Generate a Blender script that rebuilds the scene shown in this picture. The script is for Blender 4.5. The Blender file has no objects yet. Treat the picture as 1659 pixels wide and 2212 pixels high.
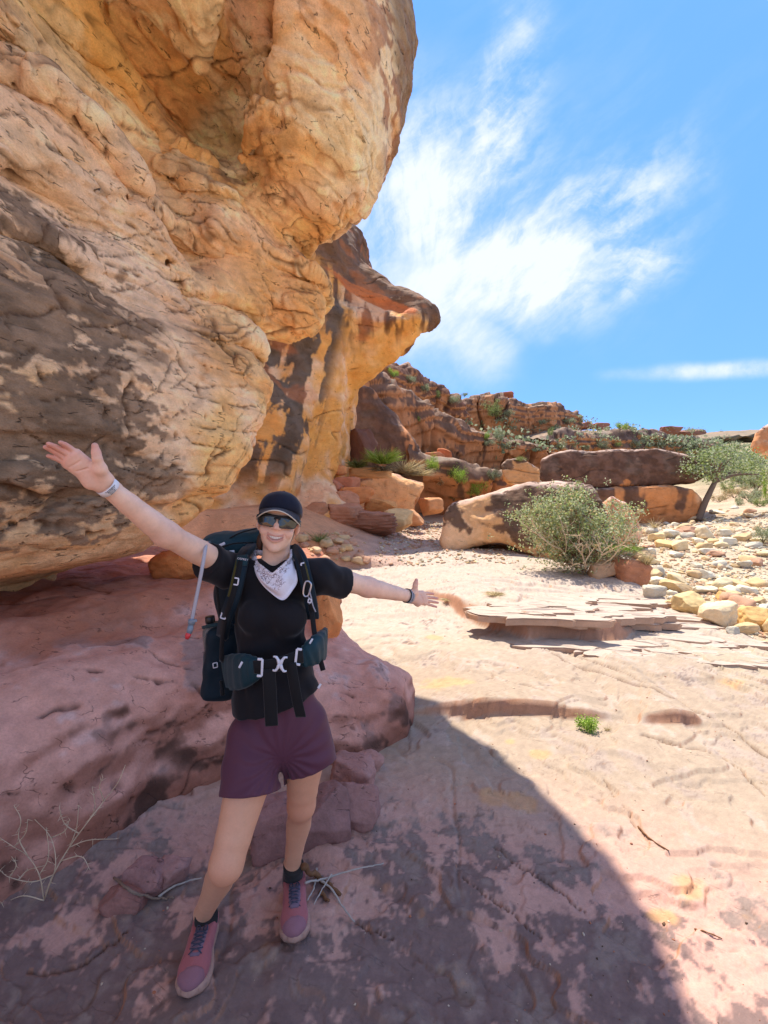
import bpy, bmesh, math, random
import numpy as np
from concurrent.futures import ThreadPoolExecutor
from mathutils import Vector, Matrix, noise as mnoise

R = math.radians
scene = bpy.context.scene
COL = scene.collection

# ------------------------------------------------------------------ camera
CAM = np.array([0.0, 0.0, 1.62])
PITCH = R(-3.2)
FPX = 1000.0                     # focal length in pixels of a 1659 x 2212 picture
cam_d = bpy.data.cameras.new('camera')
cam_d.sensor_fit = 'HORIZONTAL'
cam_d.sensor_width = 36.0
cam_d.lens = 36.0 * FPX / 1659.0
cam_d.clip_start = 0.05
cam_d.clip_end = 3000
cam = bpy.data.objects.new('camera', cam_d)
COL.objects.link(cam)
cam.location = CAM
cam.rotation_euler = (R(90) + PITCH, 0, 0)
scene.camera = cam

# ------------------------------------------------------------------ sun + sky
SUN_EL, SUN_AZ = R(63.0), R(14.0)       # azimuth measured from +Y towards -X
SDIR = Vector((-math.sin(SUN_AZ) * math.cos(SUN_EL), math.cos(SUN_AZ) * math.cos(SUN_EL), math.sin(SUN_EL)))
sun_d = bpy.data.lights.new('sun', 'SUN')
sun_d.energy = 2.0
sun_d.angle = R(0.6)
sun_d.color = (1.0, 0.94, 0.84)
sun = bpy.data.objects.new('sun', sun_d)
COL.objects.link(sun)
sun.location = (-3, 8, 14)
sun.rotation_euler = SDIR.to_track_quat('Z', 'Y').to_euler()

world = bpy.data.worlds.new('World')
scene.world = world
world.use_nodes = True


def build_world():
    nt = world.node_tree
    N, L = nt.nodes, nt.links
    N.clear()
    out = N.new('ShaderNodeOutputWorld')
    bg = N.new('ShaderNodeBackground')
    sky = N.new('ShaderNodeTexSky')
    sky.sky_type = 'NISHITA'
    sky.sun_disc = False
    sky.sun_elevation = SUN_EL
    sky.sun_rotation = -SUN_AZ          # Blender turns the sky clockwise from +Y
    sky.altitude = 2200
    sky.air_density = 0.75
    sky.dust_density = 0.0
    sky.ozone_density = 2.5
    bg.inputs['Strength'].default_value = 0.15
    tc = N.new('ShaderNodeTexCoord')

    def vmath(op, a, b=None):
        n = N.new('ShaderNodeVectorMath'); n.operation = op
        for i, v in enumerate((a, b)):
            if v is None: continue
            if isinstance(v, (tuple, list)): n.inputs[i].default_value = v
            else: L.new(v, n.inputs[i])
        return n

    def fmath(op, a, b=0.0, c=None, clamp=False):
        n = N.new('ShaderNodeMath'); n.operation = op; n.use_clamp = clamp
        for i, v in enumerate((a, b, c)):
            if v is None: continue
            if isinstance(v, (int, float)): n.inputs[i].default_value = v
            else: L.new(v, n.inputs[i])
        return n.outputs[0]

    def ramp(x, a, b):
        n = N.new('ShaderNodeMapRange'); n.interpolation_type = 'SMOOTHSTEP'
        L.new(x, n.inputs[0]); n.inputs[1].default_value = a; n.inputs[2].default_value = b
        return n.outputs[0]
    # cirrus sheet: the view direction cut with a flat layer overhead
    sep = N.new('ShaderNodeSeparateXYZ'); L.new(tc.outputs['Generated'], sep.inputs[0])
    # gnomonic coordinates about +Y keep the streaks of the fan cloud straight
    yy = fmath('MAXIMUM', sep.outputs[1], 0.05)
    gx = fmath('DIVIDE', sep.outputs[0], yy)
    gz = fmath('DIVIDE', sep.outputs[2], yy)
    comb = N.new('ShaderNodeCombineXYZ'); L.new(gx, comb.inputs[0]); L.new(gz, comb.inputs[1])
    # centre of the fan
    rel = vmath('SUBTRACT', comb.outputs[0], (0.04, 0.20, 0)).outputs[0]
    s2 = N.new('ShaderNodeSeparateXYZ'); L.new(rel, s2.inputs[0])
    ang = fmath('ARCTAN2', s2.outputs[1], s2.outputs[0])
    rad = vmath('LENGTH', rel).outputs['Value']
    # warp
    wn = N.new('ShaderNodeTexNoise'); wn.inputs['Scale'].default_value = 3.0; wn.inputs['Detail'].default_value = 5
    L.new(comb.outputs[0], wn.inputs['Vector'])
    wv = fmath('SUBTRACT', wn.outputs[0], 0.5)
    # streak coordinates: fine across the angle, long along the radius
    ang2 = fmath('MULTIPLY_ADD', wv, 0.75, ang)
    st = N.new('ShaderNodeCombineXYZ')
    L.new(fmath('MULTIPLY', ang2, 4.5), st.inputs[0]); L.new(fmath('MULTIPLY', rad, 2.6), st.inputs[1])
    L.new(wv, st.inputs[2])
    n1 = N.new('ShaderNodeTexNoise'); n1.inputs['Scale'].default_value = 1.5; n1.inputs['Detail'].default_value = 9
    n1.inputs['Roughness'].default_value = 0.62
    L.new(st.outputs[0], n1.inputs['Vector'])
    n2 = N.new('ShaderNodeTexNoise'); n2.inputs['Scale'].default_value = 5.0; n2.inputs['Detail'].default_value = 10
    n2.inputs['Roughness'].default_value = 0.68
    L.new(comb.outputs[0], n2.inputs['Vector'])

    def blob(cx, cz, rx, rz, rot, soft0=1.45, soft1=0.0):
        v = vmath('SUBTRACT', comb.outputs[0], (cx, cz, 0)).outputs[0]
        r = N.new('ShaderNodeVectorRotate'); r.rotation_type = 'Z_AXIS'; r.inputs['Angle'].default_value = -rot
        L.new(v, r.inputs['Vector'])
        d = vmath('DIVIDE', r.outputs[0], (rx, rz, 1)).outputs[0]
        ln = vmath('LENGTH', d).outputs['Value']
        ln = fmath('MULTIPLY_ADD', wv, 1.3, ln)
        return ramp(ln, soft0, soft1)
    core = blob(0.24, 0.43, 0.30, 0.15, R(8), 1.25, 0.15)
    core2 = blob(0.12, 0.40, 0.20, 0.20, R(-20), 1.25, 0.15)
    left = blob(0.06, 0.60, 0.22, 0.30, R(10))
    fan1 = blob(0.25, 0.76, 0.09, 0.24, R(-14))
    fan2 = blob(0.46, 0.55, 0.26, 0.10, R(34))
    fan3 = blob(0.52, 0.47, 0.22, 0.08, R(24))
    tip = blob(0.19, 0.31, 0.13, 0.10, R(-30), 1.25, 0.15)
    wisp = blob(0.80, 0.252, 0.36, 0.026, R(3), 1.1, 0.1)
    faint = blob(0.25, 0.75, 0.75, 0.6, 0.0)

    def mx(a, b): return fmath('MAXIMUM', a, b)
    # brushed cirrus texture, combed to the upper right
    mpb = N.new('ShaderNodeMapping'); mpb.inputs['Scale'].default_value = (1.6, 5.5, 1)
    vrb = N.new('ShaderNodeVectorRotate'); vrb.rotation_type = 'Z_AXIS'; vrb.inputs['Angle'].default_value = R(-42)
    wadd = vmath('ADD', comb.outputs[0], None); sv = N.new('ShaderNodeVectorMath'); sv.operation = 'SCALE'; sv.inputs['Scale'].default_value = 0.12
    L.new(wn.outputs['Color'], sv.inputs[0]); L.new(sv.outputs[0], wadd.inputs[1])
    L.new(wadd.outputs[0], vrb.inputs['Vector']); L.new(vrb.outputs[0], mpb.inputs[0])
    n4 = N.new('ShaderNodeTexNoise'); n4.inputs['Scale'].default_value = 2.2; n4.inputs['Detail'].default_value = 9; n4.inputs['Roughness'].default_value = 0.62
    L.new(mpb.outputs[0], n4.inputs['Vector'])
    streak = ramp(n1.outputs[0], 0.34, 0.68)
    keep = ramp(rad, 0.12, 0.42)
    streak = fmath('MULTIPLY_ADD', fmath('SUBTRACT', streak, 0.5), keep, 0.5)
    brush = ramp(n4.outputs[0], 0.34, 0.66)
    fine = ramp(n2.outputs[0], 0.33, 0.68)
    tex = fmath('MULTIPLY_ADD', fine, 0.30, fmath('MULTIPLY_ADD', streak, 0.50, fmath('MULTIPLY', brush, 0.32)))
    solid = mx(mx(core, core2), tip)
    solid = fmath('MULTIPLY', solid, fmath('MULTIPLY_ADD', tex, 0.75, 0.32))
    soft = fmath('MULTIPLY', left, fmath('MULTIPLY_ADD', tex, 0.75, 0.12))
    fans = fmath('MULTIPLY', mx(mx(fan1, fan2), fan3), fmath('MULTIPLY', fmath('POWER', tex, 1.3), 0.95))
    wz = fmath('MULTIPLY', wisp, fmath('MULTIPLY_ADD', fine, 0.55, 0.40))
    veil = blob(0.26, 0.54, 0.40, 0.28, R(20))
    thin = fmath('MULTIPLY_ADD', fmath('MULTIPLY', faint, brush), 0.14, fmath('MULTIPLY', fmath('MULTIPLY', veil, tex), 0.42))
    # cirrus added outside the view to give more neutral fill light
    n3 = N.new('ShaderNodeTexNoise'); n3.inputs['Scale'].default_value = 2.2; n3.inputs['Detail'].default_value = 8
    mp = N.new('ShaderNodeMapping'); mp.inputs['Scale'].default_value = (1.0, 2.2, 3.0)
    L.new(tc.outputs['Generated'], mp.inputs[0]); L.new(mp.outputs[0], n3.inputs['Vector'])
    gen = fmath('MULTIPLY', ramp(n3.outputs[0], 0.32, 0.60), 0.85)
    gen = fmath('MULTIPLY', gen, ramp(sep.outputs[1], 0.62, 0.25))
    cover = fmath('ADD', mx(mx(solid, soft), mx(fans, wz)), thin)
    front = ramp(sep.outputs[1], 0.08, 0.3)
    cover = fmath('MULTIPLY', cover, front)
    cover = fmath('ADD', cover, gen, clamp=True)
    cover = fmath('MULTIPLY', ramp(cover, -0.02, 1.18), 0.96)
    hsv = N.new('ShaderNodeHueSaturation')
    hsv.inputs['Saturation'].default_value = 1.12
    L.new(sky.outputs[0], hsv.inputs['Color'])
    mix = N.new('ShaderNodeMix'); mix.data_type = 'RGBA'
    tint = N.new('ShaderNodeMix'); tint.data_type = 'RGBA'; tint.blend_type = 'MULTIPLY'; tint.inputs[0].default_value = 1.0
    L.new(hsv.outputs[0], tint.inputs[6]); tint.inputs[7].default_value = (0.86, 0.82, 0.92, 1)
    cap0 = vmath('MINIMUM', tint.outputs[2], (0.34, 0.87, 2.15))
    c1 = vmath('SCALE', cap0.outputs[0], None); c1.inputs['Scale'].default_value = 0.86
    c2 = vmath('SCALE', tint.outputs[2], None); c2.inputs['Scale'].default_value = 0.12
    cap = vmath('ADD', c1.outputs[0], c2.outputs[0])
    L.new(cover, mix.inputs[0]); L.new(cap.outputs[0], mix.inputs[6])
    mix.inputs[7].default_value = (1.72, 1.80, 1.90, 1)
    L.new(mix.outputs[2], bg.inputs[0])
    L.new(bg.outputs[0], out.inputs[0])


build_world()
scene.view_settings.view_transform = 'Standard'
scene.view_settings.look = 'None'
scene.view_settings.exposure = 2.0
scene.view_settings.gamma = 1.0
scene.view_settings.use_curve_mapping = False
scene.render.engine = 'CYCLES'
scene.cycles.use_denoising = True
scene.cycles.max_bounces = 8
scene.cycles.diffuse_bounces = 5
scene.cycles.transparent_max_bounces = 12
scene.cycles.sample_clamp_indirect = 6.0

# ------------------------------------------------------------------ helpers
FWD = np.array([0, math.cos(PITCH), math.sin(PITCH)])
UP = np.array([0, -math.sin(PITCH), math.cos(PITCH)])


def at(px, py, Y):
    """world point at distance Y along +Y seen at (px,py) of the 1659x2212 photograph"""
    d = np.array([1.0, 0, 0]) * ((px - 829.5) / FPX) + UP * ((1106 - py) / FPX) + FWD
    return CAM + d * (Y / d[1])


def atz(px, py, z):
    d = np.array([1.0, 0, 0]) * ((px - 829.5) / FPX) + UP * ((1106 - py) / FPX) + FWD
    return CAM + d * ((z - CAM[2]) / d[2])


def lin(r, g, b):
    f = lambda c: (c / 255 / 12.92) if c / 255 <= 0.04045 else ((c / 255 + 0.055) / 1.055) ** 2.4
    return np.array([f(r), f(g), f(b)], np.float32)


POOL = ThreadPoolExecutor(4)
_rs = np.random.RandomState(7)
PERM = np.concatenate([_rs.permutation(256)] * 3).astype(np.int32)
_g = _rs.normal(size=(256, 3)); _g /= np.linalg.norm(_g, axis=1, keepdims=True)
GX, GY, GZ = [np.ascontiguousarray(_g[:, k] * 1.5).astype(np.float32) for k in range(3)]


def perlin(x, y, z, seed=0):
    x = np.asarray(x, np.float32)
    if x.ndim == 1 and len(x) > 40000 and np.ndim(y) == 1 and np.ndim(z) == 1:
        n = len(x); st = 32768
        return np.concatenate(list(POOL.map(lambda i: _perlin(x[i:i + st], y[i:i + st], z[i:i + st], seed), range(0, n, st))))
    return _perlin(x, y, z, seed)


def _perlin(x, y, z, seed=0):
    x = np.asarray(x, np.float32) + seed * 17.13; y = np.asarray(y, np.float32) + seed * 5.71; z = np.asarray(z, np.float32) - seed * 9.37
    x, y, z = np.broadcast_arrays(x, y, z)
    xi = np.floor(x); yi = np.floor(y); zi = np.floor(z)
    xf = x - xi; yf = y - yi; zf = z - zi
    X0 = xi.astype(np.int32) & 255; Y0 = yi.astype(np.int32) & 255; Z0 = zi.astype(np.int32) & 255
    u = xf * xf * xf * (xf * (xf * 6 - 15) + 10)
    v = yf * yf * yf * (yf * (yf * 6 - 15) + 10)
    w = zf * zf * zf * (zf * (zf * 6 - 15) + 10)
    res = 0
    for dx in (0, 1):
        A = PERM[X0 + dx]
        wx = u if dx else 1 - u
        for dy in (0, 1):
            B = PERM[A + Y0 + dy]
            wy = wx * (v if dy else 1 - v)
            for dz in (0, 1):
                gi = PERM[B + Z0 + dz]
                dot = GX[gi] * (xf - dx) + GY[gi] * (yf - dy) + GZ[gi] * (zf - dz)
                res = res + dot * (wy * (w if dz else 1 - w))
    return res


def fbm(P, scale=1.0, octv=4, gain=0.5, lac=2.03, seed=0, st=(1, 1, 1)):
    x, y, z = P[..., 0] * (scale * st[0]), P[..., 1] * (scale * st[1]), P[..., 2] * (scale * st[2])
    a, s, f = 1.0, 0, 1.0
    for o in range(octv):
        s = s + a * perlin(x * f, y * f, z * f, seed + o * 3)
        a *= gain; f *= lac
    return s


def sstep(a, b, x):
    t = np.clip((x - a) / (b - a), 0, 1)
    return t * t * (3 - 2 * t)


def mixc(a, b, t):
    return a * (1 - t[..., None]) + b * t[..., None]


def lines(P, scale, w, seed=0, st=(1, 1, 1), octv=2):
    """thin crack lines: the zero crossings of a noise field"""
    n = fbm(P, scale, octv, 0.5, 2.1, seed, st)
    return np.exp(-(n / w) ** 2)


def mesh_from(name, V, F, mat=None, smooth=True, attrs=None, parent=None):
    me = bpy.data.meshes.new(name)
    V = np.asarray(V, np.float32)
    if isinstance(F, np.ndarray) and F.ndim == 2:
        n, k = F.shape
        me.vertices.add(len(V)); me.vertices.foreach_set('co', V.ravel())
        me.loops.add(n * k); me.loops.foreach_set('vertex_index', F.astype(np.int32).ravel())
        me.polygons.add(n)
        me.polygons.foreach_set('loop_start', np.arange(0, n * k, k, dtype=np.int32))
        me.polygons.foreach_set('loop_total', np.full(n, k, np.int32))
        me.update(calc_edges=True)
    else:
        me.from_pydata([tuple(v) for v in V], [], [list(f) for f in F])
    if smooth:
        me.polygons.foreach_set('use_smooth', np.ones(len(me.polygons), bool))
    if attrs:
        for k, a in attrs.items():
            a = np.asarray(a, np.float32)
            if a.ndim == 2:
                at_ = me.attributes.new(k, 'FLOAT_COLOR', 'POINT')
                if a.shape[1] == 3: a = np.concatenate([a, np.ones((len(a), 1), np.float32)], 1)
                at_.data.foreach_set('color', a.ravel())
            else:
                at_ = me.attributes.new(k, 'FLOAT', 'POINT'); at_.data.foreach_set('value', a.ravel())
    if mat: me.materials.append(mat)
    me.validate()
    return me


def obj(name, me, parent=None, label=None, cat=None, group=None, kind=None, loc=None, rot=None, scale=None):
    o = bpy.data.objects.new(name, me)
    COL.objects.link(o)
    if parent: o.parent = parent
    if label: o['label'] = label
    if cat: o['category'] = cat
    if group: o['group'] = group
    if kind: o['kind'] = kind
    if loc is not None: o.location = loc
    if rot is not None: o.rotation_euler = rot
    if scale is not None: o.scale = scale
    return o


def empty(name, loc=(0, 0, 0), rot=(0, 0, 0), **kw):
    return obj(name, None, loc=loc, rot=rot, **kw)


def vnormals(V, F):
    n = np.zeros_like(V)
    a = V[F[:, 2]] - V[F[:, 0]]
    b = V[F[:, 3 if F.shape[1] == 4 else 1]] - V[F[:, 1 if F.shape[1] == 4 else 0]]
    fn = np.cross(a, b) if F.shape[1] == 4 else -np.cross(a, b)
    for k in range(F.shape[1]):
        for c in range(3):
            n[:, c] += np.bincount(F[:, k], weights=fn[:, c], minlength=len(V))
    l = np.linalg.norm(n, axis=1, keepdims=True); l[l == 0] = 1
    return n / l


def surface_nets(val, origin, h):
    """isosurface 0 of val[x,y,z] (negative inside) -> verts, quads facing out"""
    s = val < 0
    nx, ny, nz = val.shape
    c = np.zeros((nx - 1, ny - 1, nz - 1), np.uint8)
    for dx in (0, 1):
        for dy in (0, 1):
            for dz in (0, 1):
                c += s[dx:nx - 1 + dx, dy:ny - 1 + dy, dz:nz - 1 + dz]
    act = (c > 0) & (c < 8)
    I = np.argwhere(act)
    idx = np.full(act.shape, -1, np.int32); idx[act] = np.arange(len(I))
    acc = np.zeros((len(I), 3), np.float64); cnt = np.zeros(len(I))
    cor = [(a, b, d) for a in (0, 1) for b in (0, 1) for d in (0, 1)]
    cv = {k: val[I[:, 0] + k[0], I[:, 1] + k[1], I[:, 2] + k[2]] for k in cor}
    for k in cor:
        for ax in range(3):
            if k[ax] == 0:
                k2 = list(k); k2[ax] = 1; k2 = tuple(k2)
                a, b = cv[k], cv[k2]
                m = (a < 0) != (b < 0)
                t = np.where(m, a / np.where(m, a - b, 1), 0)
                p = np.array(k, float)[None].repeat(len(I), 0); p[:, ax] += t
                acc[m] += p[m]; cnt[m] += 1
    V = (I + acc / cnt[:, None]) * h + np.asarray(origin)
    Fs = []
    for ax in range(3):
        sl0 = [slice(None)] * 3; sl1 = [slice(None)] * 3
        sl0[ax] = slice(0, -1); sl1[ax] = slice(1, None)
        a, b = s[tuple(sl0)], s[tuple(sl1)]
        E = np.argwhere(a != b)
        o1, o2 = [k for k in range(3) if k != ax]
        ok = (E[:, o1] > 0) & (E[:, o2] > 0) & (E[:, o1] < val.shape[o1] - 1) & (E[:, o2] < val.shape[o2] - 1)
        E = E[ok]
        def cell(d1, d2):
            q = E.copy(); q[:, o1] -= d1; q[:, o2] -= d2
            return idx[q[:, 0], q[:, 1], q[:, 2]]
        q = np.stack([cell(1, 1), cell(0, 1), cell(0, 0), cell(1, 0)], 1)
        flip = s[E[:, 0], E[:, 1], E[:, 2]]
        if ax == 1: flip = ~flip
        q[~flip] = q[~flip][:, ::-1]
        Fs.append(q)
    F = np.concatenate(Fs)
    F = F[(F >= 0).all(1)]
    return V.astype(np.float32), F


def grid_pts(lo, hi, h):
    ax = [np.arange(lo[k], hi[k] + h, h, dtype=np.float32) for k in range(3)]
    return np.meshgrid(*ax, indexing='ij')


def ell(X, Y, Z, c, r, rz=0.0, ry=0.0):
    x, y, z = X - c[0], Y - c[1], Z - c[2]
    if rz:
        cs, sn = math.cos(-rz), math.sin(-rz); x, y = x * cs - y * sn, x * sn + y * cs
    if ry:
        cs, sn = math.cos(-ry), math.sin(-ry); x, z = x * cs + z * sn, -x * sn + z * cs
    k0 = np.sqrt((x / r[0]) ** 2 + (y / r[1]) ** 2 + (z / r[2]) ** 2) + 1e-6
    k1 = np.sqrt((x / r[0] ** 2) ** 2 + (y / r[1] ** 2) ** 2 + (z / r[2] ** 2) ** 2) + 1e-6
    return k0 * (k0 - 1) / k1


def smin(a, b, k):
    h = np.clip(k - np.abs(a - b), 0, None) / k
    return np.minimum(a, b) - h * h * k * 0.25


def smax(a, b, k):
    return -smin(-a, -b, k)


def poly_sdf(x, y, pts):
    pts = np.asarray(pts, float); n = len(pts)
    d = np.full(x.shape, 1e9, np.float32); s = np.ones(x.shape, np.float32)
    for i in range(n):
        a, b = pts[i], pts[i - 1]
        ex, ey = b - a
        wx, wy = x - a[0], y - a[1]
        t = np.clip((wx * ex + wy * ey) / (ex * ex + ey * ey), 0, 1)
        d = np.minimum(d, (wx - ex * t) ** 2 + (wy - ey * t) ** 2)
        c1 = y >= a[1]; c2 = y < b[1]; c3 = ex * wy > ey * wx
        fl = (c1 & c2 & c3) | (~c1 & ~c2 & ~c3)
        s[fl] *= -1
    return s * np.sqrt(d)


def subdivide_quads(V, F):
    """one linear split of every quad, then a light smoothing"""
    n = len(V)
    E = np.concatenate([np.stack([F[:, k], F[:, (k + 1) % 4]], 1) for k in range(4)])
    Es = np.sort(E, 1)
    key = Es[:, 0].astype(np.int64) * n + Es[:, 1]
    uk, inv = np.unique(key, return_inverse=True)
    mid = (V[uk // n] + V[uk % n]) / 2
    fc = V[F].mean(1)
    m = len(F)
    e = [n + inv[k * m:(k + 1) * m] for k in range(4)]
    cidx = n + len(uk) + np.arange(m)
    Q = [np.stack([F[:, k], e[k], cidx, e[(k + 3) % 4]], 1) for k in range(4)]
    return np.concatenate([V, mid, fc]).astype(np.float32), np.concatenate(Q)


def relax(V, F, it=1, lam=0.5):
    a = np.concatenate([F[:, k] for k in range(4)]); b = np.concatenate([F[:, (k + 1) % 4] for k in range(4)])
    A = np.concatenate([a, b]); B = np.concatenate([b, a])
    cnt = np.bincount(A, minlength=len(V))[:, None]
    cnt[cnt == 0] = 1
    for _ in range(it):
        av = np.stack([np.bincount(A, weights=V[B, c], minlength=len(V)) for c in range(3)], 1) / cnt
        V = V + (av - V) * lam
    return V.astype(np.float32)


def march(f, lo, h, px, py, y0=1.3, y1=7.0):
    """first rock of a distance grid on the sight line through a pixel"""
    d = np.array([(px - 829.5) / FPX, 0, 0]) + UP * ((1106 - py) / FPX) + FWD
    for ty in np.arange(y0, y1, 0.5 * h):
        p = CAM + d * (ty / d[1]); i = ((p - np.array(lo)) / h).astype(int)
        if (i < 0).any() or (i >= f.shape).any(): continue
        if f[tuple(i)] < 0: return p
    return None


def crack_mask(V, lines_, w, seed=0, jit=0.02, jscale=6.0):
    """0..1 near the given 3D polylines, with a ragged course"""
    J = np.stack([fbm(V, jscale, 3, 0.6, seed=seed + k) for k in range(3)], -1) * jit
    wv = 0.45 + 0.9 * sstep(-0.3, 0.4, fbm(V, 3.0, 2, seed=seed + 5))
    P = V + J
    out = np.zeros(len(V), np.float32)
    for pl in lines_:
        pl = np.asarray(pl); m = ((P > pl.min(0) - 0.15) & (P < pl.max(0) + 0.15)).all(1)
        Q = P[m]
        if not len(Q): continue
        d = np.full(len(Q), 9.0)
        for a, b in zip(pl[:-1], pl[1:]):
            ab = b - a; L2 = ab @ ab
            if L2 < 1e-9 or L2 > 1.5: continue
            t = np.clip(((Q - a) @ ab) / L2, 0, 1)
            d = np.minimum(d, ((Q - a - t[:, None] * ab) ** 2).sum(1))
        out[m] = np.maximum(out[m], np.exp(-d / (w * wv[m]) ** 2))
    return out


# ---------------------------------------------------------------- materials
def new_mat(name):
    m = bpy.data.materials.new(name); m.use_nodes = True
    nt = m.node_tree; nt.nodes.clear()
    out = nt.nodes.new('ShaderNodeOutputMaterial')
    b = nt.nodes.new('ShaderNodeBsdfPrincipled')
    nt.links.new(b.outputs[0], out.inputs[0])
    return m, nt, b, out


def nd(nt, t, **kw):
    n = nt.nodes.new(t)
    for k, v in kw.items(): setattr(n, k, v)
    return n


def setin(nt, sock, v):
    if isinstance(v, bpy.types.NodeSocket): nt.links.new(v, sock)
    elif v is not None: sock.default_value = v


def nmath(nt, op, a, b=None, c=None, clamp=False):
    n = nd(nt, 'ShaderNodeMath', operation=op, use_clamp=clamp)
    for i, v in enumerate((a, b, c)): setin(nt, n.inputs[i], v)
    return n.outputs[0]


def nnoise(nt, vec, scale, detail=4, rough=0.55, dist=0.0):
    n = nd(nt, 'ShaderNodeTexNoise')
    n.inputs['Scale'].default_value = scale; n.inputs['Detail'].default_value = detail
    n.inputs['Roughness'].default_value = rough; n.inputs['Distortion'].default_value = dist
    nt.links.new(vec, n.inputs['Vector'])
    return n.outputs[0]


def nrange(nt, x, a, b, c=0.0, d=1.0, smooth=True):
    n = nd(nt, 'ShaderNodeMapRange')
    if smooth: n.interpolation_type = 'SMOOTHSTEP'
    nt.links.new(x, n.inputs[0])
    for i, v in enumerate((a, b, c, d)): n.inputs[1 + i].default_value = v
    return n.outputs[0]


def nmix(nt, fac, a, b, blend='MIX'):
    n = nd(nt, 'ShaderNodeMix', data_type='RGBA', blend_type=blend)
    setin(nt, n.inputs[0], fac)
    for i, v in ((6, a), (7, b)):
        if isinstance(v, bpy.types.NodeSocket): nt.links.new(v, n.inputs[i])
        else: n.inputs[i].default_value = tuple(v) + ((1,) if len(v) == 3 else ())
    return n.outputs[2]


def nmap(nt, vec, scale=(1, 1, 1), rot=(0, 0, 0)):
    n = nd(nt, 'ShaderNodeMapping')
    n.inputs['Scale'].default_value = scale; n.inputs['Rotation'].default_value = rot
    nt.links.new(vec, n.inputs[0])
    return n.outputs[0]


def rock_mat(name, sc=1.0, bump=0.5, dist=0.02, grain=0.25, crack=0.55, stretch=(1, 1, 1), rough=0.9, attr='col', base=None, rotz=0.0, cst=(0.3, 1, 1)):
    """stone: colour from the 'col' attribute (mineral tint, stains) + grain, flecks, hairline cracks"""
    m, nt, b, out = new_mat(name)
    tc = nd(nt, 'ShaderNodeTexCoord').outputs['Object']
    v = nmap(nt, tc, stretch)
    vr = nd(nt, 'ShaderNodeVectorRotate', rotation_type='Z_AXIS'); vr.inputs['Angle'].default_value = rotz
    nt.links.new(tc, vr.inputs['Vector'])
    vc = nmap(nt, vr.outputs[0], cst)
    if base is None:
        a = nd(nt, 'ShaderNodeAttribute', attribute_name=attr).outputs['Color']
    else:
        a = nd(nt, 'ShaderNodeRGB'); a.outputs[0].default_value = (*base, 1); a = a.outputs[0]
    nA = nnoise(nt, v, 9 * sc, 4, 0.65)
    nB = nnoise(nt, v, 80 * sc, 3, 0.65)
    f = nmath(nt, 'MULTIPLY_ADD', nA, grain * 1.3, 1 - grain * 0.65)
    f = nmath(nt, 'MULTIPLY', f, nmath(nt, 'MULTIPLY_ADD', nB, grain * 2.2, 1 - grain * 1.1))
    # hairline flakes: zero crossings of a stretched noise, broken up by another
    nK = nnoise(nt, vc, 6.0 * sc, 4, 0.5)
    c1 = nmath(nt, 'ABSOLUTE', nmath(nt, 'SUBTRACT', nK, 0.5))
    c1 = nrange(nt, c1, 0.0, 0.010, 1, 0)
    ck = nmath(nt, 'MULTIPLY', c1, nrange(nt, nA, 0.50, 0.58))
    pt = nrange(nt, nB, 0.66, 0.74)
    dark = nmath(nt, 'MULTIPLY', nmath(nt, 'MAXIMUM', ck, nmath(nt, 'MULTIPLY', pt, 0.6)), crack)
    f = nmath(nt, 'MULTIPLY', f, nmath(nt, 'SUBTRACT', 1.0, dark))
    col = nmix(nt, 1.0, a, f, 'MULTIPLY')
    nt.links.new(col, b.inputs['Base Color'])
    b.inputs['Roughness'].default_value = rough
    b.inputs['Specular IOR Level'].default_value = 0.25
    h = nmath(nt, 'MULTIPLY_ADD', nA, 1.0, nmath(nt, 'MULTIPLY', nB, 0.22))
    h = nmath(nt, 'MULTIPLY_ADD', ck, -0.55, h)
    h = nmath(nt, 'MULTIPLY_ADD', nK, 0.8, h)
    bp = nd(nt, 'ShaderNodeBump'); bp.inputs['Strength'].default_value = bump; bp.inputs['Distance'].default_value = dist
    nt.links.new(h, bp.inputs['Height']); nt.links.new(bp.outputs[0], b.inputs['Normal'])
    return m


def plain_mat(name, col, rough=0.7, metal=0.0, spec=0.4, var=0.15, vscale=30, bump=0.0, bdist=0.002, sheen=0.0, sub=None):
    m, nt, b, out = new_mat(name)
    tc = nd(nt, 'ShaderNodeTexCoord').outputs['Object']
    n = nnoise(nt, tc, vscale, 4, 0.6)
    f = nmath(nt, 'MULTIPLY_ADD', n, var * 2, 1 - var)
    c = nmix(nt, 1.0, tuple(col), f, 'MULTIPLY')
    nt.links.new(c, b.inputs['Base Color'])
    b.inputs['Roughness'].default_value = rough; b.inputs['Metallic'].default_value = metal
    b.inputs['Specular IOR Level'].default_value = spec
    if sheen: b.inputs['Sheen Weight'].default_value = sheen
    if bump:
        bp = nd(nt, 'ShaderNodeBump'); bp.inputs['Strength'].default_value = bump; bp.inputs['Distance'].default_value = bdist
        nt.links.new(n, bp.inputs['Height']); nt.links.new(bp.outputs[0], b.inputs['Normal'])
    return m

# ================================================================== large structure
M_CLIFF = rock_mat('sandstone_cliff', 1.0, 0.8, 0.025, 0.30, 0.65, (1, 1, 1.6), rotz=R(-71), cst=(0.20, 1, 1.1))
M_FAR = rock_mat('sandstone_far', 0.28, 0.6, 0.08, 0.25, 0.5, (1, 1, 1.4))
M_FLOOR = rock_mat('sandstone_floor', 1.6, 0.35, 0.008, 0.20, 0.22, rotz=R(28), cst=(0.25, 1, 1))
M_LEDGE = rock_mat('sandstone_ledge', 1.3, 0.5, 0.012, 0.24, 0.6)

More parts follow.
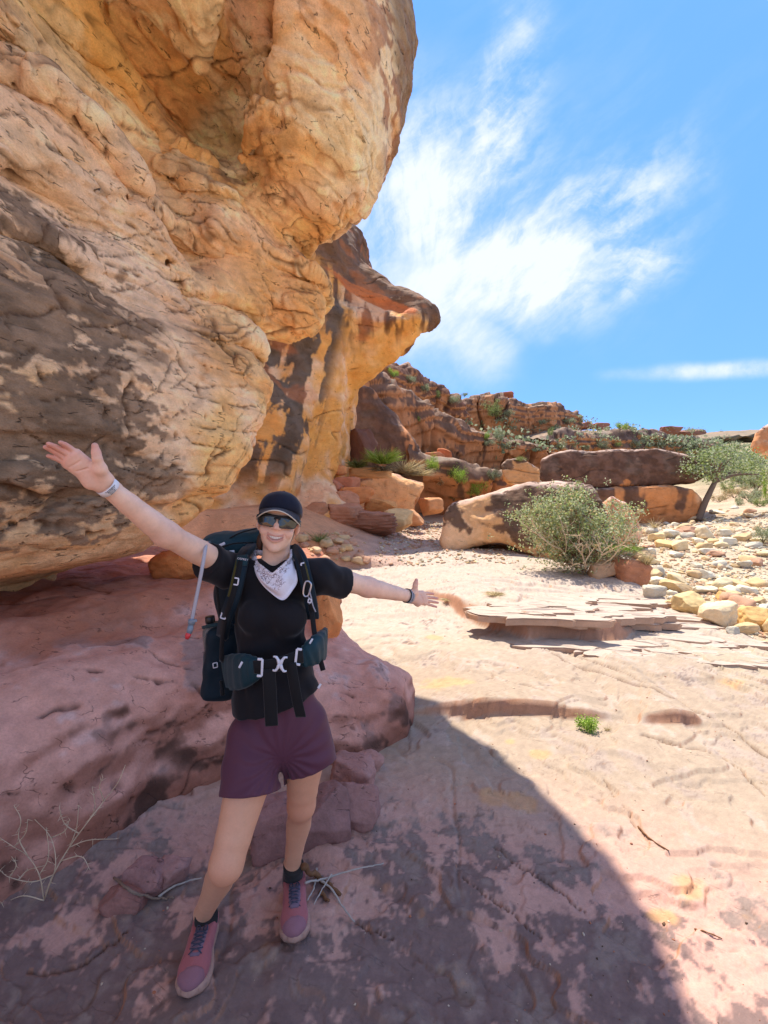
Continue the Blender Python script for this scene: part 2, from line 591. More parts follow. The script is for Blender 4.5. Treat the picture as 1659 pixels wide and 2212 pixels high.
TAN, PINK, CREAM, YEL = lin(242, 192, 124), lin(242, 200, 156), lin(248, 232, 188), lin(228, 172, 94)
PAT, REDB, ORG, GRY = lin(124, 100, 78), lin(150, 92, 62), lin(212, 148, 90), lin(150, 138, 124)
PURP, PURD = lin(176, 130, 116), lin(88, 72, 68)
DX, DY = 0.323, 0.947           # direction of the near wall
NXW, NYW = 0.947, -0.323        # its outward normal


def near_cliff():
    h = 0.03
    lo, hi = (-3.5, -0.3, 0.6), (0.6, 6.3, 8.1)
    X, Y, Z = grid_pts(lo, hi, h)
    q = X * NXW + Y * NYW
    s = X * DX + Y * DY
    zc = [0.2, 0.9, 1.06, 1.15, 1.35, 1.7, 2.2, 2.6, 2.95, 3.3, 3.7, 4.2, 4.7, 5.2, 5.8, 6.4, 7.2, 7.7, 8.4]
    qc = [-3.7, -3.6, -3.2, -2.86, -2.66, -2.54, -2.47, -2.53, -2.72, -2.78, -2.62, -2.34, -2.12, -1.85, -1.62, -1.6, -1.8, -2.2, -3.5]
    zz = Z[0, 0, :]
    Q = np.interp(zz, zc, qc).astype(np.float32)[None, None, :]
    # gentle swells along the wall
    s1 = s[:, :, 0]
    sw = 0.10 * np.sin(s1 * 1.7 + 0.6) * 0.6
    Q = Q + sw[:, :, None] * sstep(1.3, 3.2, zz)[None, None]
    f = (q - Q) * 0.8
    send = np.interp(zz, [0.9, 1.15, 1.5, 1.9, 2.3, 2.7, 3.2, 3.7, 4.3, 5.0, 8], [3.0, 3.3, 3.8, 4.2, 4.45, 4.5, 4.6, 4.9, 5.1, 5.3, 5.4]).astype(np.float32)
    f = smax(f, (s - send[None, None, :]) * 0.9, 0.9)
    f = smax(f, -Z + 0.5, 0.1)
    # the hanging lip
    lip = ell(X, Y, Z, (-0.86, 4.55, 5.55), (1.08, 1.45, 1.45), R(8))
    lip2 = ell(X, Y, Z, (-1.6, 3.6, 6.9), (1.45, 1.7, 1.5), R(10))
    lip3 = ell(X, Y, Z, (-0.95, 4.9, 7.2), (0.75, 1.1, 0.8), 0)
    lip = smin(smin(lip, lip2, 0.35), lip3, 0.25)
    f = smin(f, lip, 0.16)
    # knob under the lip
    kb = ell(X, Y, Z, (-1.15, 5.35, 3.75), (0.50, 0.55, 0.42), R(-15), R(-15))
    kb2 = ell(X, Y, Z, (-1.45, 5.0, 4.15), (0.55, 0.6, 0.6))
    f = smin(f, smin(kb, kb2, 0.2), 0.12)
    # scooped alcoves in the wall
    for c, r in (((-1.55, 3.15, 4.35), (0.55, 0.9, 0.5)), ((-2.2, 1.9, 3.9), (0.4, 0.8, 0.35))):
        f = smax(f, -ell(X, Y, Z, c, r, R(-18)), 0.25)
    # seams, slits and ribs read off the photograph, cut where the sight line meets the rock
    def surf(px, py):
        d = np.array([(px - 829.5) / FPX, 0, 0]) + UP * ((1106 - py) / FPX) + FWD
        for ty in np.arange(1.6, 7.0, 0.02):
            p = CAM + d * (ty / d[1]); i = ((p - np.array(lo)) / h).astype(int)
            if (i < 0).any() or (i >= f.shape).any(): continue
            if f[tuple(i)] < 0: return p
        return None

    seams = []

    def carve(pix, r, k, add=False, depth=0.0):
        ps = []
        for (px, py) in pix:
            p = surf(px, py)
            if p is not None: ps.append(p + (p - CAM) / np.linalg.norm(p - CAM) * depth)
        if r < 0.06 and len(ps) > 1: seams.append(np.array(ps))
        for a, b in zip(ps[:-1], ps[1:]):
            if np.linalg.norm(a - b) > 1.2: continue
            mn, mx_ = np.minimum(a, b) - r - k - 0.05, np.maximum(a, b) + r + k + 0.05
            s_ = tuple(slice(max(0, int((mn[q] - lo[q]) / h)), int((mx_[q] - lo[q]) / h) + 2) for q in range(3))
            x, y, z = X[s_] - a[0], Y[s_] - a[1], Z[s_] - a[2]
            ab = b - a; t_ = np.clip((x * ab[0] + y * ab[1] + z * ab[2]) / (ab @ ab), 0, 1)
            dd = np.sqrt((x - t_ * ab[0]) ** 2 + (y - t_ * ab[1]) ** 2 + (z - t_ * ab[2]) ** 2) - r
            f[s_] = smin(f[s_], dd, k) if add else smax(f[s_], -dd, k)
    carve([(548, -40), (540, 60), (528, 150), (512, 240), (490, 310)], 0.24, 0.07, depth=0.11)
    carve([(612, -30), (604, 40), (595, 117), (587, 200), (578, 270), (560, 335), (537, 400)], 0.09, 0.05, depth=0.03)
    carve([(537, 404), (560, 440), (590, 478), (615, 510), (640, 545)], 0.07, 0.06)
    carve([(300, 330), (350, 400), (400, 470), (430, 540)], 0.16, 0.15, depth=0.06)
    carve([(255, 60), (330, 150), (400, 230), (460, 300)], 0.16, 0.20, depth=0.05)
    for pl in ([(0, 18), (76, 100), (120, 150), (158, 205), (193, 281), (246, 387)], [(0, 100), (88, 193), (150, 270), (193, 328), (240, 400)], [(0, 205), (60, 265), (117, 328), (180, 392), (223, 434)],
               [(330, 290), (352, 350), (395, 410)], [(404, 650), (440, 692), (469, 727), (504, 768)], [(0, 352), (60, 402), (105, 445), (170, 520), (223, 586), (280, 650), (328, 703)]):
        carve(pl, 0.026, 0.012)
    carve([(343, 527), (352, 556), (363, 586), (384, 620), (404, 650)], 0.05, 0.02, depth=0.02)
    carve([(250, 372), (275, 430)], 0.04, 0.03)
    carve([(160, 238), (176, 262)], 0.05, 0.02)
    carve([(283, 680), (279, 740), (276, 800), (273, 860), (271, 930), (270, 1010)], 0.020, 0.03)
    carve([(0, 976), (60, 984), (130, 990), (195, 992)], 0.020, 0.03)
    carve([(0, 1049), (60, 1068), (117, 1084), (180, 1092), (234, 1096)], 0.022, 0.03)
    carve([(120, 1000), (150, 1040), (120, 1084)], 0.012, 0.02)
    for pl in ([(30, 0), (110, 85), (190, 180), (260, 270), (300, 330)], [(150, 0), (172, 60), (176, 95)], [(0, 150), (70, 215), (140, 290)], [(420, 120), (450, 190), (470, 250)], [(0, 300), (50, 350), (90, 390)],
               [(300, 420), (335, 480), (345, 520)], [(440, 640), (452, 690), (462, 720)], [(500, 700), (512, 745), (508, 800)], [(690, 470), (715, 445), (735, 425)], [(620, 505), (650, 470), (668, 480), (690, 500)], [(640, 60), (632, 110), (638, 170)],
               [(715, 90), (705, 140), (712, 200), (706, 240)], [(330, 700), (370, 740), (400, 800)], [(190, 600), (230, 640), (262, 690)], [(60, 560), (110, 620), (150, 690), (160, 740)], [(20, 700), (70, 760), (95, 830)], [(430, 830), (440, 900), (425, 960)],
               [(300, 880), (340, 905), (372, 940)], [(480, 850), (488, 900), (470, 960), (440, 1010)], [(200, 820), (222, 860), (215, 910)], [(350, 1020), (390, 1010), (430, 980)], [(60, 1120), (140, 1140), (220, 1150)]):
        ps = [surf(*p) for p in pl]; ps = [p for p in ps if p is not None]
        if len(ps) > 1: seams.append(np.array(ps))
    # relief near the surface only
    m = np.abs(f) < 0.19
    P = np.stack([X[m], Y[m], Z[m]], -1)
    S = P[:, 0] * DX + P[:, 1] * DY
    wz = P[:, 2] + 0.12 * fbm(P, 0.9, 2, seed=3)
    up = sstep(2.4, 3.2, P[:, 2])
    d = 0.07 * fbm(P, 0.75, 2, seed=1) * (0.5 + 0.5 * up) + 0.032 * fbm(P, 2.2, 3, seed=2, st=(1, 1, 1.7))
    # bedding: stepped, undercut layers running along the wall
    ph = wz * 2.7 + 0.5 * fbm(P, 0.7, 2, seed=8)
    saw = ph - np.floor(ph)
    d += (0.085 * up + 0.012) * (saw - 0.5) * sstep(0.0, 0.12, saw) * sstep(0.25, -0.3, fbm(P, 0.6, 2, seed=11) - 0.1)
    liplike = sstep(-1.3, -0.4, P[:, 0]) * sstep(4.2, 4.8, P[:, 2])
    d *= 1 - 0.45 * liplike
    # a few deep seams on the lower belly
    sm = lines(P, 0.42, 0.03, 21, (1, 1, 1.2), 2)
    d += 0.07 * sm * sstep(3.4, 2.6, P[:, 2])
    f[m] += d.astype(np.float32)
    V, F = surface_nets(f, lo, h)
    V = relax(V, F, 1, 0.4)
    V, F = subdivide_quads(V, F)
    V = relax(V, F, 1, 0.5)
    nrm = vnormals(V, F)
    S = V[:, 0] * DX + V[:, 1] * DY
    Qn = V[:, 0] * NXW + V[:, 1] * NYW
    W = np.stack([S, Qn, V[:, 2]], 1)          # coordinates along the wall
    z = V[:, 2]
    up = sstep(2.5, 3.3, z)
    ck = lines(W, 1.7, 0.018, 31, (0.22, 1, 1.5), 2) * sstep(0.0, 0.25, fbm(W, 1.1, 2, seed=33))
    ck2 = lines(W, 4.4, 0.040, 35, (0.28, 1, 1.6), 2) * sstep(0.05, 0.3, fbm(W, 2.2, 2, seed=37))
    fine = fbm(W, 5.0, 4, 0.55, seed=41, st=(0.6, 1, 1.5))
    rough_lip = sstep(-0.35, 0.0, V[:, 0] + 0.12 * fbm(V, 1.5, 2, seed=5)) * sstep(4.3, 4.8, z)
    lump = fbm(V, 5.5, 3, 0.5, seed=46)
    liplk = sstep(-1.2, -0.7, V[:, 0]) * sstep(4.2, 4.8, z)
    scal = np.abs(fbm(W, 2.4, 3, 0.5, seed=44, st=(0.55, 1, 1.5)))      # scalloped, conchoidal plates
    pa = fbm(W, 1.5, 3, 0.5, seed=47, st=(0.4, 1, 1.5)); pb = fbm(W, 3.4, 3, 0.5, seed=48, st=(0.4, 1, 1.5))
    plates = 0.030 * (sstep(0.08, 0.115, pa) + sstep(-0.30, -0.265, pa)) + 0.014 * sstep(0.12, 0.16, pb)
    wz2 = W.copy(); wz2[:, 2] += 0.10 * fbm(W, 0.9, 2, seed=3)
    stri = fbm(wz2, 9.0, 3, 0.6, seed=49, st=(0.07, 0.35, 1.0))
    sharp = np.exp(-((stri - 0.12) / 0.05) ** 2)
    disp = (0.012 * stri - 0.012 * sharp) * (0.3 + 0.7 * up) * (1 - 0.8 * liplk) + plates * (0.35 + 0.65 * up) * (1 - 0.6 * rough_lip) - 0.030 * ck - 0.010 * ck2 + 0.010 * fine + 0.012 * (scal - 0.25) * (0.35 + up) - 0.022 * np.abs(lump) * rough_lip
    sm_ = crack_mask(V, seams, 0.016, 71, 0.035, 5.0)
    # short flake cracks lying along the bedding
    rs = np.random.RandomState(77)
    dash = np.zeros(len(V), np.float32)
    Wj = W[:, [0, 2]] + np.stack([fbm(W, 7.0, 2, seed=72), fbm(W, 7.0, 2, seed=73)], -1) * 0.02
    order = np.argsort(Wj[:, 0]); Ws = Wj[order]
    for k in range(300):
        s0, z0 = rs.uniform(1.0, 5.2), 1.3 + 5.0 * rs.rand() ** 0.9
        L_ = 0.05 + 0.28 * rs.rand() ** 2; sl_ = rs.normal() * 0.35 + (0.9 if z0 < 2.4 and rs.rand() < 0.5 else 0); w_ = rs.uniform(0.004, 0.010)
        i0, i1 = np.searchsorted(Ws[:, 0], [s0 - L_ - 0.03, s0 + L_ + 0.03])
        q = Ws[i0:i1]; t_ = np.clip((q[:, 0] - s0) / L_, -1, 1)
        dd = (q[:, 1] - z0 - sl_ * t_ * L_ - 0.15 * L_ * t_ * t_) ** 2 + (np.abs(q[:, 0] - s0).clip(L_) - L_) ** 2
        dash[order[i0:i1]] = np.maximum(dash[order[i0:i1]], np.exp(-dd / (w_ * (1.05 - t_ * t_ * 0.7)) ** 2))
    dash *= 1 - 0.85 * liplk
    disp = disp - 0.035 * sm_ - 0.016 * dash
    V = (V + nrm * disp[:, None]).astype(np.float32)
    # ---- mineral colours
    n0 = fbm(W, 0.55, 3, seed=51); n1 = fbm(W, 1.4, 4, 0.55, seed=52, st=(0.6, 1, 1.3)); n2 = fbm(W, 4.5, 4, 0.6, seed=53, st=(0.7, 1, 1.4))
    c = mixc(TAN[None], PINK[None], sstep(-0.35, 0.25, n0 + 0.5 * n1))
    c = mixc(c, ORG[None] * 0.9, sstep(0.1, 0.5, -n1 + 0.3 * n2) * 0.55)
    yz = np.exp(-((S - 2.9) / 0.9) ** 2 - ((z - 4.35) / 0.65) ** 2)
    c = mixc(c, YEL[None], sstep(0.35, 0.75, yz + 0.35 * n1) * 0.85)
    cz = np.exp(-((S - 3.75) / 0.55) ** 2 - ((z - 5.0) / 0.9) ** 2)
    c = mixc(c, CREAM[None], sstep(0.35, 0.75, cz + 0.25 * n1) * 0.9)
    c = mixc(c, CREAM[None], sstep(0.30, 0.6, n1 + 0.35 * n2) * 0.5 * up)
    c = mixc(c, ORG[None] * 0.8, sstep(0.045, 0.08, np.abs(pa - 0.05)) * 0 + np.exp(-((pa - 0.075) / 0.035) ** 2) * 0.45)
    c = mixc(c, lin(226, 168, 104)[None], sstep(1.9, 1.3, z) * 0.5)
    lz = sstep(3.9, 2.6, S + 0.3 * n1) * sstep(2.7, 3.1, z) * sstep(4.6, 4.0, z + 0.2 * n1)
    c = mixc(c, lin(244, 210, 176)[None], lz * 0.55)
    c = mixc(c, lin(244, 206, 164)[None], liplk * 0.45)
    # brown varnish on the lower left belly, flaking off in patches
    zone = sstep(3.15, 1.9, S + 0.25 * n0) * sstep(3.75, 3.1, z + 0.32 * (S - 1.6)) * sstep(1.12, 1.4, z)
    n4 = fbm(W, 11, 3, 0.6, seed=58, st=(0.7, 1, 1.3))
    pm = sstep(0.0, 0.14, zone * 0.62 - 0.38 + 0.50 * n1 + 0.42 * n2 + 0.26 * n4) * sstep(0.02, 0.25, zone)
    seamdark = sstep(2.2, 2.5, S) * sstep(3.2, 2.8, S) * sstep(3.0, 2.4, z) * sstep(0.25, 0.5, n1 + 0.3 * n2)
    pm = np.maximum(pm, 0.7 * seamdark)
    pm = np.maximum(pm, 0.8 * sstep(0.42, 0.62, fbm(W, 0.9, 4, 0.55, seed=57, st=(0.5, 1, 1.6))) * up * sstep(3.0, 2.0, S))
    c = mixc(c, (PAT[None] * (0.75 + 0.5 * sstep(-0.4, 0.4, n2))[:, None]), pm * 0.93)
    c = mixc(c, REDB[None], 0.8 * rough_lip * sstep(-0.1, 0.25, n2 + 0.4 * lump))
    c = mixc(c, PAT[None] * 1.15, sstep(-0.06, 0.14, V[:, 0] + 0.12 * n1 + 0.05 * n2 - 0.05) * sstep(4.2, 4.7, z) * 0.85)
    c *= (1 - 0.60 * np.clip(ck + 0.6 * ck2, 0, 1))[:, None]
    c *= (1 + (0.10 * stri - 0.28 * sharp) * (0.35 + 0.65 * up) * (1 - 0.8 * liplk))[:, None]
    n6 = fbm(W, 26, 2, 0.6, seed=59, st=(0.7, 1, 1.3))
    c *= (1 + 0.20 * n2 + 0.16 * n4 + 0.10 * n6)[:, None]
    top = sstep(0.5, 0.85, nrm[:, 2]); c = mixc(c, PAT[None] * 1.3, top * 0.7)
    c = mixc(c, lin(84, 54, 34)[None], np.clip(0.85 * sm_ + 0.75 * dash, 0, 0.9))
    me = mesh_from('canyon_wall', V, F, M_CLIFF, True, {'col': np.clip(c, 0.01, 0.9)})
    return obj('canyon_wall', me, kind='structure', label='overhanging tan sandstone wall with brown varnish and cracks')


def poly_world(pts, Y):
    return [(at(px, py, Y)[0], at(px, py, Y)[2]) for px, py in pts]


def finish_rock(name, f, lo, h, colour, mat, label, sub=1, ref=0.02, kind='structure', fine_scale=3.0, st=(1, 1, 1.5), sm=1, ckst=(0.3, 0.3, 1.3), ckw=0.03, seams=None):
    V, F = surface_nets(f, lo, h)
    V = relax(V, F, sm, 0.5)
    for _ in range(sub):
        V, F = subdivide_quads(V, F); V = relax(V, F, 1, 0.5)
    nrm = vnormals(V, F)
    ck = lines(V, fine_scale * 0.8, ckw, 31, ckst, 1) * sstep(0.05, 0.30, fbm(V, fine_scale * 0.4, 2, seed=33))
    V = (V + nrm * (ref * fbm(V, fine_scale, 4, 0.55, seed=61, st=st) - ref * 1.3 * ck)[:, None]).astype(np.float32)
    c = colour(V, nrm) * (1 - 0.5 * ck)[:, None]
    if seams:
        sm_ = crack_mask(V, seams, 0.011, 75, 0.03, 6.0)
        V = (V - nrm * (0.022 * sm_)[:, None]).astype(np.float32); c = mixc(c, lin(66, 44, 38)[None], sm_ * 0.8)
    me = mesh_from(name, V, F, mat, True, {'col': np.clip(c, 0.01, 0.9)})
    return obj(name, me, kind=kind, label=label)


def streaks(V, scale=2.2, seed=70, st=(1, 1, 0.13)):
    return fbm(V, scale, 4, 0.6, seed=seed, st=st)


def second_wall():
    """the alcove and the pointed overhang beyond the near wall"""
    h = 0.06
    lo, hi = (-6.5, 7.6, 0.1), (2.3, 17.0, 9.6)
    X, Y, Z = grid_pts(lo, hi, h)
    x2, z2 = X[:, 0, :], Z[:, 0, :]
    pn = poly_world([(560, 900), (560, 470), (690, 505), (735, 530), (800, 572), (865, 615), (912, 643), (940, 668), (946, 688), (926, 706),
                     (897, 716), (893, 742), (862, 776), (825, 802), (790, 822), (762, 845), (745, 890), (700, 930)], 12.0)
    pd = poly_sdf(X, Z - (0.30 * np.clip(Y - 12.0, 0, None)).astype(np.float32), pn).astype(np.float32)
    zt = 5.6
    yf = 11.3 + np.where(Z < zt, 0.75 * (zt - Z), 0.5 * (Z - zt)) + 0.25 * (X - 0.0)
    nose = smax(pd, (yf - Y) * 0.8, 0.22)
    nose = smax(nose, Y - 14.6, 0.3)
    q2 = 0.80 * X - 0.60 * Y
    q0 = 0.80 * (-0.95) - 0.60 * 12.0
    prof = np.interp(Z[0, 0, :], [0, 1.0, 1.8, 2.6, 3.6, 4.6, 5.6, 6.5, 8, 9, 9.6], [0.5, 0.1, -0.05, 0.0, 0.0, -0.05, 0.3, 0.35, 0.0, -0.8, -2.0]).astype(np.float32)
    w2 = q2 - q0 - prof[None, None, :]
    w2 = smax(w2, X + 1.12 - 0.08 * (Z - 3), 0.35)
    bulge = ell(X, Y, Z, (-2.0, 11.35, 4.2), (1.0, 1.0, 1.95), 0, R(14))
    bulge2 = ell(X, Y, Z, (-2.9, 10.3, 2.2), (1.1, 1.0, 1.6), 0, R(16))
    f = smin(w2, nose, 0.3)
    f = smin(f, smin(bulge, bulge2, 0.5), 0.3)
    apron = ell(X, Y, Z, (-2.4, 11.6, 0.6), (1.9, 1.5, 1.15), 0)
    f = smin(f, apron, 0.4)
    # scoop under the nose
    f = smax(f, -ell(X, Y, Z, (0.55, 11.8, 3.55), (1.7, 2.6, 1.0), 0, R(-40)), 0.2)
    f = smax(f, -ell(X, Y, Z, (0.3, 12.0, 2.2), (1.22, 3.0, 1.6), 0, 0), 0.2)
    f = smax(f, -Z + 0.15, 0.05)
    m = np.abs(f) < 0.6
    P = np.stack([X[m], Y[m], Z[m]], -1)
    d = 0.17 * fbm(P, 0.5, 3, seed=81) + 0.05 * fbm(P, 1.6, 3, seed=82, st=(1, 1, 1.8))
    flut = fbm(P, 1.5, 2, seed=83, st=(1, 1, 0.12)) * sstep(4.6, 5.0, P[:, 2]) * sstep(6.6, 5.9, P[:, 2])
    d += 0.16 * flut * sstep(-1.2, -0.4, P[:, 0])
    bl = fbm(P, 1.3, 2, seed=84, st=(1, 1, 0.3)) * sstep(-0.9, -1.3, P[:, 0])
    d += 0.12 * bl
    f[m] += d.astype(np.float32)

    def colour(V, nrm):
        z = V[:, 2]
        n1 = fbm(V, 0.8, 4, 0.55, seed=91); n2 = fbm(V, 2.6, 4, 0.6, seed=92)
        c = mixc(lin(226, 158, 84)[None], PINK[None], sstep(-0.2, 0.5, n1))
        c = mixc(c, lin(236, 176, 92)[None], sstep(0.1, -0.45, nrm[:, 2]) * 0.7)  # warm light on the undersides put into the colour
        # wash streaks of varnish on the bulge and on the brow of the nose
        tilt = V.copy(); tilt[:, 0] = V[:, 0] - 0.30 * V[:, 2]
        st = streaks(tilt, 2.4, 94, (1, 0.6, 0.16))
        bz = sstep(-0.95, -1.35, V[:, 0] - 0.26 * (z - 4.4)) * sstep(6.6, 5.6, z) * sstep(1.1, 2.2, z) * sstep(10.4 + 2.2, 10.4 + 1.2, V[:, 1])
        left = sstep(-3.9, -3.0, V[:, 0] - 0.26 * (z - 4.4))
        pm = sstep(-0.10, 0.10, st + 0.30 * n2 + 0.05 + 0.40 * sstep(3.0, 4.8, z) - 0.10) * bz * left
        st2 = streaks(V, 1.9, 95, (1, 0.5, 0.10))
        brow = sstep(5.15, 5.7, z + 0.5 * st2 - 0.25 * np.clip(V[:, 0], -1, 2) * 0.5) * sstep(-1.9, -1.2, V[:, 0])
        face = sstep(6.0, 6.3, z + 0.42 * V[:, 0] + 0.15 * n1)
        pm2 = np.maximum(brow * sstep(-0.12, 0.12, st2 + 0.1 * n2), face * 0.95)
        pm = np.maximum(pm, pm2)
        dk = mixc(lin(98, 68, 52)[None], lin(82, 74, 66)[None], bz)
        c = mixc(c, dk * (0.8 + 0.4 * sstep(-0.4, 0.4, n2))[:, None], np.clip(pm, 0, 1) * 0.92)
        scar = np.exp(-((V[:, 0] + 0.05 + 0.9 * (z - 6.05)) / 0.85) ** 2 - ((z - 6.15 + 0.35 * V[:, 0]) / 0.24) ** 2)
        c = mixc(c, lin(198, 112, 62)[None], sstep(0.45, 0.6, scar + 0.12 * n2))
        c = mixc(c, lin(205, 120, 66)[None], sstep(0.35, 0.6, n1) * 0.4)
        return c * (1 + 0.14 * n2)[:, None]
    finish_rock('canyon_wall', f, lo, h, colour, M_CLIFF, 'second sandstone overhang with a pointed nose and black streaks', 1, 0.03, fine_scale=2.2)


def extruded_rock(name, pts, Yf, depth, label, colour, h=0.09, lean=0.0, rnd=0.5, bulge=0.0, mat=None, amp=0.2, under=0.0, side=0.0, sub=1):
    """a rock mass whose outline is known at distance Yf, with real depth behind it"""
    pw = np.array(poly_world(pts, Yf))
    lo = (pw[:, 0].min() - 0.8 - abs(pw[:, 0].mean() / Yf) * 1.6, Yf - 1.6 - abs(bulge), max(pw[:, 1].min() - 0.4, -0.6)); hi = (pw[:, 0].max() + 0.8 + max(0, pw[:, 0].mean() / Yf) * depth, Yf + depth + 0.8, pw[:, 1].max() + 0.6)
    X, Y, Z = grid_pts(lo, hi, h)
    sk = pw[:, 0].mean() / Yf
    pd = poly_sdf(X - (sk * (Y - Yf)).astype(np.float32), Z, pw).astype(np.float32)
    z0, z1 = pw[:, 1].min(), pw[:, 1].max()
    t = (Z - z0) / (z1 - z0)
    yf = Yf + lean * t - bulge * np.sin(np.clip(t, 0, 1) * math.pi) + under * np.clip(0.45 - t, 0, 1) + side * (X - pw[:, 0].mean())
    f = smax(pd, (yf - Y) * 0.9, rnd)
    f = smax(f, Y - Yf - depth, rnd)
    m = np.abs(f) < 0.7
    P = np.stack([X[m], Y[m], Z[m]], -1)
    d = amp * fbm(P, 0.55 / max(0.5, h / 0.09), 3, seed=hash(label) % 50 if False else len(label)) + 0.25 * amp * fbm(P, 1.8, 3, seed=12, st=(1, 1, 1.8))
    f[m] += d.astype(np.float32)
    return finish_rock(name, f, lo, h, colour, mat or M_CLIFF, label, sub, 0.03, fine_scale=2.0)


def varnish_colour(base, dark, k=0.0, topdark=0.6, underlit=None, seed=100, vs=1.6, sst=0.10):
    def colour(V, nrm):
        n1 = fbm(V, 0.7, 4, 0.55, seed=seed); n2 = fbm(V, 2.4, 4, 0.6, seed=seed + 1)
        st = streaks(V, vs, seed + 2, (1, 0.6, sst))
        c = mixc(base[None], PINK[None], sstep(0.0, 0.6, n1) * 0.6)
        pm = sstep(-0.1, 0.15, st + 0.4 * n1 + k + topdark * sstep(0.0, 0.9, nrm[:, 2]) - 0.5 * sstep(-0.1, -0.6, nrm[:, 2]))
        c = mixc(c, dark[None] * (0.8 + 0.4 * sstep(-0.4, 0.4, n2))[:, None], pm * 0.9)
        tp = sstep(0.72, 0.95, nrm[:, 2]) * sstep(-0.3, 0.3, n2)
        c = mixc(c, lin(176, 150, 130)[None], tp * 0.55)
        return c * (1 + 0.15 * n2)[:, None]
    return colour


def rock_ledge():
    """the low rounded purple shelf behind the hiker"""
    h = 0.022
    lo, hi = (-4.2, 0.55, -0.25), (0.55, 6.4, 1.35)
    X, Y, Z = grid_pts(lo, hi, h)
    x2, y2 = X[:, :, 0], Y[:, :, 0]
    # plan of the shelf (front line, anticlockwise)
    plan = [(-4.6, 0.2), (-1.95, 0.95), (-1.46, 1.78), (-1.16, 2.2), (-0.88, 2.5), (-0.5, 2.62), (-0.15, 2.66), (0.16, 2.92), (0.20, 3.3), (-0.12, 3.85), (-0.45, 4.5),
            (-0.55, 5.4), (-0.6, 7.0), (-4.6, 7.0)]
    pd = poly_sdf(x2, y2, plan).astype(np.float32)
    P2 = np.stack([x2, y2, np.zeros_like(x2)], -1)
    pd = pd + 0.035 * fbm(P2, 1.3, 3, seed=5)
    t = np.clip(-pd, 0, None)
    right = sstep(-0.95, -0.15, x2)
    back = sstep(3.3, 4.4, y2)
    H = 0.60 - 0.24 * right
    ztop = H + (0.30 - 0.22 * right) * t
    ztop = np.minimum(ztop, 0.90 - 0.50 * sstep(-1.1, -0.1, x2))
    ztop = ztop - 0.07 * sstep(0.50, 0.62, t + 0.10 * fbm(P2, 1.4, 3, seed=19)) * sstep(0.0, -0.6, x2)
    ztop = ztop + 0.05 * fbm(P2, 0.9, 3, seed=9) + 0.02 * fbm(P2, 2.6, 3, seed=10)
    # bedding hollow on the upper surface
    f = smax((Z - ztop[:, :, None]) * 0.9, pd[:, :, None] - 0.10 * np.clip(0.3 - Z, 0, 1), 0.42)
    # joint between the shelf and the round end block
    jx = -0.86 + 0.42 * (y2 - 2.5) * 0 + 0.20 * np.sin(y2 * 2.4)
    jl = np.abs((x2 - (-0.62)) * 0.86 + (y2 - 3.0) * 0.5 + 0.06 * fbm(P2, 2.0, 2, seed=4))
    f = np.maximum(f, (0.014 - jl[:, :, None] + 0.05 * (Z - 0.55)) * 1.0)
    lseams = []
    for pl in ([(0, 1425), (62, 1437), (167, 1454), (292, 1466), (404, 1475)], [(408, 1477), (450, 1520), (479, 1566), (485, 1596)], [(0, 1371), (146, 1341), (292, 1333), (375, 1354), (440, 1380)], [(325, 1587), (375, 1562), (396, 1554)],
               [(60, 1560), (130, 1530), (210, 1520)], [(200, 1640), (260, 1610), (330, 1600)], [(740, 1500), (790, 1520), (850, 1530)], [(730, 1560), (780, 1580), (820, 1610)], [(360, 1420), (410, 1440), (435, 1450)], [(10, 1720), (90, 1690), (150, 1700)],
               [(250, 1700), (300, 1740), (340, 1700)], [(100, 1490), (160, 1500), (230, 1492)]):
        ps = [march(f, lo, h, *p) for p in pl]; ps = [p for p in ps if p is not None]
        if len(ps) > 1: lseams.append(np.array(ps))
    m = np.abs(f) < 0.12
    P = np.stack([X[m], Y[m], Z[m]], -1)
    f[m] += (0.05 * fbm(P, 1.3, 3, seed=14) + 0.022 * fbm(P, 4.0, 3, seed=15, st=(1, 1, 1.6))).astype(np.float32)

    def colour(V, nrm):
        n1 = fbm(V, 1.2, 4, 0.55, seed=111); n2 = fbm(V, 4.0, 4, 0.6, seed=112); n3 = fbm(V, 12, 3, 0.6, seed=113)
        c = mixc(lin(208, 154, 134)[None], lin(186, 126, 104)[None], sstep(-0.3, 0.4, n1))
        c = mixc(c, lin(214, 184, 174)[None], sstep(0.1, 0.5, n2 + 0.3 * n1) * 0.6 * sstep(0.3, 0.8, nrm[:, 2]))
        c = mixc(c, lin(120, 92, 82)[None], sstep(0.12, 0.42, n1 * 0.5 + n2 * 0.6 + 0.15 * n3) * 0.7)
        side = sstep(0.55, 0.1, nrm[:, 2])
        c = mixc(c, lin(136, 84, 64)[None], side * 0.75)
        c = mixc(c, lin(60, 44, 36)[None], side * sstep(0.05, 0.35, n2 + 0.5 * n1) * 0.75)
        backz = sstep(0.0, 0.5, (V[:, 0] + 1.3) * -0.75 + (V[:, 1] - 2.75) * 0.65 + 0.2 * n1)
        c = mixc(c, lin(170, 106, 74)[None], backz * 0.75)  # shade below the overhang painted in as darker brown at the back
        return c * (1 + 0.14 * n3)[:, None]
    finish_rock('rock_shelf', f, lo, h, colour, M_LEDGE, 'low rounded purple rock shelf under the overhang', 1, 0.010, fine_scale=5.0, st=(1, 1, 1.4), sm=1, ckst=(0.22, 0.8, 0.9), ckw=0.015, seams=lseams)


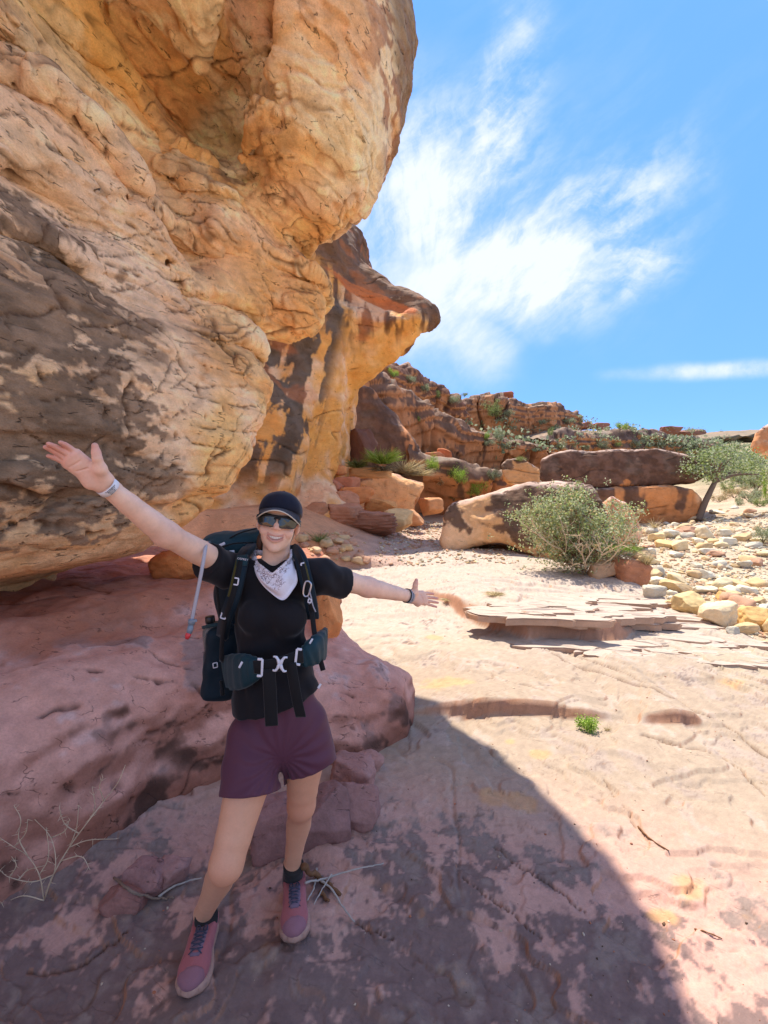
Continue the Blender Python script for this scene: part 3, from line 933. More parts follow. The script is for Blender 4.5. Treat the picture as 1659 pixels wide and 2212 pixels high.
# ---- bedrock floor ---------------------------------------------------------
ST1X = [0.0, 0.17, 0.41, 0.70, 0.99, 1.41, 1.6, 1.68]
ST1H = [0.02, 0.03, 0.07, 0.11, 0.10, 0.06, 0.02, 0.0]
ST2X = [0.4, 0.54, 0.89, 1.25, 1.42, 1.9, 2.3, 2.7, 3.0]
ST2Y = [6.2, 6.0, 5.2, 4.62, 4.42, 4.5, 4.5, 4.75, 5.0]
ST2H = [0.0, 0.04, 0.15, 0.22, 0.23, 0.19, 0.15, 0.07, 0.0]


CRACKS = [([(1165, 1404), (1250, 1440), (1350, 1478), (1430, 1508), (1490, 1528), (1545, 1548), (1600, 1580), (1659, 1622)], 0.012), ([(1215, 1404), (1300, 1440), (1400, 1484), (1500, 1532)], 0.006),
          ([(1400, 1590), (1480, 1606), (1530, 1612)], 0.010), ([(1060, 1470), (1120, 1500), (1180, 1512)], 0.004),
          ([(1290, 1668), (1340, 1720), (1372, 1770)], 0.003), ([(1440, 1420), (1520, 1440), (1580, 1470), (1659, 1490)], 0.006), ([(1500, 1380), (1570, 1400), (1650, 1440)], 0.006),
          ([(1560, 1620), (1610, 1660), (1659, 1700)], 0.006), ([(1000, 1870), (1100, 1940), (1180, 2010)], 0.0030), ([(60, 2060), (160, 2040), (280, 1990)], 0.0030), ([(1060, 1800), (1160, 1880), (1280, 1960)], 0.0035), ([(760, 1960), (860, 2000)], 0.0025)]
_CW = None


def floor_cracks(x, y):
    """0..1 along the long joints of the slab"""
    global _CW
    if _CW is None:
        _CW = [([atz(px, py, 0.05 + 0.04 * max(0, (1600 - py) / 250))[:2] for px, py in pl], w) for pl, w in CRACKS]
    x = np.asarray(x, np.float32); y = np.asarray(y, np.float32)
    P = np.stack([x, y, np.zeros_like(x)], -1)
    j = 0.030 * fbm(P, 4.0, 4, 0.6, seed=241); k = 0.030 * fbm(P, 4.0, 4, 0.6, seed=242)
    wv = 0.5 + 0.9 * sstep(-0.3, 0.4, fbm(P, 2.0, 2, seed=243))
    out = np.zeros_like(x)
    xx, yy = x + j, y + k
    for pl, w in _CW:
        d = np.full(x.shape, 9.0, np.float32)
        for a, b in zip(pl[:-1], pl[1:]):
            ex, ey = b - a; t = np.clip(((xx - a[0]) * ex + (yy - a[1]) * ey) / (ex * ex + ey * ey), 0, 1)
            d = np.minimum(d, (xx - a[0] - ex * t) ** 2 + (yy - a[1] - ey * t) ** 2)
        out = np.maximum(out, np.exp(-d / (w * wv) ** 2))
    return out


def bedrock_z(x, y, detail=True):
    x = np.asarray(x, np.float32); y = np.asarray(y, np.float32)
    P = np.stack([x, y, np.zeros_like(x)], -1)
    z = 0.05 * np.clip(y - 2.6, 0, None) + 0.040 * fbm(P, 0.55, 2, seed=201)
    w1 = 0.06 * fbm(P, 1.3, 2, 0.4, seed=202)
    h1 = np.interp(x, ST1X, ST1H)
    y1 = 3.09 + w1
    z = z + h1 * sstep(y1 - 0.028, y1 + 0.022, y) * np.exp(-np.clip(y - y1, 0, None) / 1.3)
    h1b = np.interp(x, [1.68, 1.78, 1.95, 2.08, 2.14], [0, 0.06, 0.085, 0.06, 0])
    y1b = 3.00 + 0.5 * w1
    z = z + h1b * sstep(y1b - 0.028, y1b + 0.022, y) * np.exp(-np.clip(y - y1b, 0, None) / 0.9)
    w2 = 0.12 * fbm(P, 1.2, 2, 0.5, seed=203)
    y2 = np.interp(x, ST2X, ST2Y) + w2
    h2 = np.interp(x, ST2X, ST2H)
    gw = np.interp(x, [0.4, 0.9, 1.3, 1.5], [0.11, 0.09, 0.06, 0.035])
    y2b = y2 + 0.05 + 0.05 * fbm(P, 2.3, 2, seed=231); y2c = y2 + 0.10 + 0.12 * fbm(P, 1.9, 2, seed=232)
    z = z + h2 * (0.45 * sstep(y2 - gw, y2 + gw, y) + 0.3 * sstep(y2b - gw, y2b + gw, y) + 0.25 * sstep(y2c - gw, y2c + gw, y)) * np.exp(-np.clip(y - y2, 0, None) / 3.0)
    # thin broken layers behind the second step
    zone = sstep(0.95, 1.6, x) * sstep(3.9, 3.0, x) * sstep(7.2, 6.3, y) * sstep(0.0, 0.15, y - y2)
    ph = (y - y2) * 2.6 + 0.55 * (x - 2.0) + 0.85 * fbm(P, 1.1, 4, 0.6, seed=204)
    fr = ph - np.floor(ph)
    z = z + zone * (0.045 * (sstep(0.0, 0.10, fr) - fr))
    zone2 = sstep(2.2, 2.8, x) * sstep(2.6, 3.4, y) * sstep(6, 4.8, y)
    ph = (y * 0.8 + x * 1.1) * 1.7 + 0.9 * fbm(P, 1.0, 4, 0.6, seed=205)
    fr = ph - np.floor(ph)
    z = z + zone2 * 0.026 * (sstep(0.0, 0.08, fr) - fr)
    # shallow swale and benches in the foreground
    ph = (0.75 * x + y * 0.9) * 1.15 + 0.5 * fbm(P, 0.8, 4, 0.55, seed=206)
    fr = ph - np.floor(ph)
    z = z + 0.022 * (sstep(0.0, 0.10, fr) - fr) * sstep(3.0, 2.5, y) * sstep(-0.35, 0.25, fbm(P, 0.8, 2, seed=207))
    # drop to the creek on the right
    z = z - 0.35 * sstep(3.35, 4.0, x + 0.08 * fbm(P, 1.2, 3, seed=208) + 0.10 * np.clip(4.6 - y, 0, 3) * 0 - np.interp(y, [0, 2.5, 3.6, 4.2, 7.5, 9], [3, 2, 0.7, 0.2, 0.15, -0.4]))
    z = z + 0.18 * sstep(-0.2, -1.6, x) * sstep(1.0, 2.2, y) * 0
    if detail:
        ckw = sstep(0.0, 0.3, fbm(P, 0.9, 2, seed=210))
        ck = lines(P, 0.8, 0.02, 211, (1, 0.8, 1), 3) * ckw
        z = z - 0.010 * ck + 0.0018 * fbm(P, 5, 3, 0.5, seed=212, st=(1.3, 0.7, 1)) + 0.001 * fbm(P, 16, 2, seed=213) - 0.018 * floor_cracks(x, y)
        # flaking plates
        a = fbm(P, 1.9, 3, 0.5, seed=214, st=(1, 1.4, 1))
        z = z + 0.014 * sstep(0.10, 0.125, a) + 0.010 * sstep(-0.22, -0.195, a)
        b = fbm(P, 5.0, 3, 0.5, seed=216, st=(0.8, 1.5, 1)); shd = sstep(3.0, 2.2, y + 0.5 * np.clip(x - 0.2, 0, 9))
        z = z + (0.006 * sstep(0.12, 0.15, b) + 0.004 * sstep(-0.26, -0.23, b)) * (0.15 + 0.85 * shd)
    return z


_bz_raw = bedrock_z
_fx, _fy = np.array([-0.62, -0.34, -0.5], np.float32), np.array([1.56, 1.75, 1.2], np.float32)
_f0 = _bz_raw(_fx, _fy)
FEET = list(zip(_fx, _fy, _f0))


def bedrock_z(x, y, detail=True):
    """the floor, levelled under the two feet"""
    z = _bz_raw(x, y, detail)
    w = sum(np.exp(-((x - a) ** 2 + (y - b) ** 2) / 0.16) for a, b, c in FEET) + 0.15
    return z - sum(np.exp(-((x - a) ** 2 + (y - b) ** 2) / 0.16) * c for a, b, c in FEET) / w


def bedrock():
    ys = np.concatenate([np.linspace(-3.0, 0.30, 14), 0.35 * (9.2 / 0.35) ** (np.arange(580) / 579)])
    u = np.concatenate([np.linspace(-1.6, -1.0, 36, endpoint=False), np.linspace(-1.0, 1.0, 660), np.linspace(1.0, 1.6, 37)[1:]])
    ny, nx = len(ys), len(u)
    Xg = np.zeros((ny, nx), np.float32); Yg = np.zeros((ny, nx), np.float32)
    for i, yv in enumerate(ys):
        l, r_ = -min(3.0, 0.95 * max(yv, 0) + 0.35), min(5.2, 0.98 * max(yv, 0) + 0.35)
        ue = np.array([-1.6, -1.0, 1.0, 1.6])
        Xg[i] = np.interp(u, ue, [-3.05, l, r_, 5.45]); Yg[i] = yv
    Zg = bedrock_z(Xg.ravel(), Yg.ravel()).reshape(Xg.shape)
    V = np.stack([Xg, Yg, Zg], -1).reshape(-1, 3)
    ii = (np.arange(ny - 1)[:, None] * nx + np.arange(nx - 1)[None]).ravel()
    F = np.stack([ii, ii + 1, ii + nx + 1, ii + nx], 1)
    nrm = vnormals(V, F)
    x, y = V[:, 0], V[:, 1]
    P = V.copy(); P[:, 2] = 0
    n0 = fbm(P, 0.5, 3, seed=221); n1 = fbm(P, 1.5, 4, 0.6, seed=222, st=(1, 1.3, 1)); n2 = fbm(P, 5.5, 4, 0.62, seed=223, st=(1.2, 0.9, 1)); n3 = fbm(P, 16, 3, 0.6, seed=224)
    base = mixc(lin(168, 150, 124)[None], lin(162, 142, 121)[None], sstep(-0.3, 0.3, n0))
    far = sstep(3.6, 5.0, y + 0.3 * x * 0)
    base = mixc(base, lin(180, 162, 146)[None], far * 0.85)
    c = mixc(base, lin(190, 170, 156)[None], sstep(0.15, 0.5, n2 + 0.3 * n1) * 0.4)
    # black-grey biofilm, dense in the foreground hollow, thin on the swept slab
    dens = 0.95 * sstep(2.7, 1.3, y + 0.25 * n0 + 0.35 * np.clip(x - 0.4, 0, 9)) - 0.18
    n5 = fbm(P, 40, 2, 0.6, seed=225)
    bio = sstep(-0.02, 0.26, dens - 0.30 + 0.40 * n1 + 0.50 * n2 + 0.34 * n3 + 0.20 * n5)
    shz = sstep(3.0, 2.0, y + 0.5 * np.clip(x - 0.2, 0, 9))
    c = mixc(c, lin(200, 150, 134)[None], shz * 0.75)  # shadowed foreground painted lighter and pinker to lift its shade
    c = mixc(c, lin(94, 80, 77)[None], bio * 0.80)
    thin = sstep(0.12, 0.5, n1 * 0.6 + n2 * 0.6 + 0.2 * n3) * sstep(4.5, 2.5, y) * 0.5
    c = mixc(c, lin(150, 132, 118)[None], thin)
    och = np.zeros(len(V))
    for (px, py, r) in ((1165, 1615, 0.08), (960, 1490, 0.22), (1585, 1478, 0.13), (1490, 1890, 0.10), (1430, 1940, 0.06), (1060, 1705, 0.10), (1130, 1715, 0.10), (1100, 1590, 0.05), (940, 1395, 0.12)):
        p = atz(px, py, 0.06)
        och = np.maximum(och, np.exp(-((x - p[0]) ** 2 + ((y - p[1]) * 1.3) ** 2) / r ** 2))
    c = mixc(c, lin(200, 150, 98)[None], sstep(0.35, 0.75, och + 0.45 * n2) * 0.6)
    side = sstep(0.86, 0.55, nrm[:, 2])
    c = mixc(c, lin(176, 118, 82)[None], side * 0.7)  # shade of the step risers painted in as brown
    a = fbm(P, 1.9, 3, 0.5, seed=214, st=(1, 1.4, 1)); b = fbm(P, 5.0, 3, 0.5, seed=216, st=(0.8, 1.5, 1))
    brk = sstep(-0.1, 0.25, n2)
    lip_ = np.maximum(np.exp(-((a - 0.10) / 0.012) ** 2), np.exp(-((a + 0.222) / 0.012) ** 2)) * brk
    lip_ = np.maximum(lip_, 0.8 * np.maximum(np.exp(-((b - 0.12) / 0.018) ** 2), np.exp(-((b + 0.262) / 0.018) ** 2)) * sstep(0.0, 0.35, n1 + 0.3 * n3))
    c = mixc(c, lin(104, 76, 60)[None], lip_ * 0.45)
    c = mixc(c, lin(92, 66, 52)[None], floor_cracks(x, y) * 0.75)
    c *= (1 + 0.12 * n3 + 0.10 * n5)[:, None]
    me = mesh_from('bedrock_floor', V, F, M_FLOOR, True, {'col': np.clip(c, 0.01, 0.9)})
    return obj('bedrock_floor', me, kind='structure', label='swept pale sandstone bedrock floor with low steps')


def ground_z(x, y, detail=True):
    x = np.asarray(x, np.float32); y = np.asarray(y, np.float32)
    P = np.stack([x, y, np.zeros_like(x)], -1)
    z = 0.27 + 0.0 * x
    creek = sstep(2.6, 4.2, x) * sstep(12, 8.0, y)
    z = z - 0.30 * creek * sstep(-2, 3, y)
    under = sstep(3.9, 3.5, x) * sstep(7.9, 7.1, y)
    z = z - 0.75 * under
    # bank up to the cliff foot on the left
    bank = sstep(0.6, -2.6, x - 0.10 * (y - 9)) * sstep(5.2, 7.5, y)
    z = z + 0.95 * bank
    z = z + sstep(16, 30, y) * sstep(6, -6, x - 0.15 * (y - 16)) * 2.0
    z = z + 0.07 * np.clip(y - 34, 0, 200) * sstep(-60, 40, x) + 0.05 * np.clip(x - 22, 0, 200) * sstep(12, 40, y)
    z = z + 0.10 * np.clip(x - (0.42 * y + 3.2), 0, 30) * sstep(9, 15, y)
    if detail:
        a = sstep(3, 9, y)
        z = z + 0.05 * fbm(P, 0.45, 3, seed=301) + 0.02 * fbm(P, 1.8, 3, seed=302) + sstep(25, 60, y) * 0.6 * fbm(P, 0.05, 4, seed=303)
    return z


def ground():
    ny, nx = 420, 460
    ys = np.concatenate([-np.geomspace(300, 3, 24), np.linspace(-2, 2, 8), 2.2 * (900 / 2.2) ** (np.arange(ny) / (ny - 1))])
    u = np.linspace(-1, 1, nx)
    rows = []
    for yv in ys:
        w = max(12.0, abs(yv) * 1.6 + 9)
        rows.append(np.stack([np.sign(u) * np.abs(u) ** 1.25 * w, np.full(nx, yv)], -1))
    XY = np.array(rows, np.float32)
    ny = len(ys)
    Z = ground_z(XY[..., 0].ravel(), XY[..., 1].ravel()).reshape(XY.shape[:2])
    V = np.concatenate([XY, Z[..., None]], -1).reshape(-1, 3).astype(np.float32)
    ii = (np.arange(ny - 1)[:, None] * nx + np.arange(nx - 1)[None]).ravel()
    F = np.stack([ii, ii + 1, ii + nx + 1, ii + nx], 1)
    P = V.copy(); P[:, 2] = 0
    n1 = fbm(P, 0.5, 4, 0.6, seed=311); n2 = fbm(P, 3.0, 4, 0.6, seed=312); n3 = fbm(P, 0.09, 4, 0.6, seed=313)
    c = mixc(lin(186, 162, 132)[None], lin(174, 146, 120)[None], sstep(-0.3, 0.4, n1))
    creek = sstep(2.6, 4.5, V[:, 0]) * sstep(22, 12, V[:, 1])
    c = mixc(c, lin(188, 170, 142)[None], creek * 0.8)
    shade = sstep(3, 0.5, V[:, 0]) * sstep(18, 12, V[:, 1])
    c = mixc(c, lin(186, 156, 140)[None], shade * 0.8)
    c = mixc(c, lin(214, 150, 100)[None], sstep(0.2, -1.2, V[:, 0]) * sstep(16, 11, V[:, 1]) * 0.8)
    farg = sstep(26, 48, V[:, 1])
    c = mixc(c, mixc(lin(158, 140, 104)[None], lin(112, 112, 74)[None], sstep(-0.2, 0.3, n3 + 0.4 * n1)), farg * 0.8)
    c *= (1 + 0.18 * n2)[:, None]
    m = rock_mat('gravel_earth', 1.2, 0.9, 0.03, 0.42, 0.55)
    me = mesh_from('ground', V, F, m, True, {'col': np.clip(c, 0.01, 0.9)})
    return obj('ground', me, kind='structure', label='pale gravelly wash floor with sand')


# ---- terraces across the wash ----------------------------------------------
def terrace(cols, label, colour, back=6.0, rise=0.5, bulge=0.6, amp=0.35, under=0.0, seed=0, nu=340, nv=44, mat=None):
    """a cliff band: each column is (px, top y, base y, distance); a lip, a curved face and a shelf behind"""
    cols = np.array(cols, float)
    t = np.linspace(0, 1, nu)
    seg = np.concatenate([[0], np.cumsum(np.abs(np.diff(cols[:, 0])) + 1)]); seg /= seg[-1]
    def cub(v): return np.interp(t, seg, v)
    px, ty, by, Y = (cub(cols[:, k]) for k in range(4))
    V = np.zeros((nu, nv, 3))
    top = np.array([at(a, b, c) for a, b, c in zip(px, ty, Y)]); base = np.array([at(a, b, c) for a, b, c in zip(px, by, Y)])
    rows = np.linspace(0, 1, nv)
    nf = int(nv * 0.62)
    for j in range(nv):
        if j < nf:
            r = j / (nf - 1)                       # face from base to lip
            z = base[:, 2] - 0.8 * (1 - r) ** 6 + (top[:, 2] - base[:, 2]) * r
            out_ = bulge * (math.sin(min(1, r * 1.05) * math.pi * 0.62) - 0.25 * r) - under * max(0, 0.5 - r) * 2
            V[:, j, 0] = top[:, 0]; V[:, j, 1] = Y - out_ + bulge * 0.7 * max(0, r - 0.85) / 0.15; V[:, j, 2] = z
        else:
            r = (j - nf + 1) / (nv - nf)
            V[:, j, 0] = top[:, 0]; V[:, j, 1] = Y - bulge * 0.03 + back * r; V[:, j, 2] = top[:, 2] + rise * r - 0.0 * r
    P = V.reshape(-1, 3).astype(np.float32)
    ii = (np.arange(nu - 1)[:, None] * nv + np.arange(nv - 1)[None]).ravel()
    F = np.stack([ii, ii + nv, ii + nv + 1, ii + 1], 1)
    nrm = vnormals(P, F)
    jj = np.tile(np.arange(nv), nu)
    w = np.where(jj < nf, 1.0, 0.35)
    but = fbm(P, 0.22, 3, 0.5, seed=401 + seed, st=(1, 0.6, 0.35))
    joint = np.abs(fbm(P, 0.30, 2, 0.5, seed=405 + seed, st=(1, 0.4, 0.12)))
    d = amp * (1.1 * but + 0.35 * fbm(P, 0.9, 4, 0.55, seed=402 + seed, st=(1, 1, 1.4))) - amp * 0.9 * np.exp(-(joint / 0.04) ** 2) * sstep(0.0, 0.3, fbm(P, 0.15, 2, seed=409 + seed))
    strat = P[:, 2] * 1.1 + 0.6 * fbm(P, 0.3, 2, seed=403)
    fr_ = strat * 1.5 % 1
    d += amp * 0.55 * (sstep(0, 0.15, fr_) - fr_)
    P = (P + nrm * (d * w)[:, None]).astype(np.float32)
    P[:, 2] += (amp * 0.35 * fbm(P, 0.5, 3, seed=404 + seed)).astype(np.float32) * (jj >= nf - 3)
    nrm = vnormals(P, F)
    c = colour(P, nrm)
    c *= (1 - 0.45 * np.exp(-(joint / 0.03) ** 2))[:, None]
    c *= (1 - 0.35 * np.exp(-((fr_ - 0.04) / 0.06) ** 2) * w)[:, None]
    me = mesh_from('cliff_terrace', P, F, mat or M_FAR, True, {'col': np.clip(c, 0.01, 0.9)})
    return obj('cliff_terrace', me, kind='structure', label=label)


def terrace_colour(dark, k=0.0, seed=130, orange=lin(196, 136, 92)):
    def colour(V, nrm):
        n1 = fbm(V, 0.28, 4, 0.55, seed=seed); n2 = fbm(V, 1.2, 4, 0.6, seed=seed + 1)
        st = streaks(V, 0.9, seed + 2, (1, 0.5, 0.10))
        c = mixc(orange[None], lin(208, 150, 104)[None], sstep(-0.2, 0.5, n1))
        pm = sstep(-0.12, 0.12, st + 0.4 * n1 + k + 0.38 + 0.35 * sstep(0.1, 0.6, nrm[:, 2]) - 1.1 * sstep(0.05, -0.35, nrm[:, 2]))
        c = mixc(c, dark[None] * (0.8 + 0.4 * sstep(-0.4, 0.4, n2))[:, None], pm * 0.92)
        tp = sstep(0.75, 0.95, nrm[:, 2])
        c = mixc(c, mixc(lin(168, 138, 112)[None], lin(120, 108, 92)[None], sstep(-0.3, 0.3, n2)), tp * 0.8)
        return c * (1 + 0.16 * n2)[:, None]
    return colour


near_cliff()
second_wall()
rock_ledge()
bedrock()
ground()

BROWN = lin(92, 68, 54)
# buttress past the second overhang, the block below it, the crown behind
extruded_rock('canyon_wall', [(690, 800), (765, 790), (800, 812), (824, 848), (862, 895), (898, 935), (915, 962), (921, 1005), (922, 1045), (900, 1075), (700, 1110)], 17.0, 6.0,
              'brown streaked buttress leaning beyond the second overhang', varnish_colour(lin(200, 134, 86), BROWN * 1.1, 0.32, 0.3, seed=140, vs=1.2), 0.11, lean=1.5, rnd=0.5, amp=0.3, side=0.25)
extruded_rock('canyon_wall', [(660, 560), (700, 455), (745, 468), (778, 492), (797, 530), (806, 575), (830, 640), (700, 700)], 20.0, 8.0,
              'dark crown of rock rising behind the second overhang', varnish_colour(lin(170, 110, 80), lin(104, 72, 58), 0.5, 0.4, seed=144), 0.16, lean=0.8, rnd=0.8, amp=0.25)
extruded_rock('canyon_wall', [(700, 1060), (752, 1044), (800, 1028), (842, 1022), (880, 1034), (926, 1044), (918, 1062), (900, 1090), (898, 1120), (905, 1140), (700, 1150)], 14.2, 3.2,
              'orange ledge block at the foot of the buttress', varnish_colour(lin(222, 166, 112), lin(150, 102, 72), -0.40, 0.5, seed=148), 0.08, lean=0.2, rnd=0.25, amp=0.13, under=0.6, side=0.3)

terrace([(770, 770, 830, 34), (845, 790, 850, 36), (880, 800, 858, 38), (925, 830, 872, 40), (985, 862, 905, 42), (1005, 885, 925, 43), (1020, 915, 935, 44)],
        'upper brown cliff band on the left skyline', terrace_colour(lin(110, 74, 58), 0.15, 160), back=14, rise=1.5, bulge=0.9, amp=0.45, seed=1)
terrace([(990, 880, 935, 52), (1008, 862, 925, 52), (1050, 848, 935, 52), (1100, 862, 942, 52), (1150, 870, 950, 53), (1190, 868, 955, 54), (1218, 880, 955, 55), (1236, 888, 950, 56), (1250, 900, 945, 58)],
        'red cliff band with dark cap on the skyline', terrace_colour(lin(104, 76, 62), -0.20, 165), back=16, rise=1.0, bulge=1.0, amp=0.55, seed=2, under=0.5)
terrace([(800, 800, 900, 24), (838, 830, 935, 24), (880, 845, 950, 25), (930, 868, 975, 26), (950, 895, 985, 27), (1005, 915, 990, 29), (1045, 935, 1000, 30), (1095, 948, 1000, 31), (1150, 955, 1002, 32), (1190, 972, 1005, 32.5), (1215, 985, 1008, 33)],
        'long brown cliff band with pale wash streaks', terrace_colour(lin(112, 82, 64), 0.12, 170), back=9, rise=0.8, bulge=1.1, amp=0.4, seed=3, under=0.6)
terrace([(880, 950, 1070, 18.5), (915, 985, 1065, 19), (950, 998, 1068, 19.5), (1000, 1010, 1075, 20), (1060, 1020, 1075, 21), (1110, 1030, 1075, 22), (1200, 1035, 1075, 24), (1300, 1040, 1075, 26)],
        'lower cliff band, brown above an orange undercut', terrace_colour(lin(104, 80, 64), 0.02, 176), back=6.5, rise=0.5, bulge=1.0, amp=0.32, seed=4, under=1.0)
terrace([(1180, 950, 1010, 44), (1230, 930, 1005, 46), (1300, 935, 1005, 48), (1360, 932, 1005, 50), (1420, 935, 1005, 52), (1480, 945, 1008, 54), (1530, 955, 1010, 56), (1570, 975, 1010, 60)],
        'dark distant cliff band right of centre', terrace_colour(lin(92, 76, 70), 0.25, 182), back=22, rise=2.5, bulge=1.2, amp=0.6, seed=5)
terrace([(1400, 960, 1030, 95), (1500, 950, 1030, 100), (1600, 944, 1030, 104), (1700, 940, 1030, 108), (1850, 930, 1030, 110), (2100, 915, 1030, 110)],
        'hazy scrub covered hill at the right end of the wash', terrace_colour(lin(120, 112, 84), 0.6, 188, lin(150, 130, 100)), back=60, rise=6, bulge=-8, amp=0.8, seed=6)

# ================================================================== boulders and stones
def cube_sphere(n):
    V, F, idx = [], [], {}
    def vid(p):
        k = tuple(np.round(p, 6))
        if k not in idx: idx[k] = len(V); V.append(p)
        return idx[k]
    for ax in range(3):
        for sg in (-1, 1):
            for i in range(n):
                for j in range(n):
                    q = []
                    for (a, b) in ((i, j), (i + 1, j), (i + 1, j + 1), (i, j + 1)):
                        p = np.zeros(3); p[ax] = sg; p[(ax + 1) % 3] = math.tan((2 * a / n - 1) * math.pi / 4); p[(ax + 2) % 3] = math.tan((2 * b / n - 1) * math.pi / 4)
                        q.append(vid(p))
                    F.append(q if sg > 0 else q[::-1])
    V = np.array(V)
    return V / np.linalg.norm(V, axis=1, keepdims=True), np.array(F)


CS = {n: cube_sphere(n) for n in (4, 7, 12, 22, 40)}
M_STONE = rock_mat('creek_stone', 2.0, 0.35, 0.01, 0.20, 0.35)
M_BOULD = rock_mat('boulder_stone', 1.2, 0.5, 0.02, 0.24, 0.5)


def rock_mesh(name, r, seed, n=12, box=0.6, cuts=5, amp=0.08, col=(0.5, 0.4, 0.3), colour=None, mat=None, layered=0.0, flat=False):
    rs = np.random.RandomState(seed)
    D, F = CS[n]
    e = 2 + box * 4
    k = (np.abs(D) ** e).sum(1) ** (-1 / e)
    P = D * k[:, None]
    for _ in range(cuts):
        nn = rs.normal(size=3); nn /= np.linalg.norm(nn)
        d = rs.uniform(0.62, 0.92)
        ex = np.clip(P @ nn - d, 0, None)
        P = P - nn * (ex * 0.92)[:, None]
    off = rs.uniform(-50, 50, 3)
    Q = P + off
    P = P * (1 + amp * fbm(Q, 1.1, 3, seed=seed % 40) + amp * 0.35 * fbm(Q, 3.5, 2, seed=seed % 31))[:, None]
    if layered:
        ph = P[:, 2] * 5 + 0.8 * fbm(Q, 1.0, 2, seed=5); fr = ph - np.floor(ph)
        P[:, :2] *= (1 + layered * (fr - 0.5) * sstep(0, 0.15, fr))[:, None]
    P = P * np.asarray(r)
    nrm = vnormals(P, F)
    if colour is None:
        n1 = fbm(Q, 1.6, 3, seed=61); n2 = fbm(Q, 5, 2, seed=62)
        c = np.asarray(col)[None] * (1 + 0.16 * n1 + 0.10 * n2)[:, None]
    else:
        c = colour(P + off, nrm)
    return mesh_from(name, P, F, mat or M_STONE, not flat, {'col': np.clip(c, 0.01, 0.9)})


_dg = bpy.context.evaluated_depsgraph_get()


def hit(px, py, Y=None, skip=0):
    """where the sight line through (px,py) meets the land"""
    d = np.array([1.0, 0, 0]) * ((px - 829.5) / FPX) + UP * ((1106 - py) / FPX) + FWD
    ok, loc, nrm, *_ = scene.ray_cast(_dg, Vector(CAM), Vector(d / np.linalg.norm(d)))
    if not ok or (Y and abs(loc.y - Y) > 0.45 * Y): return at(px, py, Y or 20)
    return np.array(loc)


def drop(x, y):
    """height of the land below (x,y)"""
    ok, loc, *_ = scene.ray_cast(_dg, Vector((x, y, 40)), Vector((0, 0, -1)))
    return loc.z if ok else float(ground_z(np.array([x]), np.array([y]))[0])


def rock_at(px, py, hw, hh, Y, col, label, seed, name='boulder', cat='boulder', n=22, dep=1.0, rot=(0, 0, 0), group=None, z=None, sink=0.15, **kw):
    """a rock seen centred at (px,py), hw x hh pixels half size, at distance Y"""
    if Y < 5:
        Y = float(hit(px, py + hh * 0.75)[1]) + 0.02
    c = at(px, py, Y)
    rx, rz = hw * Y / FPX, hh * Y / FPX
    me = rock_mesh(name, (rx, (rx + rz) * 0.5 * dep, rz), seed, n, col=col, **kw)
    return obj(name, me, label=label, cat=cat, group=group, loc=c, rot=rot)


def boulder_extr(pts, Y, depth, label, colour, **kw):
    o = extruded_rock('boulder', pts, Y, depth, label, colour, mat=M_BOULD, **kw)
    del o['kind']; o['category'] = 'boulder'
    return o


def big_boulder_colour(seed, tan=lin(218, 168, 116), dark=lin(84, 62, 50), zsplit=1.1, k=0.0, kx=0.0, xs=0.0):
    def colour(V, nrm):
        n1 = fbm(V, 1.1, 4, 0.55, seed=seed); n2 = fbm(V, 3.6, 4, 0.6, seed=seed + 1)
        st = streaks(V, 1.6, seed + 2, (1, 0.6, 0.35))
        c = mixc(tan[None], PINK[None], sstep(0.0, 0.5, n1) * 0.7)
        pm = sstep(-0.08, 0.14, (V[:, 2] - zsplit) * 1.2 + 0.8 * n1 + 0.5 * st + 0.35 * n2 + k + kx * (V[:, 0] - xs))
        c = mixc(c, dark[None] * (0.75 + 0.5 * sstep(-0.4, 0.4, n2))[:, None], pm * 0.92)
        tp = sstep(0.55, 0.85, nrm[:, 2])
        c = mixc(c, mixc(lin(206, 176, 156)[None], dark[None] * 1.2, sstep(0.1, 0.3, n2 + 0.5 * n1)), tp * 0.85)
        return c * (1 + 0.15 * n2)[:, None]
    return colour


# the long undercut boulder in front
boulder_extr([(936, 1185), (941, 1150), (949, 1117), (964, 1096), (1010, 1084), (1060, 1067), (1110, 1050), (1150, 1043), (1200, 1043), (1250, 1046), (1286, 1056), (1300, 1080), (1318, 1130), (1340, 1190),
              (1300, 1225), (1245, 1238), (1192, 1224), (1150, 1205), (1108, 1188), (1060, 1182), (1012, 1190), (985, 1200), (946, 1204)], 8.3, 2.6,
             'long undercut boulder with tan end and dark varnished back, behind the leafy bush', big_boulder_colour(800, zsplit=1.15, k=0.16, kx=0.5, xs=2.1),
             h=0.045, lean=0.9, rnd=0.16, amp=0.09, side=-0.28, under=0.5)
# the great split block behind it
boulder_extr([(1160, 1036), (1164, 990), (1200, 974), (1300, 968), (1400, 966), (1452, 968), (1496, 982), (1518, 1004), (1534, 1024), (1500, 1041), (1440, 1049), (1300, 1054), (1190, 1054)], 16.5, 4.0,
             'wide dark brown capstone resting on the orange block', big_boulder_colour(810, lin(206, 132, 76), lin(92, 68, 56), 1.55, 0.55), h=0.07, lean=0.5, rnd=0.14, amp=0.08, under=0.2)
boulder_extr([(1172, 1056), (1300, 1055), (1440, 1050), (1490, 1058), (1517, 1074), (1513, 1108), (1502, 1130), (1400, 1141), (1330, 1143), (1250, 1130), (1170, 1120)], 16.6, 3.6,
             'orange streaked block under the dark capstone', varnish_colour(lin(204, 136, 84), lin(92, 68, 56), 0.12, 0.1, seed=820, vs=0.8, sst=0.08), h=0.07, lean=-0.3, rnd=0.18, amp=0.10, under=0.5)
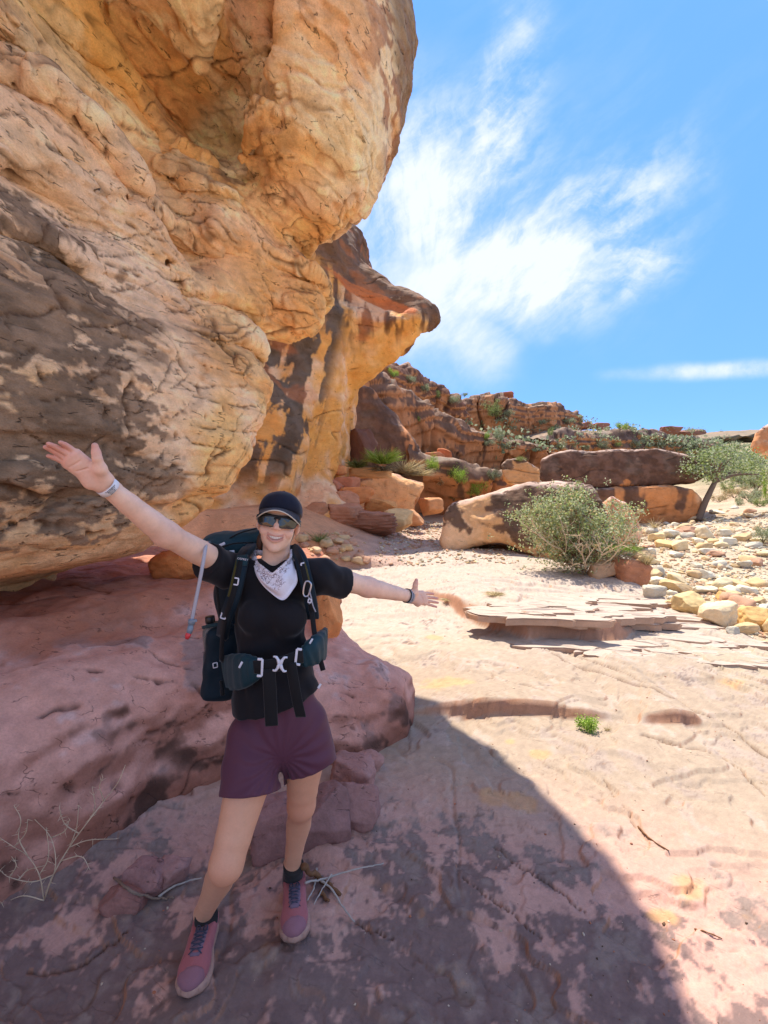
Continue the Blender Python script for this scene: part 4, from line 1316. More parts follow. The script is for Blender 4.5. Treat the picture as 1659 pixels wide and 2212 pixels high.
boulder_extr([(1083, 1004), (1094, 990), (1132, 992), (1166, 1014), (1164, 1044), (1112, 1052), (1096, 1044), (1086, 1030)], 15.6, 1.6,
             'small leaning block left of the dark capstone', big_boulder_colour(830, lin(210, 152, 98), lin(100, 76, 60), 2.25, 0.1), h=0.05, lean=0.3, rnd=0.06, amp=0.05)
boulder_extr([(1290, 1150), (1296, 1100), (1320, 1082), (1352, 1090), (1378, 1120), (1392, 1156), (1380, 1180), (1300, 1185)], 9.8, 1.2,
             'red stained rock hump behind the bush', big_boulder_colour(836, lin(200, 134, 92), lin(110, 76, 60), 1.5, -0.3), h=0.05, lean=0.5, rnd=0.25, amp=0.10)
boulder_extr([(1622, 965), (1630, 935), (1646, 912), (1700, 890), (1900, 880), (1900, 1010), (1720, 1000), (1660, 985), (1636, 975)], 24.0, 6.0,
             'overhanging orange rock nose at the right edge', big_boulder_colour(842, lin(200, 134, 86), lin(92, 66, 54), 4.6, -0.1), h=0.12, lean=0.8, rnd=0.4, amp=0.25, under=1.2)

ROCKS = [
    # px, py, hw, hh, Y, colour, label, seed, kwargs
    (300, 1228, 0, 0, 0, None, None, 0, None),
    (384, 1222, 52, 34, 3.75, lin(206, 128, 70), 'round orange rock wedged in the crevice under the overhang', 901, dict(box=0.2, cuts=2)),
    (712, 1325, 30, 62, 4.6, lin(214, 142, 86), 'smooth orange rock standing at the far end of the shelf', 902, dict(box=0.4, cuts=3)),
    (762, 1672, 52, 34, 2.55, lin(170, 126, 114), 'flat topped purple rock right of the shorts', 903, dict(box=0.7)),
    (770, 1735, 50, 44, 2.38, lin(160, 118, 108), 'round purple rock lump beside her rear knee', 904, dict(box=0.4)),
    (700, 1762, 60, 64, 2.30, lin(142, 104, 96), 'dark purple rock behind the rear calf', 905, dict(box=0.5)),
    (800, 1645, 30, 20, 2.75, lin(176, 132, 118), 'small pale rock knob at the foot of the shelf', 906, dict(box=0.5)),
    (598, 1790, 58, 58, 2.20, lin(150, 108, 100), 'shadowed rock between the hiker and the shelf', 907, dict(box=0.6)),
    (374, 1884, 36, 34, 1.96, lin(166, 124, 114), 'egg shaped stone beside the bent stick', 908, dict(box=0.25, cuts=4)),
    (312, 1908, 46, 36, 1.92, lin(158, 116, 108), 'angular purple stone left of the egg shaped stone', 909, dict(box=0.7, cuts=7)),
    (268, 1940, 46, 28, 1.86, lin(150, 104, 92), 'low reddish stone tucked against the shelf', 910, dict(box=0.6, cuts=6)),
    (1300, 1232, 27, 24, 7.0, lin(196, 156, 118), 'pale broken block at the foot of the bush', 911, dict(box=0.8, cuts=6)),
    (1360, 1236, 36, 30, 6.9, lin(180, 122, 88), 'rounded rust orange boulder right of the bush', 912, dict(box=0.4, cuts=5)),
    # tumbled slabs under the second wall
    (668, 1118, 56, 34, 10.6, lin(192, 136, 100), 'layered red slab behind the cap', 921, dict(box=0.8, layered=0.10)),
    (733, 1122, 48, 34, 10.8, lin(186, 130, 98), 'banded red block next to the layered slab', 922, dict(box=0.8, layered=0.12)),
    (790, 1128, 62, 32, 11.0, lin(168, 118, 92), 'dark flaky slab with thin layers', 923, dict(box=0.7, layered=0.16)),
    (862, 1124, 34, 26, 11.8, lin(226, 186, 128), 'pale sunlit boulder at the edge of the gravel', 924, dict(box=0.3, cuts=3)),
    (742, 1084, 32, 30, 11.4, lin(196, 136, 100), 'pinkish triangular block leaning on the slabs', 925, dict(box=0.7, cuts=7)),
    (770, 1072, 38, 20, 11.8, lin(216, 140, 84), 'orange slab lodged above the triangular block', 926, dict(box=0.8)),
    (822, 1092, 34, 16, 12.2, lin(222, 158, 96), 'thin bright orange slab', 927, dict(box=0.9)),
    (752, 1047, 30, 16, 12.4, lin(200, 134, 100), 'flat red stone high in the tumble', 928, dict(box=0.9)),
    (718, 1054, 22, 18, 12.0, lin(190, 124, 92), 'broken red stone left of the flat one', 929, dict(box=0.8, cuts=7)),
    (800, 1024, 44, 14, 13.4, lin(226, 176, 120), 'cream layered stone on the ledge block', 930, dict(box=0.8, layered=0.15)),
    (736, 1016, 13, 11, 12.6, lin(216, 150, 96), 'small round stone at the cliff foot', 931, dict(box=0.2, cuts=2)),
    (930, 1096, 24, 20, 15.4, lin(206, 148, 100), 'square orange block at the back of the gravel', 932, dict(box=0.9, cuts=6)),
    (886, 1118, 30, 18, 13.5, lin(206, 150, 104), 'low rubble boulder by the ledge block', 933, dict(box=0.6)),
    (785, 968, 32, 40, 15.0, lin(118, 84, 70), 'brown upright block below the buttress', 934, dict(box=0.9, cuts=5)),
    # knobs on the skyline
    (1086, 855, 22, 8, 57, lin(168, 104, 76), 'flat red cap rock on the skyline', 941, dict(box=0.9)),
    (1265, 920, 24, 8, 66, lin(156, 104, 82), 'small red outcrop on the skyline right of the red band', 942, dict(box=0.8)),
    (1298, 922, 16, 8, 66, lin(156, 106, 84), 'second small red outcrop on the skyline', 943, dict(box=0.8)),
    (1450, 931, 24, 9, 74, lin(150, 104, 82), 'dark red outcrop on the right skyline', 944, dict(box=0.8)),
    (1490, 935, 30, 8, 76, lin(140, 98, 80), 'long low outcrop ending the right skyline', 945, dict(box=0.8)),
    (960, 1012 - 30, 16, 14, 22.0, lin(190, 112, 70), 'upright orange block on the lower band', 946, dict(box=0.8, cuts=6)),
    (940, 990 - 4, 20, 10, 21.5, lin(206, 134, 92), 'fallen orange slab on the lower band', 947, dict(box=0.8, cuts=6)),
]
for (px, py, hw, hh, Y, col, lab, seed, kw) in ROCKS:
    if not hw: continue
    n = 22 if hw > 30 or Y < 5 else 12
    rock_at(px, py, hw, hh, Y, col, lab, seed, n=n, mat=M_BOULD, amp=0.10, rot=(0, 0, 0.3 * math.sin(seed)), **kw)


# ---- creek stones -----------------------------------------------------------------
def c4(a, b): return ((1520 + a / 4.1475) * 0.8641, (1280 + b / 4.1475) * 0.8641)


CREAM_S, TAN_S, GREY_S, RED_S = lin(214, 202, 176), lin(200, 170, 126), lin(190, 180, 160), lin(190, 146, 116)
STONES = [
    (480, 830, 125, 72, GREY_S, 'speckled grey boulder at the edge of the slab'), (715, 785, 165, 60, TAN_S, 'flat tan slab next to the speckled boulder'),
    (830, 955, 128, 128, lin(204, 178, 128), 'round pitted tan boulder touching the slab'), (1150, 1065, 192, 130, lin(222, 196, 156), 'largest pale boulder of the creek bank'),
    (1530, 1110, 145, 122, lin(212, 170, 110), 'big rounded golden boulder at the right edge'), (1005, 805, 115, 48, CREAM_S, 'white flat stone above the largest boulder'),
    (1185, 760, 95, 78, lin(214, 196, 158), 'egg shaped cream boulder behind the white flat stone'), (1285, 868, 85, 42, TAN_S, 'slanted tan stone above the golden boulder'),
    (1178, 875, 42, 52, lin(206, 158, 100), 'small upright ochre stone'), (1390, 930, 78, 50, GREY_S, 'grey block stone above the golden boulder'),
    (1385, 1212, 145, 52, TAN_S, 'long tan stone in front of the golden boulder'), (1290, 1235, 60, 46, GREY_S, 'grey wedge stone at the slab edge'),
    (990, 650, 112, 50, CREAM_S, 'white pointed stone in mid creek'), (1560, 920, 62, 36, TAN_S, 'rounded tan cobble near the right edge'),
    (1672, 1210, 45, 95, TAN_S, 'tan boulder cut by the picture edge'), (515, 712, 100, 40, CREAM_S, 'cream stone right of the rust boulder'),
    (490, 602, 100, 40, lin(216, 184, 132), 'flat cream stone behind the rust boulder'), (735, 352, 95, 55, lin(224, 196, 148), 'smooth wedge shaped cream stone'),
    (505, 268, 82, 50, lin(220, 192, 140), 'oval cream stone near the bush'), (652, 232, 86, 48, CREAM_S, 'pale stone beside the oval one'),
    (590, 338, 92, 44, lin(218, 186, 130), 'cream stone below the oval one'), (460, 200, 70, 36, GREY_S, 'grey stone in the block shadow'),
    (835, 192, 80, 42, RED_S, 'reddish stone under the split block'), (1010, 222, 95, 68, lin(226, 206, 168), 'blocky white boulder below the split block'),
    (1210, 218, 76, 42, CREAM_S, 'white stone right of the blocky boulder'), (1390, 262, 92, 46, TAN_S, 'tan stone at the shrub shadow'),
    (1240, 308, 82, 42, CREAM_S, 'low white stone in the far creek'), (930, 308, 78, 40, lin(232, 218, 186), 'chalk white slab in the far creek'),
    (1410, 545, 72, 46, GREY_S, 'grey stone group leader right of centre'), (1545, 525, 62, 52, RED_S, 'pink tinted boulder near the right edge'),
    (910, 562, 56, 28, CREAM_S, 'small white stone alone in the gravel'), (700, 442, 72, 30, CREAM_S, 'low pale stone before the wedge stone'),
    (1500, 345, 80, 32, GREY_S, 'long grey stone before the right shrub'), (1170, 570, 60, 34, lin(206, 176, 140), 'tan cobble left of the grey group'),
    (1460, 810, 110, 44, CREAM_S, 'long white stone above the grey block'), (940, 930, 52, 40, GREY_S, 'grey cobble between the two biggest boulders'),
    (1375, 1010, 46, 44, TAN_S, 'ochre cobble beside the golden boulder'), (1620, 985, 60, 34, CREAM_S, 'white cobble at the right edge'),
    (640, 950, 60, 34, TAN_S, 'half buried tan stone left of the pitted boulder'), (1355, 1120, 60, 24, TAN_S, 'thin tan stone under the largest boulder'),
    (430, 410, 60, 34, CREAM_S, 'cream stone left of the wedge stone'), (450, 462, 52, 22, RED_S, 'small red stone left of the low pale stone'),
    (1320, 560, 40, 24, TAN_S, 'tan pebble stone in the grey group'), (1450, 500, 44, 24, CREAM_S, 'white pebble stone above the grey group'),
]
for i, (a, b, hw, hh, col, lab) in enumerate(STONES):
    px, py = c4(a, b); k = 0.8641 / 4.1475
    base = hit(px, py + hh * k * 0.8)
    Y = float(np.clip(base[1], 4.0, 16.0)) + 0.05
    rx, rz = hw * k * Y / FPX, hh * k * Y / FPX
    me = rock_mesh('creek_stone', (rx, max(rz, 0.6 * rx), rz), 1000 + i, 12 if hw < 110 else 22, 0.35 + 0.3 * math.sin(i * 2.1) ** 2, 5, 0.10, col)
    c = at(px, py, Y)
    obj('creek_stone', me, label=lab, cat='stone', group='stones of the creek bank', loc=c, rot=(0.15 * math.sin(i), 0.2 * math.sin(i * 1.7), 0.5 * math.sin(i * 3.1)))

# scattered cobbles: alike, each its own object
rng = random.Random(5)
COBBLE = [rock_mesh('cobble', (1, 0.8, 0.55), 1200 + i, 7, 0.4, 6, 0.12, [CREAM_S, TAN_S, GREY_S, lin(214, 192, 150), RED_S, lin(200, 170, 130)][i]) for i in range(6)]
cnt = 0
while cnt < 290:
    Y = 4.4 + 16 * rng.random() ** 1.4
    X = rng.uniform(2.6, 5.0) + (Y - 4.4) * rng.uniform(0.05, 0.75)
    if X < 3.75 and Y < 8.0: continue
    if Y > 13 and X < 9.5 and X < 0.75 * Y - 1.5: continue
    px = 829.5 + X / Y * FPX
    if px > 1690: continue
    s = (0.04 + 0.15 * rng.random() ** 2.6) * (0.8 + Y * 0.03)
    z = drop(X, Y)
    ci = rng.randrange(6)
    zone_ = 'close to the edge of the slab' if Y < 6.5 else 'in the middle of the creek bed' if Y < 10 else 'in the far creek bed below the split block' if Y < 14 else 'at the far end of the creek bed'
    obj('cobble', COBBLE[ci], label=f"{('small' if s < 0.09 else 'larger')} {('cream', 'tan', 'grey', 'pale sand coloured', 'reddish', 'brownish')[ci]} cobble {zone_}", cat='stone', group='cobbles scattered in the creek bed',
        loc=(X, Y, z + s * 0.2), rot=(rng.uniform(-0.3, 0.3), rng.uniform(-0.3, 0.3), rng.uniform(0, 6.28)), scale=(s, s, s * rng.uniform(0.7, 1.2)))
    cnt += 1
# small rubble at the foot of the tumbled slabs
for k in range(60):
    px, py = rng.uniform(640, 800), rng.uniform(1150, 1215)
    p = hit(px, py)
    if not 6 < p[1] < 16: continue
    s = 0.03 + 0.10 * rng.random() ** 2.5
    obj('rubble_stone', COBBLE[(5, 4, 1, 4)[k % 4]], label='small reddish stone in the rubble beside the gravel', cat='stone', group='rubble stones below the tumbled slabs',
        loc=(p[0], p[1], p[2] + s * 0.2), rot=(rng.uniform(-0.4, 0.4), 0, rng.uniform(0, 6.28)), scale=(s, s, s))

# gravel: uncountable, one object
def gravel():
    rs = np.random.RandomState(3)
    D, F = CS[4]
    base = []
    for k in range(5):
        r = np.random.RandomState(50 + k)
        P = D.copy()
        for _ in range(5):
            nn = r.normal(size=3); nn /= np.linalg.norm(nn); ex = np.clip(P @ nn - r.uniform(0.5, 0.85), 0, None); P = P - nn * ex[:, None]
        base.append(P * (1, 0.8, 0.6))
    # keep only a light hull: 2x2 faces per side
    D2, F2 = cube_sphere(2)
    lite = []
    for k in range(5):
        r = np.random.RandomState(50 + k); P = D2.copy() * (1, 0.8, 0.6) * (1 + 0.25 * r.normal(size=(len(D2), 1)))
        lite.append(P)
    N = 15000
    Y = 4.3 + 13 * rs.rand(N) ** 1.3
    X = np.where(rs.rand(N) < 0.72, 3.0 + (Y - 3.0) * rs.uniform(0.0, 0.85, N), rs.uniform(-0.6, 1.9, N) + 0.05 * Y)
    ok = ~((X < 3.85) & (Y < 7.6)) & ~((X < 2.5) & (Y < 6.6))
    X, Y = X[ok].astype(np.float32), Y[ok].astype(np.float32)
    # near the end of the slab some pebbles lie on the bedrock
    Z = np.maximum(ground_z(X, Y), np.where((X < 5.3) & (Y < 9.1) & (X > -2.9), bedrock_z(X, Y), -9))
    S = (0.008 + 0.030 * rs.rand(len(X)) ** 3) * (0.7 + 0.06 * Y)
    pal = np.stack([CREAM_S, TAN_S, GREY_S, RED_S, lin(190, 160, 130)])
    Vs, Cs = [], []
    a = rs.uniform(0, 6.28, len(X))
    for i in range(len(X)):
        P = lite[i % 5] * S[i]
        ca, sa = math.cos(a[i]), math.sin(a[i])
        Vs.append(np.stack([P[:, 0] * ca - P[:, 1] * sa + X[i], P[:, 0] * sa + P[:, 1] * ca + Y[i], P[:, 2] + Z[i] + S[i] * 0.15], 1))
    V = np.concatenate(Vs); nv = len(D2)
    Fq = np.concatenate([F2 + i * nv for i in range(len(X))])
    C = np.repeat(pal[rs.randint(0, 5, len(X))] * rs.uniform(0.7, 1.1, (len(X), 1)), nv, 0)
    me = mesh_from('gravel', V, Fq, M_STONE, False, {'col': np.clip(C, 0.01, 0.9)})
    obj('gravel', me, kind='stuff', label='fine pale gravel strewn over the wash', cat='gravel')


gravel()


def grit():
    """crumbs of stone and bark lying on the bare floor: too fine to count"""
    rs = np.random.RandomState(17)
    N = 900
    Y = (1.15 + 4.2 * rs.rand(N) ** 1.3).astype(np.float32)
    X = (rs.uniform(-0.9, 0.85, N) * Y + 0.2).astype(np.float32)
    ok = (X > -1.0 + 0.0 * Y) & (X < 3.2) & ~((X < 0.25) & (Y > 2.4)) & ~((X < -0.4) & (Y > 1.9 + 0.6 * (X + 1.0)))
    X, Y = X[ok], Y[ok]
    Z = bedrock_z(X, Y)
    S = 0.0015 + 0.0055 * rs.rand(len(X)) ** 4
    D2, F2 = cube_sphere(2)
    Vs, Cs = [], []
    pal = np.stack([lin(188, 120, 88), lin(150, 100, 78), lin(204, 182, 156), lin(96, 74, 58)])
    for i in range(len(X)):
        st = np.array([1, rs.uniform(0.5, 1), rs.uniform(0.4, 0.8)])
        a = rs.uniform(0, 6.28); P = D2 * st * S[i] * (1 + 0.25 * rs.normal(size=(len(D2), 1)))
        ca, sa = math.cos(a), math.sin(a)
        Vs.append(np.stack([P[:, 0] * ca - P[:, 1] * sa + X[i], P[:, 0] * sa + P[:, 1] * ca + Y[i], P[:, 2] + Z[i] + S[i] * 0.2], 1))
        Cs.append(np.repeat(pal[rs.randint(4)][None] * rs.uniform(0.7, 1.1), len(D2), 0))
    Fq = np.concatenate([F2 + i * len(D2) for i in range(len(X))])
    me = mesh_from('grit', np.concatenate(Vs), Fq, M_STONE, False, {'col': np.clip(np.concatenate(Cs), 0.01, 0.9)})
    obj('grit', me, kind='stuff', label='tiny stone crumbs scattered on the bare slab', cat='grit')


grit()


# ---- broken sandstone layers on the floor: separate plates, parts of the bedrock --------------
floor_o = bpy.data.objects['bedrock_floor']
def plate(x, y, L, W, t, rz, seed, lift=0.0):
    rs = np.random.RandomState(seed)
    n = 30
    ang = np.linspace(0, 2 * math.pi, n, endpoint=False) + rs.uniform(-0.08, 0.08, n)
    rad = 1 + 0.10 * rs.normal(size=n) + 0.16 * np.sin(ang * 2 + rs.uniform(0, 6)) + 0.10 * np.sin(ang * 5 + rs.uniform(0, 6))
    out = np.stack([np.sign(np.cos(ang)) * np.abs(np.cos(ang)) ** 0.7 * L * rad, np.sign(np.sin(ang)) * np.abs(np.sin(ang)) ** 0.7 * W * rad], 1)
    V, C = [], []
    side, topc = lin(178, 146, 122), lin(182, 164, 147)
    rows = ((-0.05, 1.0), (t * 0.30, 1.01), (t * 0.36, 0.985), (t * 0.62, 0.995), (t * 0.70, 0.972), (t * 0.96, 0.985), (t, 0.955))
    for i, (zz, sc) in enumerate(rows):
        j = 1 + 0.012 * rs.normal(size=n)
        for k in range(n):
            V.append((out[k, 0] * sc * j[k], out[k, 1] * sc * j[k], zz + lift)); C.append((side if i < 5 else topc) * (1 + 0.07 * rs.normal()))
    inner = 0.55
    for k in range(n): V.append((out[k, 0] * inner, out[k, 1] * inner, t * 1.05 + lift + 0.006 * rs.normal())); C.append(topc * (1 + 0.04 * rs.normal()))
    V.append((0, 0, t * 1.05 + lift)); C.append(topc)
    F = []
    m = len(rows)
    for q in range(m): F += [(q * n + k, q * n + (k + 1) % n, (q + 1) * n + (k + 1) % n, (q + 1) * n + k) for k in range(n)]
    F += [(m * n + k, m * n + (k + 1) % n, (m + 1) * n) for k in range(n)]
    me = mesh_from('rock_layer', np.array(V), F, M_FLOOR, False, {'col': np.clip(np.array(C), 0.01, 0.9)})
    z = float(bedrock_z(np.array([x], np.float32), np.array([y], np.float32))[0])
    obj('rock_layer', me, parent=floor_o, loc=(x, y, z), rot=(0.02 * rs.normal(), 0.02 * rs.normal(), rz))


rng = random.Random(11)
for row, (py0, n_, Wd, t0, x0, x1) in enumerate(((1356, 5, 0.13, 0.020, 1150, 1440), (1342, 5, 0.14, 0.018, 1120, 1460), (1328, 6, 0.15, 0.018, 1100, 1470), (1314, 6, 0.16, 0.016, 1090, 1460),
                                                  (1300, 5, 0.17, 0.014, 1100, 1440), (1287, 4, 0.19, 0.012, 1110, 1410), (1372, 3, 0.12, 0.010, 1430, 1600), (1345, 3, 0.12, 0.010, 1470, 1600))):
    for k in range(n_):
        px = x0 + (k + 0.5 + rng.uniform(-0.3, 0.3)) * (x1 - x0) / n_
        p = atz(px, py0 + rng.uniform(-4, 4) + 6 * math.sin(px * 0.03), 0.28)
        if p[0] > 3.25: continue
        plate(p[0], p[1], rng.uniform(0.28, 0.58), Wd * rng.uniform(0.7, 1.3), t0 * rng.uniform(0.6, 1.2), rng.uniform(-0.40, 0.02), rng.randrange(9999), -0.012)

# ================================================================== the hiker
def arr(*v): return np.array(v, float)


class Vol:
    """a small distance-field volume; primitives touch only their own box"""
    def __init__(s, lo, hi, h):
        s.lo = np.array(lo, float); s.h = h
        s.ax = [np.arange(lo[k], hi[k] + h, h, dtype=np.float32) for k in range(3)]
        s.v = np.full([len(a) for a in s.ax], 0.5, np.float32)

    def box(s, lo, hi):
        sl = []
        for k in range(3):
            i0 = max(0, int((lo[k] - s.lo[k]) / s.h) - 1); i1 = min(len(s.ax[k]), int((hi[k] - s.lo[k]) / s.h) + 2)
            if i1 <= i0: return None, None
            sl.append(slice(i0, i1))
        return tuple(sl), np.meshgrid(*[s.ax[k][sl[k]] for k in range(3)], indexing='ij')

    def put(s, sl, d, k, op='add'):
        c = s.v[sl]
        if op == 'add': s.v[sl] = smin(c, d, k) if k > 0 else np.minimum(c, d)
        elif op == 'sub': s.v[sl] = smax(c, -d, k) if k > 0 else np.maximum(c, -d)

    def cone(s, a, b, ra, rb, k=0.01, op='add', flat=None):
        """round cone from a to b; flat=(axis vector, factor) squashes the section along the axis"""
        a, b = np.asarray(a, float), np.asarray(b, float)
        m = max(ra, rb) + k + 0.03
        sl, g = s.box(np.minimum(a, b) - m, np.maximum(a, b) + m)
        if sl is None: return
        ab = b - a; L2 = ab @ ab
        px, py, pz = g[0] - a[0], g[1] - a[1], g[2] - a[2]
        t = np.clip((px * ab[0] + py * ab[1] + pz * ab[2]) / L2, 0, 1)
        qx, qy, qz = px - t * ab[0], py - t * ab[1], pz - t * ab[2]
        r = ra + (rb - ra) * (t * t * (3 - 2 * t) * 0.5 + t * 0.5)
        if flat is not None:
            ax, f = np.asarray(flat[0], float), flat[1]; ax = ax / np.linalg.norm(ax)
            dd = qx * ax[0] + qy * ax[1] + qz * ax[2]
            e = dd * (f - 1)
            qx, qy, qz = qx + e * ax[0], qy + e * ax[1], qz + e * ax[2]
        s.put(sl, np.sqrt(qx * qx + qy * qy + qz * qz) - r, k, op)

    def chain(s, pts, rad, k=0.01, flat=None):
        if k <= 0.004:
            for i in range(len(pts) - 1): s.cone(pts[i], pts[i + 1], rad[i], rad[i + 1], k, 'add', flat)
            return
        # union the chain sharply with itself first, then blend it into what is there
        P = np.array(pts); m = max(rad) + k + 0.03
        lo, hi = P.min(0) - m, P.max(0) + m
        t = Vol(s.lo, s.lo, s.h); sl, g = s.box(lo, hi)
        t.ax = [s.ax[q][sl[q]] for q in range(3)]; t.lo = np.array([a[0] for a in t.ax], float); t.v = np.full(g[0].shape, 0.5, np.float32)
        for i in range(len(pts) - 1): t.cone(pts[i], pts[i + 1], rad[i], rad[i + 1], 0.004, 'add', flat)
        s.put(sl, t.v, k)

    def ell(s, c, r, M=None, k=0.01, op='add'):
        c = np.asarray(c, float); m = max(r) + k + 0.02
        sl, g = s.box(c - m, c + m)
        if sl is None: return
        x, y, z = g[0] - c[0], g[1] - c[1], g[2] - c[2]
        if M is not None:
            x, y, z = (M[0][i] * x + M[1][i] * y + M[2][i] * z for i in range(3))
        k0 = np.sqrt((x / r[0]) ** 2 + (y / r[1]) ** 2 + (z / r[2]) ** 2) + 1e-6
        k1 = np.sqrt((x / r[0] ** 2) ** 2 + (y / r[1] ** 2) ** 2 + (z / r[2] ** 2) ** 2) + 1e-6
        s.put(sl, k0 * (k0 - 1) / k1, k, op)

    def rbox(s, c, hs, rnd, M=None, k=0.0, op='add'):
        c = np.asarray(c, float); m = float(np.linalg.norm(hs)) + rnd + k + 0.01
        sl, g = s.box(c - m, c + m)
        if sl is None: return
        x, y, z = g[0] - c[0], g[1] - c[1], g[2] - c[2]
        if M is not None:
            x, y, z = (M[0][i] * x + M[1][i] * y + M[2][i] * z for i in range(3))
        qx, qy, qz = (np.abs(a) - (b - rnd) for a, b in zip((x, y, z), hs))
        d = np.sqrt(np.clip(qx, 0, None) ** 2 + np.clip(qy, 0, None) ** 2 + np.clip(qz, 0, None) ** 2) + np.minimum(np.maximum(qx, np.maximum(qy, qz)), 0) - rnd
        s.put(sl, d, k, op)

    def cut(s, p, n, k=0.004):
        """remove what lies on the side of p that n points to"""
        n = np.asarray(n, float); n = n / np.linalg.norm(n)
        g = np.meshgrid(*s.ax, indexing='ij', sparse=True)
        d = (g[0] - p[0]) * n[0] + (g[1] - p[1]) * n[1] + (g[2] - p[2]) * n[2]
        s.v = smax(s.v, d.astype(np.float32), k)

    def wrinkle(s, fn, band=0.03):
        m = np.abs(s.v) < band
        I = np.argwhere(m)
        P = (I * s.h + s.lo).astype(np.float32)
        s.v[m] += fn(P).astype(np.float32)

    def mesh(s, it=1, lam=0.5):
        V, F = surface_nets(s.v, s.lo, s.h)
        return relax(V, F, it, lam), F


def tube(pts, r, n=8, cap=True):
    """tube through points; r a number or one per point"""
    pts = np.asarray(pts, float); m = len(pts)
    r = np.full(m, r) if np.isscalar(r) else np.asarray(r, float)
    T = np.gradient(pts, axis=0); T /= np.linalg.norm(T, axis=1, keepdims=True) + 1e-9
    u = np.cross(T[0], (0.31, 0.22, 0.92)); u /= np.linalg.norm(u)
    V = []
    for i in range(m):
        u = u - T[i] * (u @ T[i]); u /= np.linalg.norm(u) + 1e-9
        w = np.cross(T[i], u)
        for k in range(n):
            a = 2 * math.pi * k / n
            V.append(pts[i] + r[i] * (u * math.cos(a) + w * math.sin(a)))
    F = [(i * n + k, i * n + (k + 1) % n, (i + 1) * n + (k + 1) % n, (i + 1) * n + k) for i in range(m - 1) for k in range(n)]
    V = np.array(V)
    if cap:
        F.append(tuple(range(n))[::-1]); F.append(tuple((m - 1) * n + k for k in range(n)))
    return V, F


def spline(pts, n=10):
    """Catmull-Rom through points"""
    P = np.asarray(pts, float); P = np.vstack([2 * P[0] - P[1], P, 2 * P[-1] - P[-2]])
    out = []
    for i in range(1, len(P) - 2):
        for t in np.linspace(0, 1, n, endpoint=False):
            a, b, c, d = P[i - 1], P[i], P[i + 1], P[i + 2]
            out.append(0.5 * ((2 * b) + (c - a) * t + (2 * a - 5 * b + 4 * c - d) * t ** 2 + (3 * b - a - 3 * c + d) * t ** 3))
    out.append(P[-2])
    return np.array(out)


def band(pts, nrm, width, thick, wvec=None):
    """a flat strap: centre line pts, surface normals nrm, width across, thickness"""
    pts = np.asarray(pts, float); nrm = np.asarray(nrm, float)
    if nrm.ndim == 1: nrm = np.repeat(nrm[None], len(pts), 0)
    width = np.full(len(pts), width) if np.isscalar(width) else np.asarray(width, float)
    T = np.gradient(pts, axis=0); T /= np.linalg.norm(T, axis=1, keepdims=True) + 1e-9
    nrm = nrm - T * (nrm * T).sum(1, keepdims=True); nrm /= np.linalg.norm(nrm, axis=1, keepdims=True) + 1e-9
    W = np.cross(T, nrm)
    V = []
    for p, n_, w_, wd in zip(pts, nrm, W, width):
        a, t = wd / 2, thick / 2
        for (i, j) in ((-a, -t * 0.4), (-a * 0.9, t), (a * 0.9, t), (a, -t * 0.4), (a * 0.9, -t), (-a * 0.9, -t)):
            V.append(p + w_ * i + n_ * j)
    m = len(pts); k = 6
    F = [(i * k + j, i * k + (j + 1) % k, (i + 1) * k + (j + 1) % k, (i + 1) * k + j) for i in range(m - 1) for j in range(k)]
    F += [tuple(range(k))[::-1], tuple((m - 1) * k + j for j in range(k))]
    return np.array(V), F


def join_parts(parts):
    V, F, o = [], [], 0
    for v, f in parts:
        V.append(np.asarray(v, float)); F += [tuple(int(i) + o for i in q) for q in f]; o += len(v)
    return np.concatenate(V), F


def part(name, vf, mat, parent, smooth=True, attrs=None, label=None):
    V, F = vf
    me = mesh_from(name, V, F, mat, smooth, attrs)
    return obj(name, me, parent=parent, label=label)


def box_vf(c, hs, M=None, bev=0.0):
    """chamfered box"""
    bm = bmesh.new(); bmesh.ops.create_cube(bm, size=2.0)
    for v in bm.verts: v.co = Vector((v.co.x * hs[0], v.co.y * hs[1], v.co.z * hs[2]))
    if bev: bmesh.ops.bevel(bm, geom=bm.edges[:], offset=bev, segments=2, affect='EDGES', profile=0.6)
    V = np.array([v.co[:] for v in bm.verts]); F = [tuple(v.index for v in f.verts) for f in bm.faces]
    bm.verts.index_update()
    F = [tuple(v.index for v in f.verts) for f in bm.faces]
    bm.free()
    if M is not None: V = V @ np.asarray(M).T
    return V + np.asarray(c), F


def rot_m(rx=0, ry=0, rz=0):
    return np.array((Matrix.Rotation(rz, 3, 'Z') @ Matrix.Rotation(ry, 3, 'Y') @ Matrix.Rotation(rx, 3, 'X')))


# joints --------------------------------------------------------------------
gz_front = float(bedrock_z(np.array([-0.62], np.float32), np.array([1.56], np.float32))[0])
gz_rear = float(bedrock_z(np.array([-0.34], np.float32), np.array([1.75], np.float32))[0])
HEADC = at(603, 1127, 1.62)
HROT = rot_m(R(-4), R(9), R(8))               # columns: her left, her back, up


def hp(x, y, z): return HEADC + HROT @ arr(x, y, z)


SH_R, SH_L = at(492, 1226, 1.60), at(692, 1240, 1.60)
EL_R, WR_R = arr(-0.645, 1.365, 1.478), at(230, 1050, 1.20)
EL_L, WR_L = at(794, 1268, 1.75), at(884, 1288, 1.90)
HIP_R, HIP_L = at(562, 1590, 1.56), at(662, 1578, 1.60)
KN_R, AN_R = at(489, 1868, 1.39), at(440, 1972, 1.585)
KN_L, AN_L = at(651, 1738, 1.65), at(631, 1868, 1.755)
NECK = at(592, 1228, 1.635)

